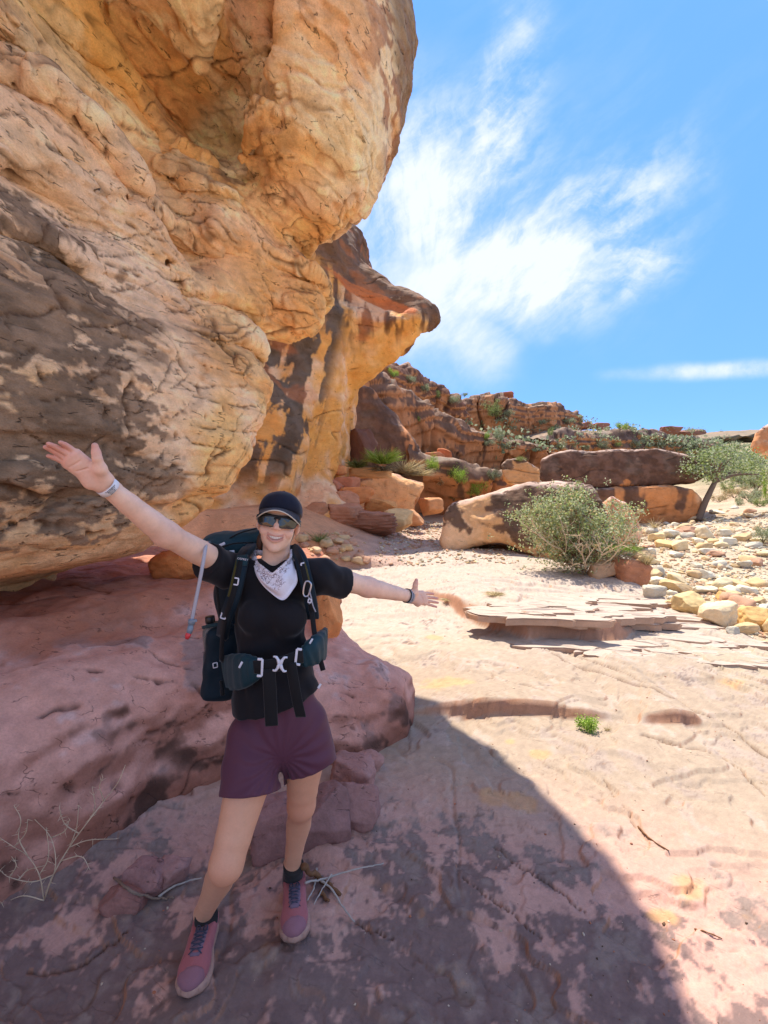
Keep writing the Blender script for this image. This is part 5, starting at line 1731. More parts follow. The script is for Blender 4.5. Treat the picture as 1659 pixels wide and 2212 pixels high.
HAND_R = dict(wr=(228, 1047, 1.20), kn=[(165, 979, 1.14), (155, 986, 1.135), (147, 994, 1.135), (145, 1003, 1.14)],
              tip=[(131, 956, 1.10), (105, 959, 1.085), (98, 966, 1.09), (104, 985, 1.10)], th=[(216, 1013, 1.165), (210, 990, 1.15), (205, 963, 1.145)], s=1.0)
HAND_L = dict(wr=(888, 1289, 1.905), kn=[(913, 1281, 1.945), (917, 1289, 1.945), (919, 1297, 1.945), (918, 1303, 1.945)],
              tip=[(936, 1283, 1.99), (945, 1293, 2.0), (946, 1302, 1.995), (943, 1311, 1.985)], th=[(896, 1279, 1.90), (897, 1265, 1.895), (899.5, 1253, 1.90)], s=0.93)


def build_head():
    v = Vol(HEADC - arr(0.125, 0.15, 0.20), HEADC + arr(0.125, 0.15, 0.145), 0.0022)
    E = lambda c, r, k=0.012, op='add', M=None: v.ell(hp(*c), r, HROT if M is None else HROT @ M, k, op)
    E((0, 0.018, 0.036), (0.066, 0.086, 0.070))
    E((0, -0.018, -0.012), (0.057, 0.062, 0.078), 0.02)
    E((0, -0.032, -0.060), (0.041, 0.042, 0.040), 0.03)
    E((0, -0.062, -0.090), (0.016, 0.014, 0.013), 0.02)
    E((0, -0.074, 0.030), (0.040, 0.016, 0.016), 0.02)                 # brow
    for sx in (-1, 1):
        E((sx * 0.037, -0.058, -0.033), (0.020, 0.017, 0.019), 0.014)    # cheeks, lifted by the smile
        E((sx * 0.030, -0.078, 0.004), (0.017, 0.012, 0.013), 0.01, 'sub')
        M = rot_m(0, sx * R(8), sx * R(28))
        E((sx * 0.067, 0.004, -0.012), (0.007, 0.017, 0.029), 0.006, 'add', M)
        E((sx * 0.072, -0.001, -0.008), (0.004, 0.009, 0.016), 0.004, 'sub', M)
        v.cone(hp(sx * 0.0165, -0.089, -0.024), hp(sx * 0.0365, -0.068, -0.052), 0.0020, 0.0016, 0.007, 'sub')   # smile fold
    v.cone(hp(0, -0.082, 0.014), hp(0, -0.0985, -0.019), 0.0070, 0.0098, 0.012)
    for sx in (-1, 1): E((sx * 0.0105, -0.090, -0.0225), (0.0072, 0.008, 0.0060), 0.005)
    for sx in (-1, 1): E((sx * 0.0055, -0.096, -0.0290), (0.0028, 0.004, 0.0022), 0.002, 'sub')
    # the smile: upper lip, lower lip, opening
    def mp(x, dz, dy=0.0): return hp(x, -0.0835 + 17.0 * x * x + dy, -0.0545 + dz + 10.5 * x * x)
    xs = np.linspace(-0.028, 0.028, 9)
    w = 1 - (xs / 0.029) ** 2
    v.chain([mp(x, 0.0075 * f, 0.002) for x, f in zip(xs, w)], [0.0018 + 0.0022 * f for f in w], 0.005)
    v.chain([mp(x, -0.0098 * f, 0.001) for x, f in zip(xs, w)], [0.0018 + 0.0036 * f for f in w], 0.005)
    v.chain_sub = None
    for i in range(8):
        for dy in (-0.006, 0.001):
            v.cone(mp(xs[i], -0.0008, dy), mp(xs[i + 1], -0.0008, dy), 0.0008 + 0.0055 * w[i], 0.0008 + 0.0055 * w[i + 1], 0.0015, 'sub')
    # neck
    v.cone(hp(0, 0.014, -0.055), NECK + arr(0, 0.02, 0), 0.046, 0.050, 0.022)
    v.cone(NECK + arr(0, 0.02, 0), NECK + arr(0, 0.03, -0.06), 0.052, 0.060, 0.02)
    return v.mesh(2, 0.45)


def build_hand(hd, prev):
    s = hd['s']
    wr = at(*hd['wr']); kn = [at(*p) for p in hd['kn']]; tp = [at(*p) for p in hd['tip']]; th = [at(*p) for p in hd['th']]
    allp = np.array([wr] + kn + tp + th + [wr + (prev - wr) * 0.10])
    v = Vol(allp.min(0) - 0.03, allp.max(0) + 0.03, 0.0018)
    across = kn[0] - kn[3]; along = (kn[1] + kn[2]) / 2 - wr
    pn = np.cross(across, along); pn /= np.linalg.norm(pn)
    if pn[1] > 0: pn = -pn                       # palm normal, towards the camera
    v.cone(wr + (prev - wr) * 0.10, wr, 0.0265, 0.0245, 0.01, 'add', (pn, 1.18))
    kc = sum(kn) / 4
    for i in range(4):
        a0 = wr + (kn[i] - kc) * 0.55 + along * 0.10
        v.cone(a0, kn[i], 0.0165 * s, 0.0115 * s, 0.012)
    v.ell(wr + along * 0.40 + (kn[3] - kc) * 0.8 + pn * 0.004, (0.016 * s, 0.016 * s, 0.024 * s), None, 0.015)
    for i in range(4):
        r0 = (0.0072, 0.0074, 0.0070, 0.0062)[i] * s
        d = tp[i] - kn[i]; bend = pn * (-0.0045)
        p1, p2 = kn[i] + d * 0.42 + bend, kn[i] + d * 0.73 + bend * 0.9
        v.chain([kn[i], p1, p2, tp[i]], [r0 * 1.12, r0 * 1.0, r0 * 0.93, r0 * 0.74], 0.0015)
    v.cone(wr + along * 0.10 + (kn[0] - kc) * 0.45, th[0], 0.0165 * s, 0.0165 * s, 0.014)
    v.chain([th[0], th[1], th[1] + (th[2] - th[1]) * 0.45, th[2]], [0.0155 * s, 0.0112 * s, 0.0104 * s, 0.0078 * s], 0.006)
    # creases of the palm
    for a, b_, r_ in ((0.85, 0.95, 0.0012), (0.62, 0.78, 0.0012)):
        v.cone(wr + (kn[0] - wr) * a + pn * 0.0155, wr + (kn[3] - wr) * b_ + pn * 0.0155, r_, r_, 0.004, 'sub')
    return v.mesh(1, 0.5)


def build_skin():
    v = Vol((-0.92, 1.05, -0.02), (0.20, 2.02, 1.68), 0.004)
    # ---- torso core (under the clothes)
    v.cone(NECK + arr(0, 0.02, -0.03), (SH_R + SH_L) / 2 + arr(0, 0.05, -0.06), 0.050, 0.05, 0.02)
    v.cone(NECK + arr(-0.01, 0.015, -0.03), SH_R, 0.034, 0.040, 0.02); v.cone(NECK + arr(0.01, 0.015, -0.03), SH_L, 0.034, 0.040, 0.02)
    ch, pv = (SH_R + SH_L) / 2 + arr(0, 0.04, -0.1), (HIP_R + HIP_L) / 2 + arr(0, 0.04, 0.04)
    v.cone(ch, pv, 0.06, 0.06, 0.02)
    # ---- arms
    for S, E_, W in ((SH_R, EL_R, WR_R), (SH_L, EL_L, WR_L)):
        v.chain([S, S + (E_ - S) * 0.5, E_], [0.042, 0.0400, 0.0345], 0.03)
        v.chain([E_, E_ + (W - E_) * 0.25, E_ + (W - E_) * 0.65, W + (E_ - W) * 0.05], [0.0338, 0.0348, 0.0290, 0.0245], 0.03)
    # ---- legs
    def leg(H, K, A, fat):
        v.chain([H + (K - H) * 0.05, H + (K - H) * 0.42, H + (K - H) * 0.80, K], [0.066 * fat, 0.072 * fat, 0.058 * fat, 0.050 * fat], 0.03)
        cal = K + (A - K) * 0.36 + arr(0, 0.016, 0)
        v.chain([K, cal, K + (A - K) * 0.72 + arr(0, 0.006, 0), A], [0.046 * fat, 0.0485 * fat, 0.037 * fat, 0.0335 * fat], 0.03)
        v.ell(K + arr(0, -0.020, 0.004), (0.030, 0.026, 0.036), None, 0.03)      # knee cap
        v.cone(A, A + arr(0, 0.01, -0.06), 0.034, 0.030, 0.01)
    leg(HIP_R, KN_R, AN_R, 0.98); leg(HIP_L, KN_L, AN_L, 0.96)
    parts_ = [v.mesh(3, 0.5), build_head(), build_hand(HAND_R, EL_R), build_hand(HAND_L, EL_L)]
    V = np.concatenate([p[0] for p in parts_]); off = np.cumsum([0] + [len(p[0]) for p in parts_])
    F = np.concatenate([p[1] + off[i] for i, p in enumerate(parts_)])
    # ---- skin tone
    P = V.astype(float)
    L = (P - HEADC) @ HROT
    n1 = fbm(V, 22, 3, seed=501); n2 = fbm(V, 70, 2, seed=502)
    base = lin(238, 196, 168)
    c = np.repeat(base[None], len(V), 0) * (1 + 0.09 * n1 + 0.05 * n2)[:, None]
    red = np.zeros(len(V))
    def spot(p, r, a):
        nonlocal red
        red = np.maximum(red, 0.8 * a * np.exp(-((P - p) ** 2).sum(1) / r ** 2))
    for sx in (-1, 1): spot(hp(sx * 0.042, -0.07, -0.03), 0.024, 0.28)
    spot(hp(0, -0.10, -0.018), 0.014, 0.5)
    for k in (KN_R, KN_L): spot(k + arr(0, -0.05, 0.0), 0.06, 0.6)
    for hd in (HAND_R, HAND_L):
        for p in hd['tip']: spot(at(*p), 0.05, 0.75)
        spot(at(*hd['th'][2]), 0.03, 0.6)
        w = at(*hd['wr']); spot((w + at(*hd['kn'][2])) / 2, 0.04, 0.3)
    for e in (EL_R, EL_L): spot(e, 0.05, 0.25)
    c = mixc(c, lin(206, 118, 104)[None], np.clip(red, 0, 1))
    # palm creases
    legs = sstep(0.75, 0.6, P[:, 2])
    c = mixc(c, lin(214, 148, 108)[None], legs * 0.7)
    # lips
    lz = L[:, 2] + 0.0545 - 10.5 * L[:, 0] ** 2
    wq = np.clip(1 - (L[:, 0] / 0.030) ** 2, 0, 1)
    lip = sstep(0.0135, 0.0095, np.abs(lz + 0.0015)) * sstep(0.0, 0.25, wq) * sstep(-0.055, -0.068, L[:, 1]) * (np.abs(L[:, 0]) < 0.03)
    c = mixc(c, lin(194, 116, 104)[None], np.clip(lip, 0, 1) * 0.6)
    # shaded teeth gap stays dark inside the mouth (gum colour)
    return V, F, np.clip(c, 0.01, 0.9)


def skin_material():
    m, nt, b, out = new_mat('skin')
    a = nd(nt, 'ShaderNodeAttribute', attribute_name='col').outputs['Color']
    tc = nd(nt, 'ShaderNodeTexCoord').outputs['Object']
    n = nnoise(nt, tc, 180, 3, 0.6)
    c = nmix(nt, 1.0, a, nmath(nt, 'MULTIPLY_ADD', n, 0.16, 0.92), 'MULTIPLY')
    nt.links.new(c, b.inputs['Base Color'])
    b.inputs['Roughness'].default_value = 0.52
    b.inputs['Specular IOR Level'].default_value = 0.35
    b.inputs['Subsurface Weight'].default_value = 0.12
    b.inputs['Subsurface Radius'].default_value = (0.012, 0.005, 0.003)
    b.inputs['Subsurface Scale'].default_value = 0.6
    bp = nd(nt, 'ShaderNodeBump'); bp.inputs['Strength'].default_value = 0.12; bp.inputs['Distance'].default_value = 0.001
    nt.links.new(n, bp.inputs['Height']); nt.links.new(bp.outputs[0], b.inputs['Normal'])
    return m


def fabric(name, col, rough=0.85, weave=900, bump=0.25, var=0.12, sheen=0.15):
    m, nt, b, out = new_mat(name)
    tc = nd(nt, 'ShaderNodeTexCoord').outputs['Object']
    n = nnoise(nt, tc, 14, 4, 0.6); w = nnoise(nt, tc, weave, 2, 0.5)
    f = nmath(nt, 'MULTIPLY_ADD', n, var * 2, 1 - var)
    f = nmath(nt, 'MULTIPLY', f, nmath(nt, 'MULTIPLY_ADD', w, 0.3, 0.85))
    nt.links.new(nmix(nt, 1.0, tuple(col), f, 'MULTIPLY'), b.inputs['Base Color'])
    b.inputs['Roughness'].default_value = rough; b.inputs['Specular IOR Level'].default_value = 0.2
    b.inputs['Sheen Weight'].default_value = sheen; b.inputs['Sheen Roughness'].default_value = 0.4
    bp = nd(nt, 'ShaderNodeBump'); bp.inputs['Strength'].default_value = bump; bp.inputs['Distance'].default_value = 0.002
    nt.links.new(nmath(nt, 'ADD', n, nmath(nt, 'MULTIPLY', w, 0.2)), bp.inputs['Height']); nt.links.new(bp.outputs[0], b.inputs['Normal'])
    return m


M_SKIN = skin_material()
M_SHIRT = fabric('black_jersey', (0.012, 0.011, 0.013))
M_SHORTS = fabric('plum_cloth', tuple(lin(92, 54, 68)), 0.6, 1100, 0.15, 0.08, 0.1)
M_CAP = fabric('navy_twill', tuple(lin(24, 26, 40)), 0.8, 1500, 0.3)
M_PIPE = plain_mat('cream_piping', lin(206, 196, 176), 0.7)
M_BANDANA = None
M_LENS = plain_mat('dark_lens', (0.010, 0.011, 0.008), 0.04, 0.0, 0.9, 0.0)
M_BLACKP = plain_mat('black_plastic', (0.012, 0.012, 0.013), 0.35, 0, 0.5, 0.05)
M_HAIR = plain_mat('brown_hair', lin(70, 46, 34), 0.5, 0, 0.4, 0.4, 260, 0.4, 0.002)
M_TEETH = plain_mat('teeth', lin(236, 230, 218), 0.25, 0, 0.5, 0.03)
M_GUM = plain_mat('mouth_inside', lin(96, 40, 38), 0.5)
M_SOCK = fabric('charcoal_wool', tuple(lin(48, 44, 42)), 0.95, 500, 0.5)
M_SHOE = fabric('dusty_pink_mesh', tuple(lin(168, 98, 98)), 0.9, 420, 0.4, 0.16)
M_TOE = fabric('grey_mauve_overlay', tuple(lin(146, 100, 106)), 0.85, 600, 0.3, 0.25)
M_TONGUE = fabric('grey_mauve_tongue', tuple(lin(122, 98, 110)), 0.85, 420, 0.4, 0.2)
M_SOLE = plain_mat('cream_rubber', lin(176, 136, 118), 0.85, 0, 0.3, 0.3, 60, 0.3, 0.002)
M_LACE = plain_mat('slate_lace', lin(72, 70, 84), 0.8, 0, 0.2, 0.2, 200)
M_TEAL = fabric('teal_ripstop', tuple(lin(22, 54, 62)), 0.55, 700, 0.25, 0.15, 0.1)
M_NAVY = fabric('navy_ripstop', tuple(lin(16, 34, 44)), 0.6, 700, 0.25, 0.12, 0.1)
M_WEB = fabric('black_webbing', (0.010, 0.010, 0.011), 0.75, 500, 0.4)
M_WHITEP = plain_mat('pale_grey_plastic', lin(214, 214, 220), 0.4, 0, 0.5, 0.04)
M_METAL = plain_mat('brushed_aluminium', lin(190, 194, 204), 0.3, 1.0, 0.5, 0.06)

person = empty('person', (float((AN_R + AN_L)[0] / 2), float((AN_R + AN_L)[1] / 2), 0), label='hiker with arms flung wide in black t-shirt, plum shorts and dark cap', cat='person')
PERSON_INV = Matrix.Translation(-person.location)


def wear(name, vf, mat, parent=person, **kw):
    """a mesh given in world coordinates, parented to the hiker (or one of her pieces)"""
    V, F = vf
    V = np.asarray(V, float) - np.array(person.location)
    return part(name, (V, F), mat, parent, **kw)


bV, bF, bC = build_skin()
wear('body', (bV, bF), M_SKIN, attrs={'col': bC})


# ---- teeth, inner mouth, hair ------------------------------------------------
def arc_strip(xs, y0, curve, z0, zc, hgt, thick):
    V, F = [], []
    for x in xs:
        y = y0 + curve * x * x; z = z0 + zc * x * x
        for (dy, dz) in ((0, hgt / 2), (0, -hgt / 2), (thick, -hgt / 2), (thick, hgt / 2)):
            V.append(hp(x, y + dy, z + dz))
    n = len(xs)
    F = [(i * 4 + j, i * 4 + (j + 1) % 4, (i + 1) * 4 + (j + 1) % 4, (i + 1) * 4 + j) for i in range(n - 1) for j in range(4)]
    F += [(3, 2, 1, 0), tuple((n - 1) * 4 + j for j in range(4))]
    return np.array(V), F


tx = np.linspace(-0.0235, 0.0235, 9)
teeth_parts = []
for i in range(8):
    a, b_ = tx[i] + 0.0003, tx[i + 1] - 0.0003
    hh = 0.0105 - 8.5 * ((a + b_) / 2) ** 2
    teeth_parts.append(arc_strip([a, (a + b_) / 2, b_], -0.0810, 17.0, -0.0530 + (0.0105 - hh) * 0.3, 10.5, hh, 0.004))
wear('teeth', join_parts(teeth_parts), M_TEETH)
wear('inner_mouth', arc_strip(np.linspace(-0.027, 0.027, 11), -0.0745, 17.0, -0.0545, 10.5, 0.016, 0.004), M_GUM)

hv = Vol(HEADC - 0.17, HEADC + 0.17, 0.004)
hv.ell(hp(0, 0.030, 0.030), (0.0725, 0.082, 0.072), HROT, 0.0)
hv.ell(hp(0, 0.050, -0.030), (0.055, 0.048, 0.075), HROT, 0.03)
hv.ell(hp(-0.055, 0.030, -0.075), (0.014, 0.02, 0.035), HROT, 0.015)
for sx in (-1, 1):
    hv.cone(hp(sx * 0.064, -0.018, 0.035), hp(sx * 0.064, -0.010, 0.002), 0.010, 0.005, 0.01)
hv.wrinkle(lambda P: 0.003 * fbm((P - HEADC) @ HROT, 60, 2, seed=3, st=(1, 1, 0.25)))
hv.ell(hp(0, -0.045, -0.03), (0.060, 0.062, 0.085), HROT, 0.005, 'sub')
wear('hair', hv.mesh(1), M_HAIR)

# ---- cap ----------------------------------------------------------------------
cv = Vol(HEADC - 0.2, HEADC + 0.2, 0.004)
cv.ell(hp(0, 0.012, 0.036), (0.0755, 0.098, 0.071), HROT, 0.0)
cv.ell(hp(0, -0.032, 0.056), (0.060, 0.052, 0.044), HROT, 0.025)
cv.cut(hp(0, -0.05, 0.036), HROT @ arr(0, -0.22, -1), 0.004)
cv.wrinkle(lambda P: 0.0012 * np.exp(-(((P - HEADC) @ HROT)[:, 0] / 0.002) ** 2) + 0.0015 * fbm(P, 25, 2, seed=4))
cap = wear('cap', cv.mesh(1), M_CAP, label='dark navy baseball cap with pale piping along the brim')
# brim: a curved sheet with thickness
bx = np.linspace(-1, 1, 25); br = np.linspace(0, 1, 8)
def brim_pt(u, r, dz=0.0):
    ang = u * R(66)
    x0, y0 = 0.0735 * math.sin(ang), 0.006 - 0.086 * math.cos(ang) * 1.0
    ext = 0.066 * max(0, math.cos(u * math.pi / 2)) ** 0.62
    x = x0 * (1 + 0.10 * r); y = y0 - ext * r
    z = 0.043 + 0.0 - 0.040 * (x / 0.075) ** 2 * (0.45 + 0.55 * r) + 0.004 * (1 - r) - 0.006 * r
    return hp(x, y, z + dz)
V = [brim_pt(u, r, 0.0015) for u in bx for r in br] + [brim_pt(u, r, -0.0015) for u in bx for r in br]
n = len(br); off = len(bx) * n
F = [(i * n + j, i * n + j + 1, (i + 1) * n + j + 1, (i + 1) * n + j) for i in range(len(bx) - 1) for j in range(n - 1)]
F += [tuple(off + k for k in f[::-1]) for f in F]
F += [(i * n + n - 1, off + i * n + n - 1, off + (i + 1) * n + n - 1, (i + 1) * n + n - 1) for i in range(len(bx) - 1)]
wear('brim', (np.array(V), F), M_CAP, cap)
wear('piping', tube([brim_pt(u, 1.0) + HROT @ arr(0, -0.001, 0) for u in bx], 0.0021, 6), M_PIPE, cap)
wear('button', tube([hp(0, 0.010, 0.104), hp(0, 0.010, 0.110)], [0.007, 0.004], 10), M_CAP, cap)

# ---- sunglasses -----------------------------------------------------------------
def lens_ring(sx, grow=0.0):
    out = []
    for k in range(28):
        a = 2 * math.pi * k / 28
        cx, cz = math.cos(a), math.sin(a)
        e = 0.42
        x = 0.0285 * (abs(cx) ** e) * (1 if cx >= 0 else -1); z = 0.0185 * (abs(cz) ** e) * (1 if cz >= 0 else -1)
        x *= 1 + grow; z *= 1 + grow * 1.3
        if z < 0: x *= 1 - 0.12 * (abs(z) / 0.0185)
        X = sx * 0.0345 + x
        out.append((X, -0.098 + 5.2 * X * X * 0.9, 0.001 + z + (0.002 if X * sx > 0.03 else 0)))
    return out
gl = empty('sunglasses', parent=person); gl['label'] = 'black sunglasses with mirror dark lenses'
fr_parts = []
for sx in (-1, 1):
    ri, ro = lens_ring(sx), lens_ring(sx, 0.10)
    V = [hp(x, y, z) for x, y, z in ri] + [hp(x, y - 0.0018, z) for x, y, z in ro] + [hp(x, y + 0.003, z) for x, y, z in ro]
    F = [(k, (k + 1) % 28, 28 + (k + 1) % 28, 28 + k) for k in range(28)] + [(28 + k, 28 + (k + 1) % 28, 56 + (k + 1) % 28, 56 + k) for k in range(28)]
    fr_parts.append((np.array(V), F))
    c = np.mean([hp(x, y - 0.0015, z) for x, y, z in ri], 0) + HROT @ arr(0, -0.0025, 0)
    LV = [hp(x, y, z) for x, y, z in ri] + [(hp(x, y, z) + c) / 2 + HROT @ arr(0, -0.0012, 0) for x, y, z in ri] + [c]
    LF = [(k, (k + 1) % 28, 28 + (k + 1) % 28, 28 + k) for k in range(28)] + [(28 + k, 28 + (k + 1) % 28, 56) for k in range(28)]
    wear('lens', (np.array(LV), LF), M_LENS, gl)
    wear('temple', band([hp(sx * 0.066, -0.074, 0.012), hp(sx * 0.073, -0.04, 0.010), hp(sx * 0.0745, 0.0, 0.006), hp(sx * 0.073, 0.02, -0.004)], HROT @ arr(sx, 0, 0), 0.010, 0.004), M_BLACKP, gl)
fr_parts.append(tube([hp(-0.010, -0.097, 0.010), hp(0, -0.100, 0.013), hp(0.010, -0.097, 0.010)], 0.0040, 8))
fr_parts.append(band([hp(x, -0.0985 + 4.7 * x * x, 0.0185) for x in np.linspace(-0.062, 0.062, 13)], HROT @ arr(0, -1, 0), 0.007, 0.004))
wear('frame', join_parts(fr_parts), M_BLACKP, gl)

# ---- t-shirt ----------------------------------------------------------------------
def shirt():
    v = Vol((-0.80, 1.28, 0.70), (0.10, 1.95, 1.45), 0.005)
    mid = (SH_R + SH_L) / 2
    # torso as stacked flattened cones
    prof = [(588, 1272, 1.64, 0.112, 0.60), (586, 1310, 1.62, 0.122, 0.66), (584, 1370, 1.61, 0.116, 0.68), (588, 1430, 1.60, 0.118, 0.72), (596, 1490, 1.585, 0.140, 0.80), (598, 1552, 1.575, 0.154, 0.82)]
    pts = [at(a, b, c) for a, b, c, _, _ in prof]
    for i in range(len(pts) - 1):
        v.cone(pts[i], pts[i + 1], prof[i][3], prof[i + 1][3], 0.03, 'add', ((0, 1, 0), 1 / ((prof[i][4] + prof[i + 1][4]) / 2)))
    for sx in (-1, 1): v.ell(at(588 + sx * 38, 1335, 1.535), (0.060, 0.042, 0.056), None, 0.05)
    # shoulders and sleeves
    for S, E_ in ((SH_R, EL_R), (SH_L, EL_L)):
        v.cone(mid + arr(0, 0.03, -0.035), S + arr(0, 0.008, -0.012), 0.060, 0.058, 0.03)
        v.cone(S + arr(0, 0.008, -0.012), S + (E_ - S) * 0.78 + arr(0, 0, -0.014), 0.056, 0.060, 0.03)
    v.cone(NECK + arr(0, 0.034, -0.070), mid + arr(0, 0.03, -0.07), 0.058, 0.07, 0.03)
    def wr(P):
        a = fbm(P, 7, 3, 0.5, seed=601, st=(1.4, 1, 0.5)) * 0.009
        # folds pulled from the shoulders and under the belt
        b_ = 0.004 * np.sin((P[:, 0] * 1.0 + P[:, 2] * 0.45) * 95 + 3 * fbm(P, 5, 2, seed=602)) * sstep(1.16, 0.95, P[:, 2]) * sstep(-0.3, 0.2, fbm(P, 6, 2, seed=603))
        c_ = 0.006 * np.sin((P[:, 0] * 0.75 - P[:, 2] * 1.0) * 60 + 4 * fbm(P, 4, 2, seed=604)) * np.exp(-((P[:, 2] - 1.02) / 0.10) ** 2)
        d_ = 0.005 * np.sin((P[:, 0] * 1.0 + P[:, 2] * 0.5) * 70 + 4 * fbm(P, 5, 2, seed=605)) * np.exp(-((P[:, 2] - 1.28) / 0.07) ** 2)
        return a + b_ + c_ + d_
    v.wrinkle(wr)
    # waist pinched by the hip belt
    bz = at(590, 1432, 1.5)[2]
    v.wrinkle(lambda P: 0.010 * np.exp(-((P[:, 2] - bz + 0.03 * (P[:, 0] + 0.36)) / 0.022) ** 2))
    # openings
    for S, E_, f in ((SH_R, EL_R, 0.36), (SH_L, EL_L, 0.52)):
        d = (E_ - S) / np.linalg.norm(E_ - S)
        v0 = S + (E_ - S) * f
        sl, g = v.box(v0 - 0.2, v0 + 0.2)
        dd = (g[0] - v0[0]) * d[0] + (g[1] - v0[1]) * d[1] + (g[2] - v0[2]) * d[2]
        v.v[sl] = smax(v.v[sl], dd.astype(np.float32), 0.004)
    hem = at(592, 1556, 1.43)
    v.cut((hem[0], 1.5, hem[2]), (0.26, 0.05, -1), 0.006)
    return v.mesh(2)


wear('t_shirt', shirt(), M_SHIRT)
# collar ring
cr = [NECK + arr(0.058 * math.sin(a), 0.022 - 0.055 * math.cos(a), -0.016 - 0.020 * math.cos(a)) for a in np.linspace(0, 2 * math.pi, 28)]
wear('collar', tube(cr, 0.007, 6, False), M_SHIRT)


# ---- shorts -----------------------------------------------------------------------
def shorts():
    v = Vol((-0.72, 1.20, 0.38), (-0.05, 1.85, 0.96), 0.0045)
    w = (HIP_R + HIP_L) / 2
    v.cone(at(600, 1500, 1.58) + arr(0, 0.01, 0), at(606, 1575, 1.58) + arr(0, 0.01, 0), 0.120, 0.136, 0.04, 'add', ((0, 1, 0), 1.38))
    v.chain([at(545, 1590, 1.57), at(540, 1660, 1.52), at(540, 1780, 1.45)], [0.082, 0.088, 0.108], 0.03)
    v.chain([at(656, 1560, 1.60), at(668, 1630, 1.60), at(686, 1730, 1.62)], [0.080, 0.090, 0.112], 0.03)
    def wr(P):
        cr_ = at(610, 1640, 1.50)
        d = P - cr_
        ang = np.arctan2(d[:, 2], d[:, 0]); rad = np.sqrt(d[:, 0] ** 2 + d[:, 2] ** 2)
        fold = np.sin(ang * 17 + 2.5 * fbm(P, 6, 2, seed=612)) * np.exp(-((rad - 0.10) / 0.09) ** 2)
        drape = np.sin(P[:, 0] * 52 + P[:, 2] * 18 + 3 * fbm(P, 4, 2, seed=613)) * sstep(0.85, 0.6, P[:, 2])
        return 0.0035 * fold * sstep(1.62, 1.52, P[:, 1]) + 0.0018 * drape + 0.005 * fbm(P, 7, 2, seed=611, st=(1.2, 1, 0.5)) - 0.004
    v.wrinkle(wr)
    # hems: planes set to the hem lines of the picture
    for (pa, pb, H) in (((483, 1726, 1.40), (597, 1716, 1.40), HIP_R), ((615, 1690, 1.52), (738, 1642, 1.52), HIP_L)):
        a, b_ = at(*pa), at(*pb)
        c = at((pa[0] + pb[0]) / 2, (pa[1] + pb[1]) / 2 + 18, pa[2])
        ax = b_ - a; back = arr(0.0, 1.0, -0.50 if H is HIP_R else -0.35)
        n = np.cross(ax, back); n = n / np.linalg.norm(n)
        if n[2] > 0: n = -n
        sl, g = v.box(H - arr(0.21, 0.35, 0.5), H + arr(0.21, 0.35, 0.0))
        dd = (g[0] - a[0]) * n[0] + (g[1] - a[1]) * n[1] + (g[2] - a[2]) * n[2]
        u = ((g[0] - a[0]) * ax[0] + (g[2] - a[2]) * ax[2]) / (ax @ ax)
        dd = dd - (0.004 if H is HIP_R else 0.010) * np.clip(4 * u * (1 - u), 0, 1)                 # curved running hem
        xm = (HIP_R[0] + HIP_L[0]) / 2
        side = (g[0] < xm + 0.005) if H is HIP_R else (g[0] >= xm + 0.005)
        v.v[sl] = np.where(side, smax(v.v[sl], dd.astype(np.float32), 0.004), v.v[sl])
    return v.mesh(2)


def largest_piece(V, F):
    lab = np.arange(len(V))
    while True:
        m = lab[F].min(1); new = lab.copy()
        for k in range(4): np.minimum.at(new, F[:, k], m)
        new = new[new]
        if (new == lab).all(): break
        lab = new
    keep = lab == np.bincount(lab).argmax()
    idx = np.cumsum(keep) - 1
    return V[keep], idx[F[keep[F].all(1)]]


sh = wear('shorts', largest_piece(*shorts()), M_SHORTS)


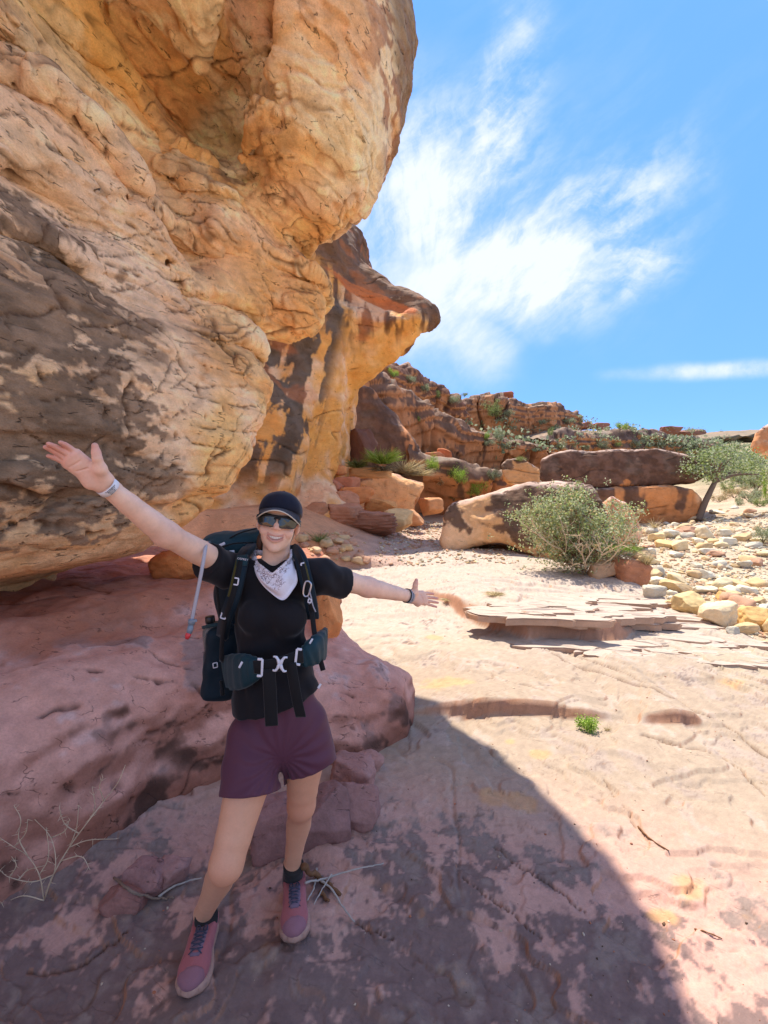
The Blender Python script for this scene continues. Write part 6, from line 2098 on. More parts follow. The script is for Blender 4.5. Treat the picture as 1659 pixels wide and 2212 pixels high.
# ---- socks and shoes ---------------------------------------------------------------
def shoe(heel, toe, z0, ankle, L=0.272):
    """trail shoe from heel point to toe point on the ground, in world coordinates"""
    f = arr(toe[0] - heel[0], toe[1] - heel[1], 0); f /= np.linalg.norm(f)
    r = arr(f[1], -f[0], 0)
    M = np.stack([r, f, arr(0, 0, 1)], 1)
    o = arr(heel[0], heel[1], z0)
    W = lambda x, y, z: o + M @ arr(x, y, z)
    v = Vol(o + np.minimum.reduce([M @ arr(sx * 0.08, y, z) for sx in (-1, 1) for y in (-0.04, 0.31) for z in (-0.01, 0.2)]),
            o + np.maximum.reduce([M @ arr(sx * 0.08, y, z) for sx in (-1, 1) for y in (-0.04, 0.31) for z in (-0.01, 0.2)]), 0.0035)
    v.ell(W(0, 0.055, 0.052), (0.036, 0.056, 0.052), M, 0.0)
    v.ell(W(0, 0.130, 0.050), (0.043, 0.085, 0.050), M, 0.02)
    v.ell(W(0.002, 0.205, 0.042), (0.050, 0.070, 0.036), M, 0.02)
    v.cone(W(0, 0.060, 0.060), W(0, 0.062, 0.12), 0.040, 0.042, 0.02)
    v.cone(W(0, 0.095, 0.052), W(0, 0.165, 0.050), 0.034, 0.030, 0.02)         # tongue ridge
    v.cut(W(0, 0.03, 0.070), M @ arr(0, -0.12, 1), 0.008)
    v.cut(W(0, 0, 0.020), (0, 0, -1), 0.004)
    v.wrinkle(lambda P: 0.0016 * fbm(P, 30, 2, seed=621))
    V, F = v.mesh(1)
    up = wear('shoe', (V, F), M_SHOE)
    # sole: outline with a rockered, lugged edge
    outl = []
    for k in range(64):
        a = 2 * math.pi * k / 64
        y = 0.136 - 0.140 * math.cos(a)
        t = (y + 0.004) / 0.28
        wd = np.interp(t, [0, 0.05, 0.18, 0.42, 0.70, 0.85, 0.95, 1.0], [0.0, 0.026, 0.040, 0.038, 0.055, 0.052, 0.036, 0.0])
        outl.append((wd * (1 if math.sin(a) >= 0 else -1), y, t))
    V, F = [], []
    rows = ((0.0, 0.94), (0.003, 1.0), (0.012, 1.03), (0.022, 1.04), (0.030, 0.99), (0.0305, 0.85))
    for zi, (zz, sc) in enumerate(rows):
        for k, (x, y, t) in enumerate(outl):
            lug = 0.004 * (1 if (k % 4) < 2 else 0) * (zi == 0)
            toe_up = 0.012 * max(0, t - 0.8) / 0.2
            V.append(W(x * sc, 0.136 + (y - 0.136) * (1 + (sc - 1) * 0.5), zz + lug + toe_up * (1 if zi > 3 else 0.8)))
    n = 64
    for i in range(len(rows) - 1):
        F += [(i * n + k, i * n + (k + 1) % n, (i + 1) * n + (k + 1) % n, (i + 1) * n + k) for k in range(n)]
    F += [tuple(range(n))[::-1], tuple((len(rows) - 1) * n + k for k in range(n))]
    wear('sole', (np.array(V), F), M_SOLE, up)
    # toe overlay: shell hugging the toe box
    tv = Vol(v.lo, v.lo + np.array(v.v.shape) * v.h, 0.0035)
    tv.ell(W(0.002, 0.205, 0.0425), (0.0518, 0.0722, 0.0373), M, 0.0)
    tv.cut(W(0, 0.240, 0.05), M @ arr(0.06, -1, -0.35), 0.003)
    tv.cut(W(0, 0, 0.026), (0, 0, -1), 0.003)
    tv.wrinkle(lambda P: 0.0012 * fbm(P, 40, 2, seed=622))
    wear('toe_cap', tv.mesh(1), M_TOE, up)
    # cream toe rand rising at the tip
    tr = [W(x, 0.2745 - 9.0 * x * x - 0.25 * abs(x) * 0.2, 0.034 - 5.0 * x * x) for x in np.linspace(-0.026, 0.026, 9)]
    wear('toe_rand', band(tr, M @ arr(0, 0.8, 0.6), [0.012, 0.018, 0.024, 0.027, 0.028, 0.027, 0.024, 0.018, 0.012], 0.006), M_SOLE, up)
    # laces over the tongue
    def top(x, y, lift=0.0015):
        for z in np.arange(0.125, 0.03, -0.001):
            p = W(x, y, z); i = np.round((p - v.lo) / v.h).astype(int)
            if (i >= 0).all() and (i < v.v.shape).all() and v.v[tuple(i)] < 0.0: break
        return W(x, y, z + lift)
    lc = []
    ys = np.linspace(0.118, 0.200, 6)
    for i in range(5):
        for sx in (-1, 1):
            lc.append(tube([top(sx * 0.021, ys[i]), top(sx * 0.007, ys[i] * 0.6 + ys[i + 1] * 0.4) + arr(0, 0, 0.003), top(-sx * 0.007, ys[i] * 0.4 + ys[i + 1] * 0.6) + arr(0, 0, 0.003), top(-sx * 0.021, ys[i + 1])], 0.0021, 6))
    for sx in (-1, 1):
        a = np.linspace(0, 2 * math.pi, 12)
        lc.append(tube([top(sx * (0.006 + 0.013 * (1 - math.cos(t)) / 2), 0.114 + 0.012 * math.sin(t)) + arr(0, 0, 0.004) for t in a], 0.0019, 6, False))
    wear('lace', join_parts(lc), M_LACE, up)
    wear('tongue', band([top(0, y) + arr(0, 0, -0.0015) for y in np.linspace(0.105, 0.208, 9)], M @ arr(0, 0.2, 1), [0.040, 0.044, 0.046, 0.046, 0.045, 0.043, 0.040, 0.036, 0.028], 0.004), M_TONGUE, up)
    return up


def sock(ankle, knee, mat, z_top, z_bot):
    d = (knee - ankle) / np.linalg.norm(knee - ankle)
    v = Vol(ankle - 0.12, ankle + 0.12, 0.0035)
    v.cone(ankle - arr(0, -0.005, 0.075), ankle + d * 0.1, 0.0395, 0.0410, 0.0)
    v.cut(ankle + d * z_top, d, 0.003)
    v.wrinkle(lambda P: 0.0012 * np.sin(((P - ankle) @ d) * 900) * 0.5 + 0.002 * fbm(P, 25, 2, seed=630))
    s = wear('sock', v.mesh(1), mat)
    return s


FT_R, HL_R = atz(408, 2158, gz_front + 0.01), None
shoe((AN_R[0] + 0.002, AN_R[1] + 0.055), FT_R, gz_front, AN_R); sock(AN_R, KN_R, M_SOCK, 0.022, -0.05)
FT_L = atz(637, 2036, gz_rear + 0.01)
shoe((AN_L[0] - 0.002, AN_L[1] + 0.055), FT_L, gz_rear, AN_L); sock(AN_L, KN_L, M_SOCK, 0.016, -0.05)

# ---- wristband, watch ---------------------------------------------------------------
def ring_band(c, axis, r0, width, thick, flat=None, n=40):
    axis = np.asarray(axis, float); axis /= np.linalg.norm(axis)
    u = np.cross(axis, (0, 1, 0.01)); u /= np.linalg.norm(u); w = np.cross(axis, u)
    V = []
    for k in range(n):
        a = 2 * math.pi * k / n
        d = u * math.cos(a) + w * math.sin(a)
        for (dr, da) in ((0, -width / 2), (thick, -width / 2 * 0.96), (thick, width / 2 * 0.96), (0, width / 2)):
            V.append(c + d * (r0 + dr) + axis * da)
    F = [(k * 4 + j, k * 4 + (j + 1) % 4, ((k + 1) % n) * 4 + (j + 1) % 4, ((k + 1) % n) * 4 + j) for k in range(n) for j in range(4)]
    return np.array(V), F


def text_obj(name, body, size, loc, xax, yax, mat, parent, ext=0.0003):
    cu = bpy.data.curves.new(name, 'FONT'); cu.body = body; cu.size = size; cu.extrude = ext; cu.align_x = 'CENTER'; cu.align_y = 'CENTER'
    xax = np.asarray(xax, float) / np.linalg.norm(xax); yax = np.asarray(yax, float); yax = yax - xax * (yax @ xax); yax /= np.linalg.norm(yax)
    z = np.cross(xax, yax)
    tmp = bpy.data.objects.new(name, cu); COL.objects.link(tmp)
    dg = bpy.context.evaluated_depsgraph_get(); dg.update()
    me = bpy.data.meshes.new_from_object(tmp.evaluated_get(dg))
    bpy.data.objects.remove(tmp)
    M = np.stack([xax, yax, z], 1)
    co = np.zeros(len(me.vertices) * 3, np.float32); me.vertices.foreach_get('co', co)
    co = co.reshape(-1, 3) @ M.T + np.asarray(loc)
    me.vertices.foreach_set('co', co.astype(np.float32).ravel()); me.update()
    me.materials.append(mat)
    return obj(name, me, parent=parent)


M_PAPER = plain_mat('paper_band', lin(228, 226, 226), 0.6, 0, 0.3, 0.03)
M_INK = plain_mat('ink', (0.02, 0.02, 0.025), 0.7)
ax_r = WR_R - EL_R
wb_c = WR_R + ax_r / np.linalg.norm(ax_r) * -0.004
wb = wear('wristband', ring_band(wb_c, ax_r, 0.0268, 0.0185, 0.0008), M_PAPER, label='white paper wristband with small black print')
toc = CAM - wb_c; ad = ax_r / np.linalg.norm(ax_r); toc = toc - ad * (toc @ ad); toc /= np.linalg.norm(toc)
rd = np.cross(toc, ad)                      # print runs round the wrist
PL = np.array(person.location)
for i, (t, sz) in enumerate((('The Havasupai', 0.0052), ('SEPTEMBER 20', 0.0036), ('META 7 29 1', 0.0036), ('PARTY OF 2', 0.0036))):
    off = 0.0058 - i * 0.0042
    text_obj('print', t, sz, wb_c + toc * 0.0283 + ad * off - PL, -rd, ad, M_INK, wb)
ax_l = WR_L - EL_L
wl_c = WR_L + ax_l / np.linalg.norm(ax_l) * -0.006
watch = wear('watch', ring_band(wl_c, ax_l, 0.0268, 0.020, 0.003), plain_mat('pale_strap', lin(150, 152, 160), 0.5, 0, 0.3, 0.05), label='watch strap, pale grey with holes')
al = ax_l / np.linalg.norm(ax_l)
tl = CAM - wl_c; tl = tl - al * (tl @ al); tl /= np.linalg.norm(tl); tr_ = np.cross(al, tl)
holes = []
for k in range(-3, 4):
    a = k * 0.16
    d = tl * math.cos(a) + tr_ * math.sin(a)
    holes.append(box_vf(wl_c + d * 0.0300, (0.0022, 0.0012, 0.0006), np.stack([al, np.cross(d, al), d], 1)))
wear('strap_hole', join_parts(holes), M_INK, watch)
wear('strap_edge', ring_band(wl_c - al * 0.011, ax_l, 0.0272, 0.004, 0.0028), M_BLACKP, watch)

# ---- bandana -------------------------------------------------------------------------
def bandana_material():
    m, nt, b, out = new_mat('bandana_cloth')
    tc = nd(nt, 'ShaderNodeTexCoord').outputs['Object']
    at_ = nd(nt, 'ShaderNodeAttribute', attribute_name='prt').outputs['Fac']
    vo = nd(nt, 'ShaderNodeTexVoronoi', feature='DISTANCE_TO_EDGE'); vo.inputs['Scale'].default_value = 120
    wv = nd(nt, 'ShaderNodeVectorMath', operation='ADD')
    nz = nd(nt, 'ShaderNodeTexNoise'); nz.inputs['Scale'].default_value = 60; nt.links.new(tc, nz.inputs['Vector'])
    sc = nd(nt, 'ShaderNodeVectorMath', operation='SCALE'); sc.inputs['Scale'].default_value = 0.012; nt.links.new(nz.outputs['Color'], sc.inputs[0])
    nt.links.new(tc, wv.inputs[0]); nt.links.new(sc.outputs[0], wv.inputs[1]); nt.links.new(wv.outputs[0], vo.inputs['Vector'])
    ln = nrange(nt, vo.outputs['Distance'], 0.03, 0.11, 1, 0)
    bl = nrange(nt, nnoise(nt, tc, 75, 3), 0.42, 0.54)
    pr = nmath(nt, 'MULTIPLY', nmath(nt, 'MULTIPLY', ln, bl), at_, clamp=True)
    st = nrange(nt, nnoise(nt, tc, 18, 4), 0.5, 0.7)
    base = nmix(nt, nmath(nt, 'MULTIPLY', st, 0.35), lin(226, 220, 224), lin(206, 190, 170))
    col = nmix(nt, nmath(nt, 'MULTIPLY', pr, 0.9), base, lin(96, 62, 66))
    nt.links.new(col, b.inputs['Base Color'])
    b.inputs['Roughness'].default_value = 0.85; b.inputs['Specular IOR Level'].default_value = 0.2
    n = nnoise(nt, tc, 40, 4)
    bp = nd(nt, 'ShaderNodeBump'); bp.inputs['Strength'].default_value = 0.3; bp.inputs['Distance'].default_value = 0.004
    nt.links.new(n, bp.inputs['Height']); nt.links.new(bp.outputs[0], b.inputs['Normal'])
    return m


def bandana():
    """kerchief: a rolled, printed collar meeting in a V and a hanging pale triangle"""
    mat = bandana_material()
    # rows from the neck edge (r=0) down to the tip (r=1); columns across
    upper = [(549, 1192, 1.665), (556, 1216, 1.605), (568, 1226, 1.565), (580, 1236, 1.540), (590, 1241, 1.530), (603, 1231, 1.535), (617, 1218, 1.56), (628, 1206, 1.60), (629, 1192, 1.66)]
    lower = [(541, 1198, 1.66), (548, 1228, 1.585), (560, 1252, 1.545), (580, 1276, 1.515), (612, 1296, 1.500), (634, 1274, 1.515), (643, 1252, 1.54), (640, 1226, 1.58), (632, 1198, 1.655)]
    U = spline([at(*p) for p in upper], 8); Lw = spline([at(*p) for p in lower], 8)
    n = len(U); rows = 16
    V, prt = [], []
    for r in np.linspace(0, 1, rows):
        for i in range(n):
            t = i / (n - 1)
            p = U[i] * (1 - r) + Lw[i] * r
            puff = 0.016 * math.sin(math.pi * min(1, r * 1.15)) * (0.7 + 0.3 * math.sin(t * math.pi))
            fold = 0.0035 * math.sin(r * 9.5 + t * 5.0) + 0.0045 * math.sin(t * 21 + r * 3) * r
            p = p + arr(0, -(puff + fold + 0.004), 0.003 * math.sin(t * 13))
            if 0.36 < r < 0.46: p = p + arr(0, 0.005, 0)                     # crease where the roll ends
            V.append(p); prt.append(1.0 if (r < 0.55 and t < 0.62) or (r < 0.28) else (0.55 if (t < 0.5 and r < 0.62) else 0.06))
    V = np.array(V)
    F = [(a * n + i, a * n + i + 1, (a + 1) * n + i + 1, (a + 1) * n + i) for a in range(rows - 1) for i in range(n - 1)]
    # thickness: a back layer
    B = V + arr(0, 0.004, -0.001); off = len(V)
    F2 = F + [tuple(off + k for k in f[::-1]) for f in F]
    for i in range(n - 1):
        F2.append((i, off + i, off + i + 1, i + 1)[::-1]); j = (rows - 1) * n
        F2.append((j + i, j + i + 1, off + j + i + 1, off + j + i)[::-1])
    o = wear('bandana', (np.concatenate([V, B]), F2), mat, attrs={'prt': np.array(prt + prt)}, label='white kerchief with dark paisley print knotted at the neck')
    # fold ridge and the knot at the nape
    wear('rolled_edge', tube(U + arr(0, -0.006, 0.002), 0.0055, 8), mat, o, attrs={'prt': np.ones(len(U) * 8)})
    kv = Vol(NECK + arr(-0.08, 0.0, -0.03), NECK + arr(0.08, 0.13, 0.07), 0.005)
    kv.cone(at(549, 1192, 1.665), NECK + arr(0, 0.085, 0.03), 0.010, 0.014, 0.01); kv.cone(at(629, 1192, 1.66), NECK + arr(0, 0.085, 0.03), 0.010, 0.014, 0.01)
    kV, kF = kv.mesh(1)
    wear('knot', (kV, kF), mat, o, attrs={'prt': np.ones(len(kV))})


bandana()

# small label on the shorts, drawstring of the shirt
wear('shorts_tag', box_vf(at(690, 1482, 1.50) + arr(0.0, 0.0, 0), (0.004, 0.001, 0.008), rot_m(0, R(35), R(30)), 0.0005), M_WHITEP, sh)

# ================================================================== the backpack
pack = empty('backpack', (float(at(560, 1400, 1.80)[0]), 1.80, 0.86), label='teal hiking backpack worn by the hiker, hip belt buckled', cat='backpack')
PKL = np.array(pack.location)


def gear(name, vf, mat, parent=pack, **kw):
    V, F = vf
    return part(name, (np.asarray(V, float) - PKL, F), mat, parent, **kw)


def soft_box(c, hs, rnd, M=None, amp=0.006, sc=9, h=0.006, extra=None, it=2):
    m = float(np.linalg.norm(hs)) * 1.02 + 0.02
    v = Vol(np.asarray(c) - m, np.asarray(c) + m, h)
    v.rbox(c, hs, rnd, M)
    if extra: extra(v)
    v.wrinkle(lambda P: amp * fbm(P, sc, 3, seed=701))
    return v.mesh(it)


# main sack behind her back, lid above the shoulders
gear('main_sack', soft_box(at(556, 1360, 1.85), (0.145, 0.10, 0.24), 0.07, rot_m(0, R(-4), R(4)), 0.010, 7), M_NAVY)
lid_c = at(535, 1172, 1.83)
def lid_extra(v):
    v.ell(lid_c + arr(-0.06, -0.05, -0.01), (0.10, 0.09, 0.055), None, 0.03)
lid = gear('lid', soft_box(lid_c, (0.15, 0.10, 0.050), 0.045, rot_m(0, R(-9), R(6)), 0.010, 10, extra=lid_extra), M_TEAL)
for k, (a, b_) in enumerate((((470, 1180, 1.72), (560, 1140, 1.75)), ((462, 1190, 1.70), (548, 1172, 1.68)))):
    p0, p1 = at(*a), at(*b_)
    gear('seam', tube(spline([p0, (p0 + p1) / 2 + arr(0, -0.01, 0.012), p1], 8), 0.0028, 6), M_WEB, lid)
gear('lid_buckle', box_vf(at(480, 1176, 1.68), (0.011, 0.004, 0.005), rot_m(0, R(-25), 0), 0.002), M_WHITEP, lid)
gear('lid_buckle', box_vf(at(500, 1192, 1.62), (0.010, 0.004, 0.005), rot_m(0, R(-10), 0), 0.002), M_WHITEP, lid)

# side pocket on her right with the bottle
SPc = at(478, 1424, 1.74)
def pocket_extra(v):
    v.cut(at(468, 1356, 1.66), (-0.25, 0.0, 1), 0.006)
spk = gear('side_pocket', soft_box(SPc, (0.062, 0.075, 0.140), 0.030, rot_m(0, R(6), R(18)), 0.005, 14, 0.005, pocket_extra), M_NAVY)
gear('pocket_hem', band(spline([at(437, 1356, 1.70), at(452, 1352, 1.655), at(478, 1347, 1.645), at(500, 1340, 1.66)], 6), arr(-0.2, -1, 0.1), 0.012, 0.004), M_TEAL, spk)
def dring(c, r, M, rr=0.0016):
    a = np.linspace(0, 2 * math.pi, 17)
    return tube([c + M @ arr(r * math.cos(t), 0, r * math.sin(t) * 0.8) for t in a], rr, 6, False)
gear('ring', dring(at(487, 1356, 1.60), 0.009, rot_m(0, 0, R(20))), M_WHITEP, spk)
gear('loop', join_parts([tube([at(460 + dx, 1433 + dy, 1.643) for dx, dy in q], 0.0018, 6) for q in ([(0, 0), (9, -2)], [(9, -2), (10, 8)], [(10, 8), (1, 10)], [(1, 10), (0, 0)])]), M_WHITEP, spk)

# shoulder straps: padded, following chest and shoulder
def strap(pts, wd, name='shoulder_strap'):
    c = spline([at(*p) for p in pts], 8)
    nr = np.repeat(arr(0, -1, 0.25)[None], len(c), 0)
    nr[:4] = arr(0, -0.3, 1)
    o = gear(name, band(c, nr, wd, 0.016), M_NAVY)
    gear('webbing', band(c + arr(0, -0.011, 0.003), nr, wd * 0.42, 0.004), M_WEB, o)
    return o, c
M_MESH = fabric('olive_mesh', tuple(lin(78, 72, 34)), 0.9, 300, 0.6, 0.35)
s1, c1 = strap([(548, 1178, 1.72), (536, 1186, 1.635), (524, 1206, 1.575), (516, 1240, 1.54), (508, 1275, 1.525), (497, 1310, 1.53), (486, 1340, 1.57), (480, 1375, 1.64)], 0.046)
gear('mesh_panel', band(c1[16:36] + arr(-0.008, -0.0105, 0.0), arr(0, -1, 0.2), 0.020, 0.003), M_MESH, s1)
gear('logo_patch', band([at(524, 1199, 1.567), at(522, 1222, 1.545)], arr(0, -1, 0.35), 0.038, 0.005), M_TEAL, s1)
text_obj('print', 'OSPREY', 0.0105, at(525, 1209, 1.553) + arr(0, -0.003, 0.002) - PKL, (1, 0.1, -0.18), (0.1, -0.2, 1), M_WHITEP, s1)
s2, c2 = strap([(628, 1182, 1.72), (640, 1192, 1.64), (650, 1210, 1.585), (658, 1240, 1.55), (666, 1275, 1.535), (672, 1305, 1.54), (676, 1335, 1.56)], 0.044)
gear('mesh_panel', band(c2[14:30] + arr(0.006, -0.0105, 0.0), arr(0, -1, 0.2), 0.018, 0.003), M_MESH, s2)
gear('lower_webbing', band(spline([at(674, 1320, 1.535), at(679, 1365, 1.52), at(688, 1410, 1.50), at(698, 1448, 1.50)], 8), arr(0.25, -1, 0), 0.017, 0.003), M_WEB, s2)
gear('lower_webbing', band(spline([at(486, 1338, 1.55), at(480, 1380, 1.60), at(478, 1430, 1.64)], 8), arr(-0.2, -1, 0), 0.017, 0.003), M_WEB, s1)


def square_buckle(c, w, h, t, M, open_side=None):
    segs = [((-w, h), (w, h)), ((w, h), (w, -h)), ((w, -h), (-w, -h)), ((-w, -h), (-w, h))]
    ps = [box_vf(c + M @ arr((a[0] + b[0]) / 2, 0, (a[1] + b[1]) / 2), (max(abs(a[0] - b[0]) / 2, t), t * 0.8, max(abs(a[1] - b[1]) / 2, t)), M, t * 0.4)
          for i, (a, b) in enumerate(segs) if i != open_side]
    return join_parts(ps)


gear('slider', square_buckle(at(510, 1256, 1.515), 0.007, 0.011, 0.0022, rot_m(0, R(10), 0), 3), M_WHITEP, s1)
gear('slider', square_buckle(at(483, 1330, 1.545), 0.008, 0.010, 0.0022, rot_m(0, R(18), 0)), M_WHITEP, s1)
gear('slider', square_buckle(at(655, 1222, 1.555), 0.006, 0.009, 0.0022, rot_m(0, R(-14), 0), 1), M_WHITEP, s2)
gear('chest_strap', band(spline([at(504, 1262, 1.52), at(500, 1300, 1.52), at(492, 1330, 1.54)], 6), arr(0, -1, 0), 0.012, 0.003), M_WEB, s1)

# hip belt: two padded fins with pockets, webbing, buckle
def fin(pts, wds, name, mat):
    c = spline([at(*p) for p in pts], 8)
    w = np.interp(np.linspace(0, 1, len(c)), np.linspace(0, 1, len(wds)), wds)
    T = np.gradient(c, axis=0)
    V, F = [], []
    for i, (p, wd) in enumerate(zip(c, w)):
        t = T[i] / np.linalg.norm(T[i]); up = arr(0, 0, 1) - t * t[2]; up /= np.linalg.norm(up)
        nn = np.cross(t, up); nn = nn if nn[1] < 0 else -nn
        for k in range(12):
            a = 2 * math.pi * k / 12
            ca, sa = math.cos(a), math.sin(a)
            V.append(p + up * (wd / 2) * np.sign(ca) * abs(ca) ** 0.6 + nn * 0.022 * (math.sin(math.pi * min(1, max(0.06, i / (len(c) - 1)))) ** 0.5) * np.sign(sa) * abs(sa) ** 0.6
                     + nn * 0.003 * math.sin(i * 1.3 + k))
    m = len(c)
    F = [(i * 12 + k, i * 12 + (k + 1) % 12, (i + 1) * 12 + (k + 1) % 12, (i + 1) * 12 + k) for i in range(m - 1) for k in range(12)]
    F += [tuple(range(12))[::-1], tuple((m - 1) * 12 + k for k in range(12))]
    return gear(name, (np.array(V), F), mat)


f1 = fin([(486, 1450, 1.66), (504, 1452, 1.56), (528, 1448, 1.47), (552, 1444, 1.435), (568, 1442, 1.43)], [0.11, 0.125, 0.110, 0.075, 0.045], 'hip_fin', M_TEAL)
f2 = fin([(702, 1385, 1.66), (694, 1395, 1.56), (680, 1405, 1.49), (660, 1418, 1.455), (646, 1421, 1.445)], [0.10, 0.105, 0.095, 0.070, 0.045], 'hip_fin', M_TEAL)
gear('zip_pull', box_vf(at(520, 1436, 1.437), (0.0035, 0.002, 0.011), rot_m(0, R(28), 0), 0.001), M_WHITEP, f1)
gear('zip_pull', box_vf(at(672, 1385, 1.445), (0.003, 0.002, 0.009), rot_m(0, R(30), 0), 0.001), M_WHITEP, f2)
gear('webbing', band(spline([at(548, 1441, 1.405), at(575, 1440, 1.40), at(606, 1434, 1.395), at(632, 1424, 1.40), at(655, 1417, 1.42)], 8), arr(0, -1, 0), 0.042, 0.003), M_WEB, f1)
gear('belt_frame', square_buckle(at(561, 1442, 1.392), 0.0075, 0.026, 0.0035, rot_m(0, R(3), 0), 3), M_WHITEP, f1)
gear('belt_frame', square_buckle(at(645, 1419, 1.398), 0.0075, 0.024, 0.0035, rot_m(0, R(7), 0), 1), M_WHITEP, f2)
# the X of the buckle
bc = at(605, 1434, 1.378)
bm_ = rot_m(0, R(4), 0)
xp = []
for sx in (-1, 1):
    for sz in (-1, 1):
        xp.append(tube(spline([bc + bm_ @ arr(sx * 0.003, -0.002, sz * 0.002), bc + bm_ @ arr(sx * 0.006, -0.002, sz * 0.012), bc + bm_ @ arr(sx * 0.013, -0.002, sz * 0.021), bc + bm_ @ arr(sx * 0.021, 0, sz * 0.021)], 5), [0.0050] * 6 + [0.0040] * 5 + [0.003] * 5, 8))
xp.append(box_vf(bc, (0.0065, 0.004, 0.011), bm_, 0.003))
gear('buckle', join_parts(xp), M_WHITEP, f1)
# hanging belt ends
gear('belt_end', band(spline([at(580, 1446, 1.395), at(583, 1490, 1.39), at(585, 1535, 1.395), at(587, 1568, 1.40)], 8), arr(0.1, -1, 0), 0.040, 0.003), M_WEB, f1)
gear('belt_end', band(spline([at(628, 1432, 1.395), at(634, 1470, 1.39), at(642, 1515, 1.395), at(650, 1549, 1.41)], 8), arr(-0.1, -1, 0), 0.034, 0.003), M_WEB, f2)
gear('strap_tip', tube(spline([at(478, 1470, 1.63), at(480, 1490, 1.625), at(481, 1502, 1.622)], 5), [0.006] * 5 + [0.008] * 6, 8), M_WEB)
# compression strap along the pack's side
gear('side_strap', band(spline([at(470, 1206, 1.72), at(468, 1260, 1.70), at(474, 1320, 1.68), at(484, 1380, 1.64)], 8), arr(-0.5, -1, 0), 0.014, 0.003), M_WEB)

# drinking hose with its bite valve
M_HOSE = None
def hose_mat():
    m, nt, b, out = new_mat('clear_hose')
    b.inputs['Base Color'].default_value = (*lin(196, 196, 204), 1); b.inputs['Roughness'].default_value = 0.12
    b.inputs['Transmission Weight'].default_value = 0.35; b.inputs['IOR'].default_value = 1.4
    return m
hc = spline([at(452, 1172, 1.60), at(446, 1174, 1.50), at(443, 1190, 1.44), at(437, 1225, 1.42), at(430, 1262, 1.415), at(422, 1302, 1.41), at(414, 1342, 1.41)], 8)
hose = gear('drinking_hose', tube(hc, 0.0058, 10), hose_mat())
M_VALVE = plain_mat('grey_valve', lin(120, 134, 146), 0.4, 0, 0.5, 0.05)
gear('valve_body', join_parts([tube([at(415, 1338, 1.408), at(413, 1348, 1.407)], 0.0105, 12), tube([at(413, 1347, 1.407), at(411, 1358, 1.406), at(408, 1368, 1.404)], [0.0075, 0.0095, 0.008], 12),
                                 box_vf(at(418, 1342, 1.400), (0.010, 0.004, 0.004), rot_m(0, R(-15), 0), 0.001)]), M_VALVE, hose)
gear('bite_valve', tube([at(408.5, 1366, 1.404), at(406, 1373, 1.402), at(403.5, 1380, 1.401)], [0.0075, 0.0085, 0.0055], 12), plain_mat('red_silicone', lin(206, 62, 66), 0.4), hose)

# water bottle in the side pocket
bt0, bt1 = at(463, 1420, 1.70), at(453, 1331, 1.70)
dn = (bt1 - bt0) / np.linalg.norm(bt1 - bt0)
bottle = empty('water_bottle', tuple(bt0 - dn * 0.03), label='clear plastic water bottle with black cap in the pack side pocket', cat='bottle')
BL = np.array(bottle.location)
def glassy():
    m, nt, b, out = new_mat('clear_bottle')
    b.inputs['Base Color'].default_value = (0.9, 0.85, 0.8, 1); b.inputs['Roughness'].default_value = 0.08
    b.inputs['Transmission Weight'].default_value = 0.85; b.inputs['IOR'].default_value = 1.2
    return m
pr = [(-0.03, 0.032), (0.09, 0.033), (0.105, 0.031), (0.122, 0.022), (0.130, 0.0135), (0.134, 0.0135)]
part('bottle_body', (tube([bt0 + dn * a for a, _ in pr], [r for _, r in pr], 20)[0] - BL, tube([bt0 + dn * a for a, _ in pr], [r for _, r in pr], 20)[1]), glassy(), bottle)
pc = [(0.132, 0.0165), (0.134, 0.0178), (0.154, 0.0176), (0.157, 0.0155)]
v_, f_ = tube([bt0 + dn * a for a, _ in pc], [r for _, r in pc], 20)
part('bottle_cap', (v_ - BL, f_), M_BLACKP, bottle)

# carabiner and cord on her left strap
cb = empty('carabiner', tuple(at(664, 1272, 1.50)), label='silver carabiner with grey cord clipped to her left shoulder strap', cat='carabiner')
CBL = np.array(cb.location)
cc = at(663, 1272, 1.505)
pts = [cc + rot_m(0, R(14), 0) @ arr(x, 0, z) for x, z in ((0, 0.026), (-0.009, 0.022), (-0.011, 0.005), (-0.008, -0.018), (0.0, -0.026), (0.009, -0.020), (0.011, 0.0), (0.010, 0.018), (0, 0.026))]
v_, f_ = tube(spline(pts, 5), 0.0028, 8)
part('ring', (v_ - CBL, f_), M_METAL, cb)
v_, f_ = join_parts([tube(spline([at(668, 1275, 1.50), at(672, 1290, 1.498), at(676, 1308, 1.498), at(682, 1322, 1.50)], 6), 0.0024, 6), tube(spline([at(665, 1288, 1.50), at(670, 1296, 1.498), at(668, 1305, 1.498)], 6), 0.0020, 6)])
part('cord', (v_ - CBL, f_), plain_mat('grey_cord', lin(150, 150, 158), 0.8), cb)
v_, f_ = square_buckle(at(669, 1298, 1.495), 0.005, 0.006, 0.0016, rot_m(0, R(10), 0))
part('cord_lock', (v_ - CBL, f_), M_WHITEP, cb)

# ================================================================== plants
def leaf_mat(name, trans=0.35):
    m, nt, b, out = new_mat(name)
    a = nd(nt, 'ShaderNodeAttribute', attribute_name='col').outputs['Color']
    nt.links.new(a, b.inputs['Base Color'])
    b.inputs['Roughness'].default_value = 0.6; b.inputs['Specular IOR Level'].default_value = 0.25
    tr = nd(nt, 'ShaderNodeBsdfTranslucent'); nt.links.new(a, tr.inputs[0])
    mx = nd(nt, 'ShaderNodeMixShader'); mx.inputs[0].default_value = trans
    nt.links.new(b.outputs[0], mx.inputs[1]); nt.links.new(tr.outputs[0], mx.inputs[2]); nt.links.new(mx.outputs[0], out.inputs[0])
    return m


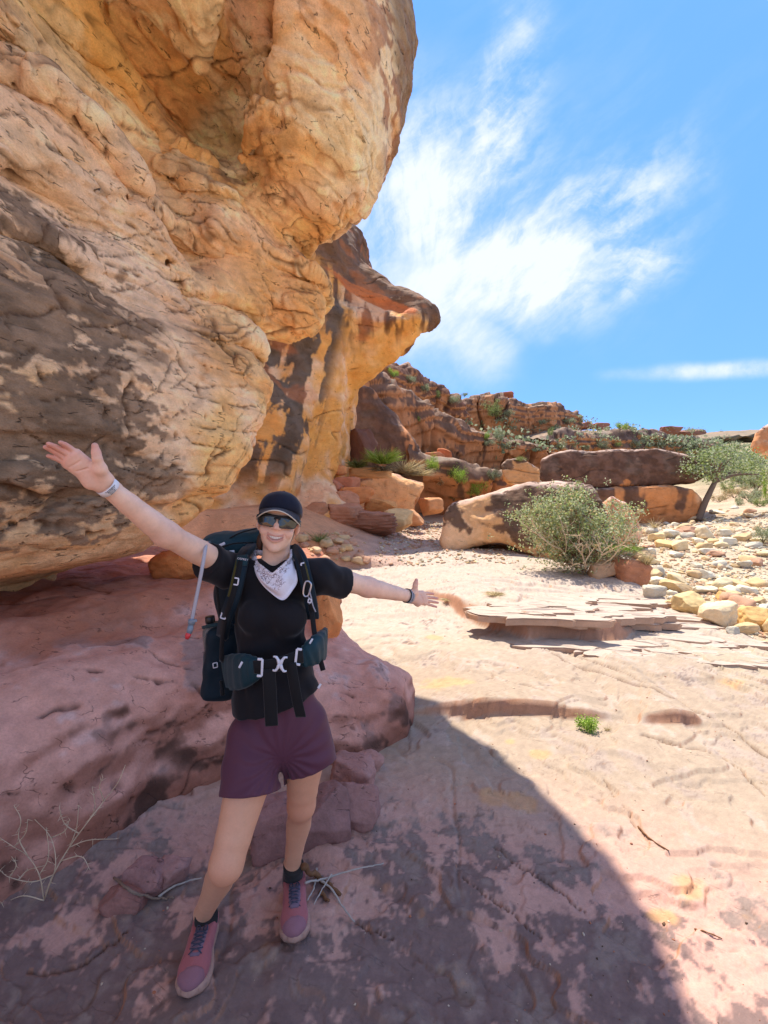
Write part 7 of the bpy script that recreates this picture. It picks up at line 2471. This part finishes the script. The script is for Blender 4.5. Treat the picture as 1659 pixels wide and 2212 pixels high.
M_LEAF = leaf_mat('leaves')
M_BARK = plain_mat('bark', lin(122, 102, 86), 0.9, 0, 0.2, 0.3, 40, 0.6, 0.01)
M_TWIG = plain_mat('pale_twig', lin(206, 182, 150), 0.85, 0, 0.2, 0.25, 60, 0.3, 0.003)
M_DRYBR = plain_mat('brown_twig', lin(132, 100, 76), 0.85, 0, 0.2, 0.3, 60, 0.4, 0.003)


def leaves_mesh(name, C, size, cols, seed, up=0.4, aspect=2.0):
    """one diamond leaf (two bent triangles pairs) at each point of C"""
    rs = np.random.RandomState(seed)
    n = len(C)
    d = rs.normal(size=(n, 3)); d[:, 2] += up; d /= np.linalg.norm(d, axis=1, keepdims=True)
    u = np.cross(d, rs.normal(size=(n, 3))); u /= np.linalg.norm(u, axis=1, keepdims=True)
    w = np.cross(d, u)
    s = (size * rs.uniform(0.6, 1.4, n))[:, None]
    V = np.stack([C, C + d * s * 0.5 + u * s / aspect * 0.5 + w * s * 0.08, C + d * s, C + d * s * 0.5 - u * s / aspect * 0.5 + w * s * 0.08], 1).reshape(-1, 3)
    F = np.arange(n * 4).reshape(n, 4)
    col = cols[rs.randint(0, len(cols), n)] * rs.uniform(0.75, 1.2, (n, 1))
    return mesh_from(name, V, F, M_LEAF, False, {'col': np.repeat(col, 4, 0)})


def branch_tree(base, length, nb, seed, spread=0.9, up=0.7, depth=3, r0=0.02, kids=(3, 4), shrink=0.62, jit=0.25):
    """recursive twigs -> (tube parts, list of tip points)"""
    rs = np.random.RandomState(seed)
    tubes, tips = [], []
    def grow(p, d, L, r, lev):
        k = 4
        pts = [p]
        for i in range(k):
            d = d + rs.normal(size=3) * jit * 0.5; d[2] += 0.03 * up; d /= np.linalg.norm(d)
            pts.append(pts[-1] + d * L / k)
        tubes.append(tube(pts, np.linspace(r, r * 0.6, k + 1), 5 if lev else 6, False))
        if lev <= 1: tips.extend(pts[1:])
        if lev > 0:
            for _ in range(rs.randint(kids[0], kids[1] + 1)):
                q = pts[rs.randint(2, k + 1)]
                nd_ = d + rs.normal(size=3) * spread * 0.6; nd_[2] += 0.12 * up; nd_ /= np.linalg.norm(nd_)
                grow(q, nd_, L * shrink * rs.uniform(0.7, 1.2), r * 0.58, lev - 1)
    for b in range(nb):
        a = 2 * math.pi * (b + rs.rand()) / nb
        d = np.array([math.cos(a) * spread, math.sin(a) * spread, up + 0.3 * rs.rand()]); d /= np.linalg.norm(d)
        grow(np.asarray(base, float), d, length * rs.uniform(0.75, 1.2), r0, depth)
    return tubes, np.array(tips)


GREENS = np.stack([lin(142, 158, 84), lin(164, 178, 108), lin(122, 140, 76), lin(178, 186, 122)])
SAGE = np.stack([lin(152, 164, 120), lin(172, 180, 142), lin(130, 144, 104), lin(188, 190, 154)])
LIME = np.stack([lin(150, 182, 66), lin(172, 198, 84), lin(128, 162, 56), lin(188, 206, 108)])
STRAW = np.stack([lin(206, 188, 142), lin(190, 168, 122), lin(220, 206, 166), lin(168, 148, 106)])


def cloud_pts(tips, n, spread, seed):
    rs = np.random.RandomState(seed)
    return tips[rs.randint(0, len(tips), n)] + rs.normal(size=(n, 3)) * spread


# ---- the leafy bush before the long boulder
bb = hit(1262, 1238, 7.0)
bush = empty('leafy_bush', tuple(bb), label='large leafy grey green bush in front of the long boulder', cat='bush')
tb, tips = branch_tree((0, 0, -0.05), 0.62, 10, 21, 1.15, 0.85, 3, 0.016, (3, 4), 0.62)
# keep the crown inside the outline seen in the picture
P0 = bb
def seen(p):
    d = p + P0 - CAM; D = d @ FWD
    return 829.5 + FPX * d[0] / D, 1106 - FPX * (d @ UP) / D
part('stems', join_parts(tb), M_TWIG, bush)
lobes = [(1170, 1110, 50, 42, 1500), (1235, 1085, 40, 34, 1200), (1255, 1140, 60, 50, 2000), (1195, 1160, 60, 45, 1700), (1310, 1130, 55, 40, 1000), (1235, 1200, 60, 34, 1300), (1290, 1180, 55, 40, 1100), (1350, 1120, 34, 34, 420), (1345, 1165, 36, 28, 360), (1130, 1108, 22, 14, 200), (1215, 1135, 50, 50, 900)]
pts = []
rs = np.random.RandomState(9)
for (lx, ly, hw, hh, n) in lobes:
    c = at(lx, ly, bb[1] + 0.12 * rs.normal()) - bb
    n = int(n * 1.25)
    q = rs.normal(size=(n // 9, 3)) * np.array([hw, (hw + hh) * 0.45, hh]) * bb[1] / FPX * 0.55 + c
    q = np.repeat(q, 9, 0) + rs.normal(size=(n // 9 * 9, 3)) * 0.030
    pts.append(q)
pts = np.concatenate(pts)
part_l = obj('leaves', leaves_mesh('leaves', pts, 0.038, np.concatenate([GREENS, SAGE, SAGE, STRAW[:2]]) * 1.12, 5, 0.5, 1.7), parent=bush)
# twigs that carry the outer clumps
tw = []
for k in range(170):
    q = pts[rs.randint(len(pts))]
    b0 = np.array([0, 0, 0.05]) + rs.normal(size=3) * 0.05
    m_ = b0 * 0.45 + q * 0.55 + rs.normal(size=3) * 0.07; m_[2] -= 0.05
    tw.append(tube(spline([b0 + (q - b0) * 0.25, m_, q], 4), np.linspace(0.006, 0.002, 9), 4, False))
part('twigs', join_parts(tw), M_DRYBR, bush)
grass_pts = None


# ---- tree at the right
def make_tree():
    p0 = hit(1508, 1122, 19.0); Y = p0[1]
    t = empty('acacia_tree', tuple(p0), label='small leaning tree with airy crown right of the split block', cat='tree')
    trunk = [at(1508, 1124, Y) - p0, at(1521, 1090, Y) - p0, at(1535, 1060, Y + 0.1) - p0, at(1545, 1040, Y + 0.2) - p0]
    tu = [tube(spline(trunk, 6), np.linspace(0.12, 0.075, 19), 10)]
    for e in ((1500, 1010, 0.3), (1560, 1000, -0.5), (1600, 1020, 0.4), (1585, 985, 0.6), (1530, 990, -0.2), (1640, 1025, 0.0), (1545, 975, 0.4)):
        q = at(e[0], e[1], Y + e[2]) - p0
        tu.append(tube(spline([trunk[-1], trunk[-1] * 0.5 + q * 0.5 + arr(0, 0, 0.12), q], 6), np.linspace(0.075, 0.02, 13), 6))
    part('trunk', join_parts(tu), M_BARK, t)
    rs = np.random.RandomState(4)
    P = []
    for (lx, ly, hw, hh, n) in ((1515, 985, 30, 8, 420), (1560, 974, 40, 8, 420), (1498, 1012, 26, 8, 320), (1556, 1004, 34, 9, 420), (1608, 1012, 40, 9, 420), (1592, 984, 40, 8, 380), (1648, 1012, 30, 10, 360), (1530, 1028, 26, 7, 240), (1612, 1036, 32, 7, 260), (1478, 1028, 14, 5, 100), (1545, 990, 20, 6, 200), (1630, 995, 24, 7, 200)):
        c = at(lx, ly, Y + 0.5 * rs.normal()) - p0
        q = rs.normal(size=(n // 10, 3)) * np.array([hw, hw, hh]) * Y / FPX * 0.55 + c
        P.append(np.repeat(q, 10, 0) + rs.normal(size=(n // 10 * 10, 3)) * 0.09)
    P = np.concatenate(P)
    obj('crown', leaves_mesh('crown', P, 0.085, np.concatenate([GREENS, SAGE]) * 0.95, 8, 0.4, 1.8), parent=t)
make_tree()


# ---- desert scrub on the terraces
def scrub_mesh(seed, cols, n=1300, leaf=0.085, thin=1.0, aspect=2.6):
    tb, tips = branch_tree((0, 0, 0), 0.55, 7, seed, 0.9, 0.8, 2, 0.02, (3, 4), 0.6)
    V, F = join_parts(tb)
    Pl = cloud_pts(tips, n, 0.10, seed)
    Pl[:, 2] = np.abs(Pl[:, 2])
    me_l = leaves_mesh('scrub', Pl, leaf, cols, seed + 1, 0.9, aspect)
    # one mesh: stems first
    nl = len(me_l.vertices)
    lv = np.zeros(nl * 3, np.float32); me_l.vertices.foreach_get('co', lv); lv = lv.reshape(-1, 3)
    lc = np.zeros(nl * 4, np.float32); me_l.attributes['col'].data.foreach_get('color', lc); lc = lc.reshape(-1, 4)[:, :3]
    bpy.data.meshes.remove(me_l)
    VV = np.concatenate([V, lv]); FF = [tuple(f) for f in F] + [tuple(len(V) + i * 4 + k for k in range(4)) for i in range(nl // 4)]
    cc = np.concatenate([np.repeat(lin(120, 100, 80)[None], len(V), 0), lc])
    sc = 1 / max(np.abs(VV[:, :2]).max(), VV[:, 2].max())
    return mesh_from('scrub', VV * sc, FF, M_LEAF, False, {'col': cc})


SC = {'g': [scrub_mesh(31, GREENS), scrub_mesh(32, GREENS)], 's': [scrub_mesh(33, SAGE), scrub_mesh(34, SAGE, 1500)], 'l': [scrub_mesh(35, LIME, 1700, 0.11, 1, 4.0), scrub_mesh(36, LIME, 1500, 0.10, 1, 4.0)],
      'd': [scrub_mesh(37, GREENS * 0.6), scrub_mesh(38, SAGE * 0.6)], 'y': [scrub_mesh(39, STRAW, 1400, 0.12, 1, 6.0), scrub_mesh(40, STRAW, 1400, 0.12, 1, 6.0)]}
KINDTXT = {'g': 'green', 's': 'grey sage', 'l': 'bright lime green', 'd': 'dark', 'y': 'straw dry'}


def c1_(a, b): return ((950 + a / 3.318) * 0.8641, (860 + b / 3.318) * 0.8641)
def c2_(a, b): return ((1420 + a / 3.318) * 0.8641, (960 + b / 3.318) * 0.8641)


BUSHES = [
    (c1_, 110, 255, 55, 38, 'l', 'on the ledge under the left skyline'), (c1_, 255, 305, 60, 38, 's', 'below the upper left cliff band'), (c1_, 375, 375, 55, 45, 's', 'high on the left slope'),
    (c1_, 465, 420, 40, 38, 'g', 'right of the high sage bush'), (c1_, 610, 472, 62, 35, 's', 'at the end of the upper ledge'), (c1_, 300, 640, 48, 36, 'l', 'at the buttress corner, small and bright'),
    (c1_, 430, 1000, 78, 70, 'l', 'behind the orange ledge block'), (c1_, 640, 1095, 98, 70, 'l', 'in the rubble left of the small leaning block'), (c1_, 610, 1235, 62, 72, 'g', 'dark rounded, just left of the long boulder'),
    (c1_, 810, 1200, 115, 62, 'l', 'wide, above the long boulder'), (c1_, 500, 1120, 55, 60, 'y', 'between two green bushes behind the ledge block'), (c1_, 935, 560, 85, 58, 'g', 'large, under the red skyline band'),
    (c1_, 1062, 585, 58, 38, 's', 'right of the large skyline bush'), (c1_, 1340, 650, 44, 26, 's', 'under the right end of the red band'), (c1_, 990, 775, 55, 58, 's', 'tall, on the lower band shelf'),
    (c1_, 885, 765, 32, 30, 'l', 'tiny bright, left of the tall sage'), (c1_, 900, 825, 60, 30, 's', 'low, below the tiny bright one'), (c1_, 1030, 845, 55, 32, 's', 'low, right of the tall sage'),
    (c1_, 1500, 850, 50, 36, 's', 'above the dark capstone, left part'), (c1_, 1410, 735, 32, 30, 'g', 'in a joint of the long brown band'), (c1_, 1570, 645, 62, 30, 's', 'on the slope right of the red band'),
    (c1_, 945, 1085, 80, 52, 'd', 'in the shade below the orange undercut'), (c1_, 1170, 957, 52, 24, 'g', 'above the small leaning block'), (c1_, 1290, 875, 42, 20, 's', 'low, on the shelf behind the capstone'),
    (c1_, 700, 425, 34, 20, 'g', 'on the skyline notch'), (c2_, 435, 355, 72, 36, 'l', 'round, on the far skyline'), (c2_, 280, 512, 58, 36, 's', 'far, above the capstone'), (c2_, 540, 497, 62, 40, 's', 'pale, above the middle of the capstone'),
    (c2_, 765, 502, 46, 36, 's', 'far, against the dark band'), (c2_, 150, 528, 52, 26, 's', 'low, above the capstone left end'), (c2_, 420, 505, 42, 24, 'g', 'small, between two pale bushes above the capstone'),
    (c2_, 1240, 447, 36, 20, 's', 'on the far right skyline'), (c2_, 1400, 525, 82, 40, 's', 'on the hazy hill'), (c2_, 1430, 622, 52, 26, 's', 'low on the hazy hill'), (c2_, 1560, 800, 120, 95, 's', 'behind the leaning tree'),
    (c2_, 1250, 950, 85, 34, 'y', 'low behind the tree trunk'), (c2_, 1650, 880, 62, 140, 'l', 'tall at the right picture edge'), (c2_, 1620, 1235, 85, 85, 's', 'low spreading, right edge above the stones'),
    (c2_, 1380, 900, 90, 50, 'y', 'pale, right of the tree'), (c2_, 1330, 860, 70, 50, 'g', 'green, just right of the tree trunk'), (c2_, 1500, 930, 90, 50, 's', 'grey, at the back of the wash right of the tree'), (c2_, 1590, 980, 70, 44, 'g', 'low green, at the right edge behind the stones'), (c2_, 1440, 780, 100, 60, 's', 'large pale, behind the tree crown'), (c2_, 1480, 690, 80, 40, 'g', 'green, on the slope beyond the tree'), (c2_, 1560, 640, 60, 34, 's', 'under the right rock nose'),
]
for i, (cf, a, b, hw, hh, kd, where) in enumerate(BUSHES):
    px, py = cf(a, b); k = 0.8641 / 3.318
    p = hit(px, py + hh * k * 0.85)
    D = float(np.linalg.norm(p - CAM)); Y = p[1]
    if Y > 150: p = at(px, py + hh * k * 0.85, 60.0); Y = 60.0
    me = SC[kd][i % 2]
    s = hw * k * Y / FPX * 1.35; sz = 2 * hh * k * Y / FPX * 1.25
    tc_ = (CAM - p) / D; p = p + tc_ * s * 0.55; p[2] = p[2] - tc_[2] * s * 0.55
    obj('desert_bush', me, label=f'{KINDTXT[kd]} desert bush {where}', cat='bush', group='desert bushes on the terraces', loc=(p[0], p[1], p[2] - 0.03 * sz), rot=(0, 0, i * 1.7), scale=(s, s, sz))
# more scrub on the bank at the right
rb = random.Random(44)
WHERE = ['behind the stones on the right bank', 'in the green fringe right of the tree', 'under the far tree edge', 'at the back of the right bank', 'beside the right picture edge']
for i in range(16):
    px, py = rb.uniform(1535, 1665), rb.uniform(1030, 1098)
    p = hit(px, py); kd = rb.choice('gssly')
    w_ = rb.uniform(12, 26) * p[1] / FPX
    obj('desert_bush', SC[kd][i % 2], label=f'{KINDTXT[kd]} scrub bush {WHERE[i % 5]}', cat='bush', group='scrub bushes of the right bank', loc=(p[0], p[1], p[2] - 0.05), rot=(0, 0, i * 2.3), scale=(w_, w_, w_ * rb.uniform(0.9, 1.5)))
# scrub speckling the far hill: reads as one cover
def far_scrub():
    rs = np.random.RandomState(6)
    P = []
    for k in range(300):
        px, py = rs.uniform(1380, 1659), rs.uniform(948, 1040)
        p = hit(px, py)
        if p[1] > 45: P.append(p)
    for k in range(130):
        px, py = rs.uniform(1000, 1600), rs.uniform(900, 1010)
        p = hit(px, py)
        if p[1] > 30 and p[1] < 200: P.append(p)
    P = np.array(P)
    C = np.repeat(P, 40, 0) + rs.normal(size=(len(P) * 40, 3)) * np.array([0.35, 0.35, 0.16]) + (0, 0, 0.12)
    me = leaves_mesh('hill_scrub', C, 0.26, SAGE * 0.95, 7, 0.6, 1.6)
    obj('hill_scrub', me, kind='stuff', label='low grey green scrub dotted over the far slopes', cat='scrub')
far_scrub()


# ---- grasses
def blades(n, length, spread, seed, cols, width=0.006, droop=0.6, flat=0.0):
    rs = np.random.RandomState(seed)
    V, F, C = [], [], []
    for i in range(n):
        a = rs.uniform(0, 2 * math.pi); el = rs.uniform(0.2, 1.0)
        d = np.array([math.cos(a) * spread, math.sin(a) * spread, el]); d /= np.linalg.norm(d)
        L = length * rs.uniform(0.5, 1.2); p = np.array([rs.normal() * spread * length * 0.12, rs.normal() * spread * length * 0.12, 0.0])
        w = np.cross(d, rs.normal(size=3)); w /= np.linalg.norm(w); w *= width * rs.uniform(0.6, 1.3)
        o = len(V); col = cols[rs.randint(len(cols))] * rs.uniform(0.75, 1.2)
        for t in (0, 0.4, 0.75, 1.0):
            q = p + d * L * t; q[2] -= droop * L * t * t * 0.35; ww = w * (1 - 0.9 * t)
            V += [q - ww, q + ww]; C += [col, col]
        F += [(o + 2 * k, o + 2 * k + 1, o + 2 * k + 3, o + 2 * k + 2) for k in range(3)]
    return mesh_from('blades', np.array(V), np.array(F), M_LEAF, False, {'col': np.array(C)})


def tuft(px, py, Y, label, meshes, name='grass_tuft', cat='grass', scale=1.0):
    p = hit(px, py, Y)
    t = empty(name, tuple(p), label=label, cat=cat)
    for nm, me, off in meshes:
        obj(nm, me, parent=t, loc=off, scale=(scale,) * 3)
    return t


tuft(862, 1022, 15.0, 'big pale dry grass clump on the ledge below the buttress', [('dry_blades', blades(900, 1.0, 0.9, 61, STRAW, 0.010, 0.5), (0.2, 0, 0)), ('dry_blades', blades(500, 0.7, 1.2, 62, STRAW, 0.010, 0.7), (0.75, 0.1, -0.1))])
tuft(826, 1010, 14.8, 'green spiky clump left of the pale dry grass', [('green_blades', blades(800, 0.62, 0.9, 63, LIME * 0.9, 0.012, 0.3), (0, -0.2, 0.1)), ('brown_blades', blades(250, 0.45, 1.0, 64, STRAW * 0.4, 0.012, 0.9), (0, -0.3, -0.1))], 'yucca_clump', 'plant')
tuft(772, 1010, 13.6, 'dim olive clump in the shade at the wall foot', [('blades', blades(500, 0.42, 0.9, 65, GREENS * 0.6, 0.012, 0.5), (0, 0, 0))])
tuft(690, 1170, 9.0, 'small sparse green weed in the rubble', [('blades', blades(160, 0.26, 0.8, 66, GREENS * 0.7, 0.005, 0.3), (0, 0, 0))], 'weed', 'plant')
tuft(1345, 1205, 7.2, 'soft green grass on top of the rust boulder', [('blades', blades(700, 0.26, 1.5, 67, LIME, 0.004, 1.1), (0, 0, 0.14))])
tuft(1398, 1220, 6.9, 'thin yellow grass right of the rust boulder', [('blades', blades(160, 0.26, 0.4, 68, STRAW, 0.004, 0.3), (0, 0, 0))])
tuft(1414, 1140, 12.0, 'dry stalks in front of the orange block', [('blades', blades(60, 0.4, 0.6, 69, STRAW, 0.006, 0.3), (0, 0, 0))])
# the little plant in the floor crack
pl = hit(1268, 1578, 3.1)
lp = empty('crack_plant', tuple(pl), label='small vivid green plant rooted under the low rock step', cat='plant')
tb, tips = branch_tree((0, 0, 0), 0.055, 9, 71, 0.9, 0.8, 2, 0.0018, (3, 4), 0.65)
part('stems', join_parts(tb), plain_mat('green_stem', lin(110, 140, 60), 0.7), lp)
obj('leaves', leaves_mesh('leaves', cloud_pts(tips, 900, 0.012, 3), 0.013, LIME, 4, 0.6, 1.7), parent=lp)
tuft(1312, 1578, 3.05, 'tiny yellow tuft right of the green crack plant', [('blades', blades(70, 0.05, 0.7, 72, STRAW, 0.0012, 0.4), (0, 0, 0))])
tuft(1070, 1285, 6.2, 'flattened straw litter on the pale slab', [('blades', blades(260, 0.12, 2.2, 73, STRAW, 0.003, 0.8), (0, 0, 0.01))], 'straw_litter', 'litter')
tuft(965, 1297, 5.9, 'small patch of straw litter by her left hand', [('blades', blades(160, 0.10, 2.2, 74, STRAW, 0.003, 0.8), (0, 0, 0.01))], 'straw_litter', 'litter')


# ---- sticks and twigs on the floor
def stick(name, pix, r, label, mat, lift=0.008, group=None, Y0=None, zs=None):
    pts = []
    for k, (px, py) in enumerate(pix):
        p = hit(px, py); p = np.array(p); p[2] += lift + (zs[k] if zs else 0); pts.append(p)
    c = spline(pts, 6)
    rs = np.random.RandomState(len(label))
    c = c + rs.normal(size=c.shape) * r * 0.25
    V, F = tube(c, np.linspace(r, r * 0.55, len(c)) * (1 + 0.12 * rs.normal(size=len(c))), 7)
    o = c[0].copy()
    return obj(name, mesh_from(name, V - o, F, mat), label=label, cat='stick', group=group, loc=tuple(o))


M_GREYST = plain_mat('weathered_stick', lin(176, 164, 150), 0.85, 0, 0.2, 0.25, 50, 0.4, 0.002)
M_BRNST2 = plain_mat('grey_brown_stick', lin(134, 112, 94), 0.85, 0, 0.2, 0.35, 50, 0.6, 0.004)
M_BRNST = plain_mat('brown_stick', lin(120, 84, 56), 0.85, 0, 0.2, 0.35, 50, 0.6, 0.004)
stick('stick', [(654, 1878), (690, 1905), (735, 1938)], 0.014, 'thick brown stick beside the rear shoe', M_BRNST, 0.012)
stick('stick', [(690, 1930), (712, 1950)], 0.010, 'short brown stick fragment under the twigs', M_BRNST, 0.008)
stick('stick', [(660, 1918), (700, 1910), (740, 1896), (790, 1884), (828, 1876)], 0.0042, 'long grey twig pointing right past the rear shoe', M_GREYST, 0.022)
stick('stick', [(692, 1912), (715, 1928), (738, 1965), (765, 2002)], 0.0046, 'pale forked twig bending toward the camera', M_GREYST, 0.020)
stick('stick', [(716, 1902), (700, 1928), (678, 1968)], 0.0036, 'thin pale twig crossing the forked one', M_GREYST, 0.026)
stick('stick', [(684, 1884), (682, 1910), (676, 1932), (664, 1956)], 0.0050, 'whitish twig nearest the rear shoe', M_GREYST, 0.018)
stick('stick', [(248, 1900), (275, 1925), (310, 1940), (350, 1946), (376, 1944)], 0.006, 'grey bent stick lying by the stones', M_BRNST2, 0.010)
stick('stick', [(342, 1945), (370, 1926), (405, 1912), (436, 1904)], 0.0045, 'pale straight stick behind the front leg', M_GREYST, 0.016)
stick('stick', [(1378, 1786), (1400, 1810), (1444, 1840)], 0.0045, 'dark twig lying on the sunlit slab', M_BRNST, 0.004)
stick('stick', [(1500, 2010), (1525, 2016), (1560, 2030)], 0.0035, 'short dark twig low on the sunlit slab', M_BRNST, 0.004)


# ---- the dry thorny weed against the shelf
def dry_weed():
    root = hit(95, 1940)
    w = empty('dry_weed', tuple(root), label='leafless straw coloured thorny weed against the purple shelf', cat='weed')
    Y = root[1]
    B = [[(95, 1945), (115, 1890), (150, 1830), (190, 1775), (225, 1730), (255, 1690), (271, 1652)], [(95, 1945), (85, 1890), (60, 1850), (30, 1830), (0, 1810)], [(100, 1930), (120, 1870), (110, 1810), (75, 1770)],
         [(150, 1830), (165, 1790), (170, 1740)], [(190, 1775), (205, 1745), (199, 1700)], [(115, 1890), (70, 1905), (20, 1895), (0, 1880)], [(60, 1850), (40, 1810), (45, 1770), (30, 1740)], [(150, 1830), (190, 1815), (250, 1812)],
         [(130, 1860), (175, 1850), (195, 1880)], [(85, 1890), (105, 1850), (100, 1790)], [(30, 1830), (55, 1800), (60, 1770)], [(225, 1730), (215, 1700), (222, 1680)], [(95, 1945), (50, 1935), (10, 1950), (0, 1948)],
         [(110, 1810), (140, 1795), (150, 1770)], [(40, 1900), (60, 1880), (95, 1870)], [(170, 1800), (140, 1780), (128, 1745)], [(20, 1895), (35, 1870), (25, 1850)]]
    rs = np.random.RandomState(12)
    main = []
    for k, pl_ in enumerate(B):
        pts = [at(x, y, Y - 0.03 - 0.05 * i / len(pl_) + 0.02 * rs.normal()) - root for i, (x, y) in enumerate(pl_)]
        c = spline(pts, 5); r = 0.0030 if k == 0 else 0.0022
        V, F = tube(c, np.linspace(r, r * 0.4, len(c)), 5)
        me = mesh_from('branch', V, F, M_TWIG); o = obj('branch', me, parent=w); main.append(c)
    th = []
    for c in main:
        for _ in range(9):
            p = c[rs.randint(1, len(c))]; d = rs.normal(size=3); d /= np.linalg.norm(d)
            th.append(tube([p, p + d * rs.uniform(0.006, 0.025)], [0.0012, 0.0003], 4, False))
    part('thorns', join_parts(th), M_TWIG, w)['kind'] = 'stuff'
dry_weed()
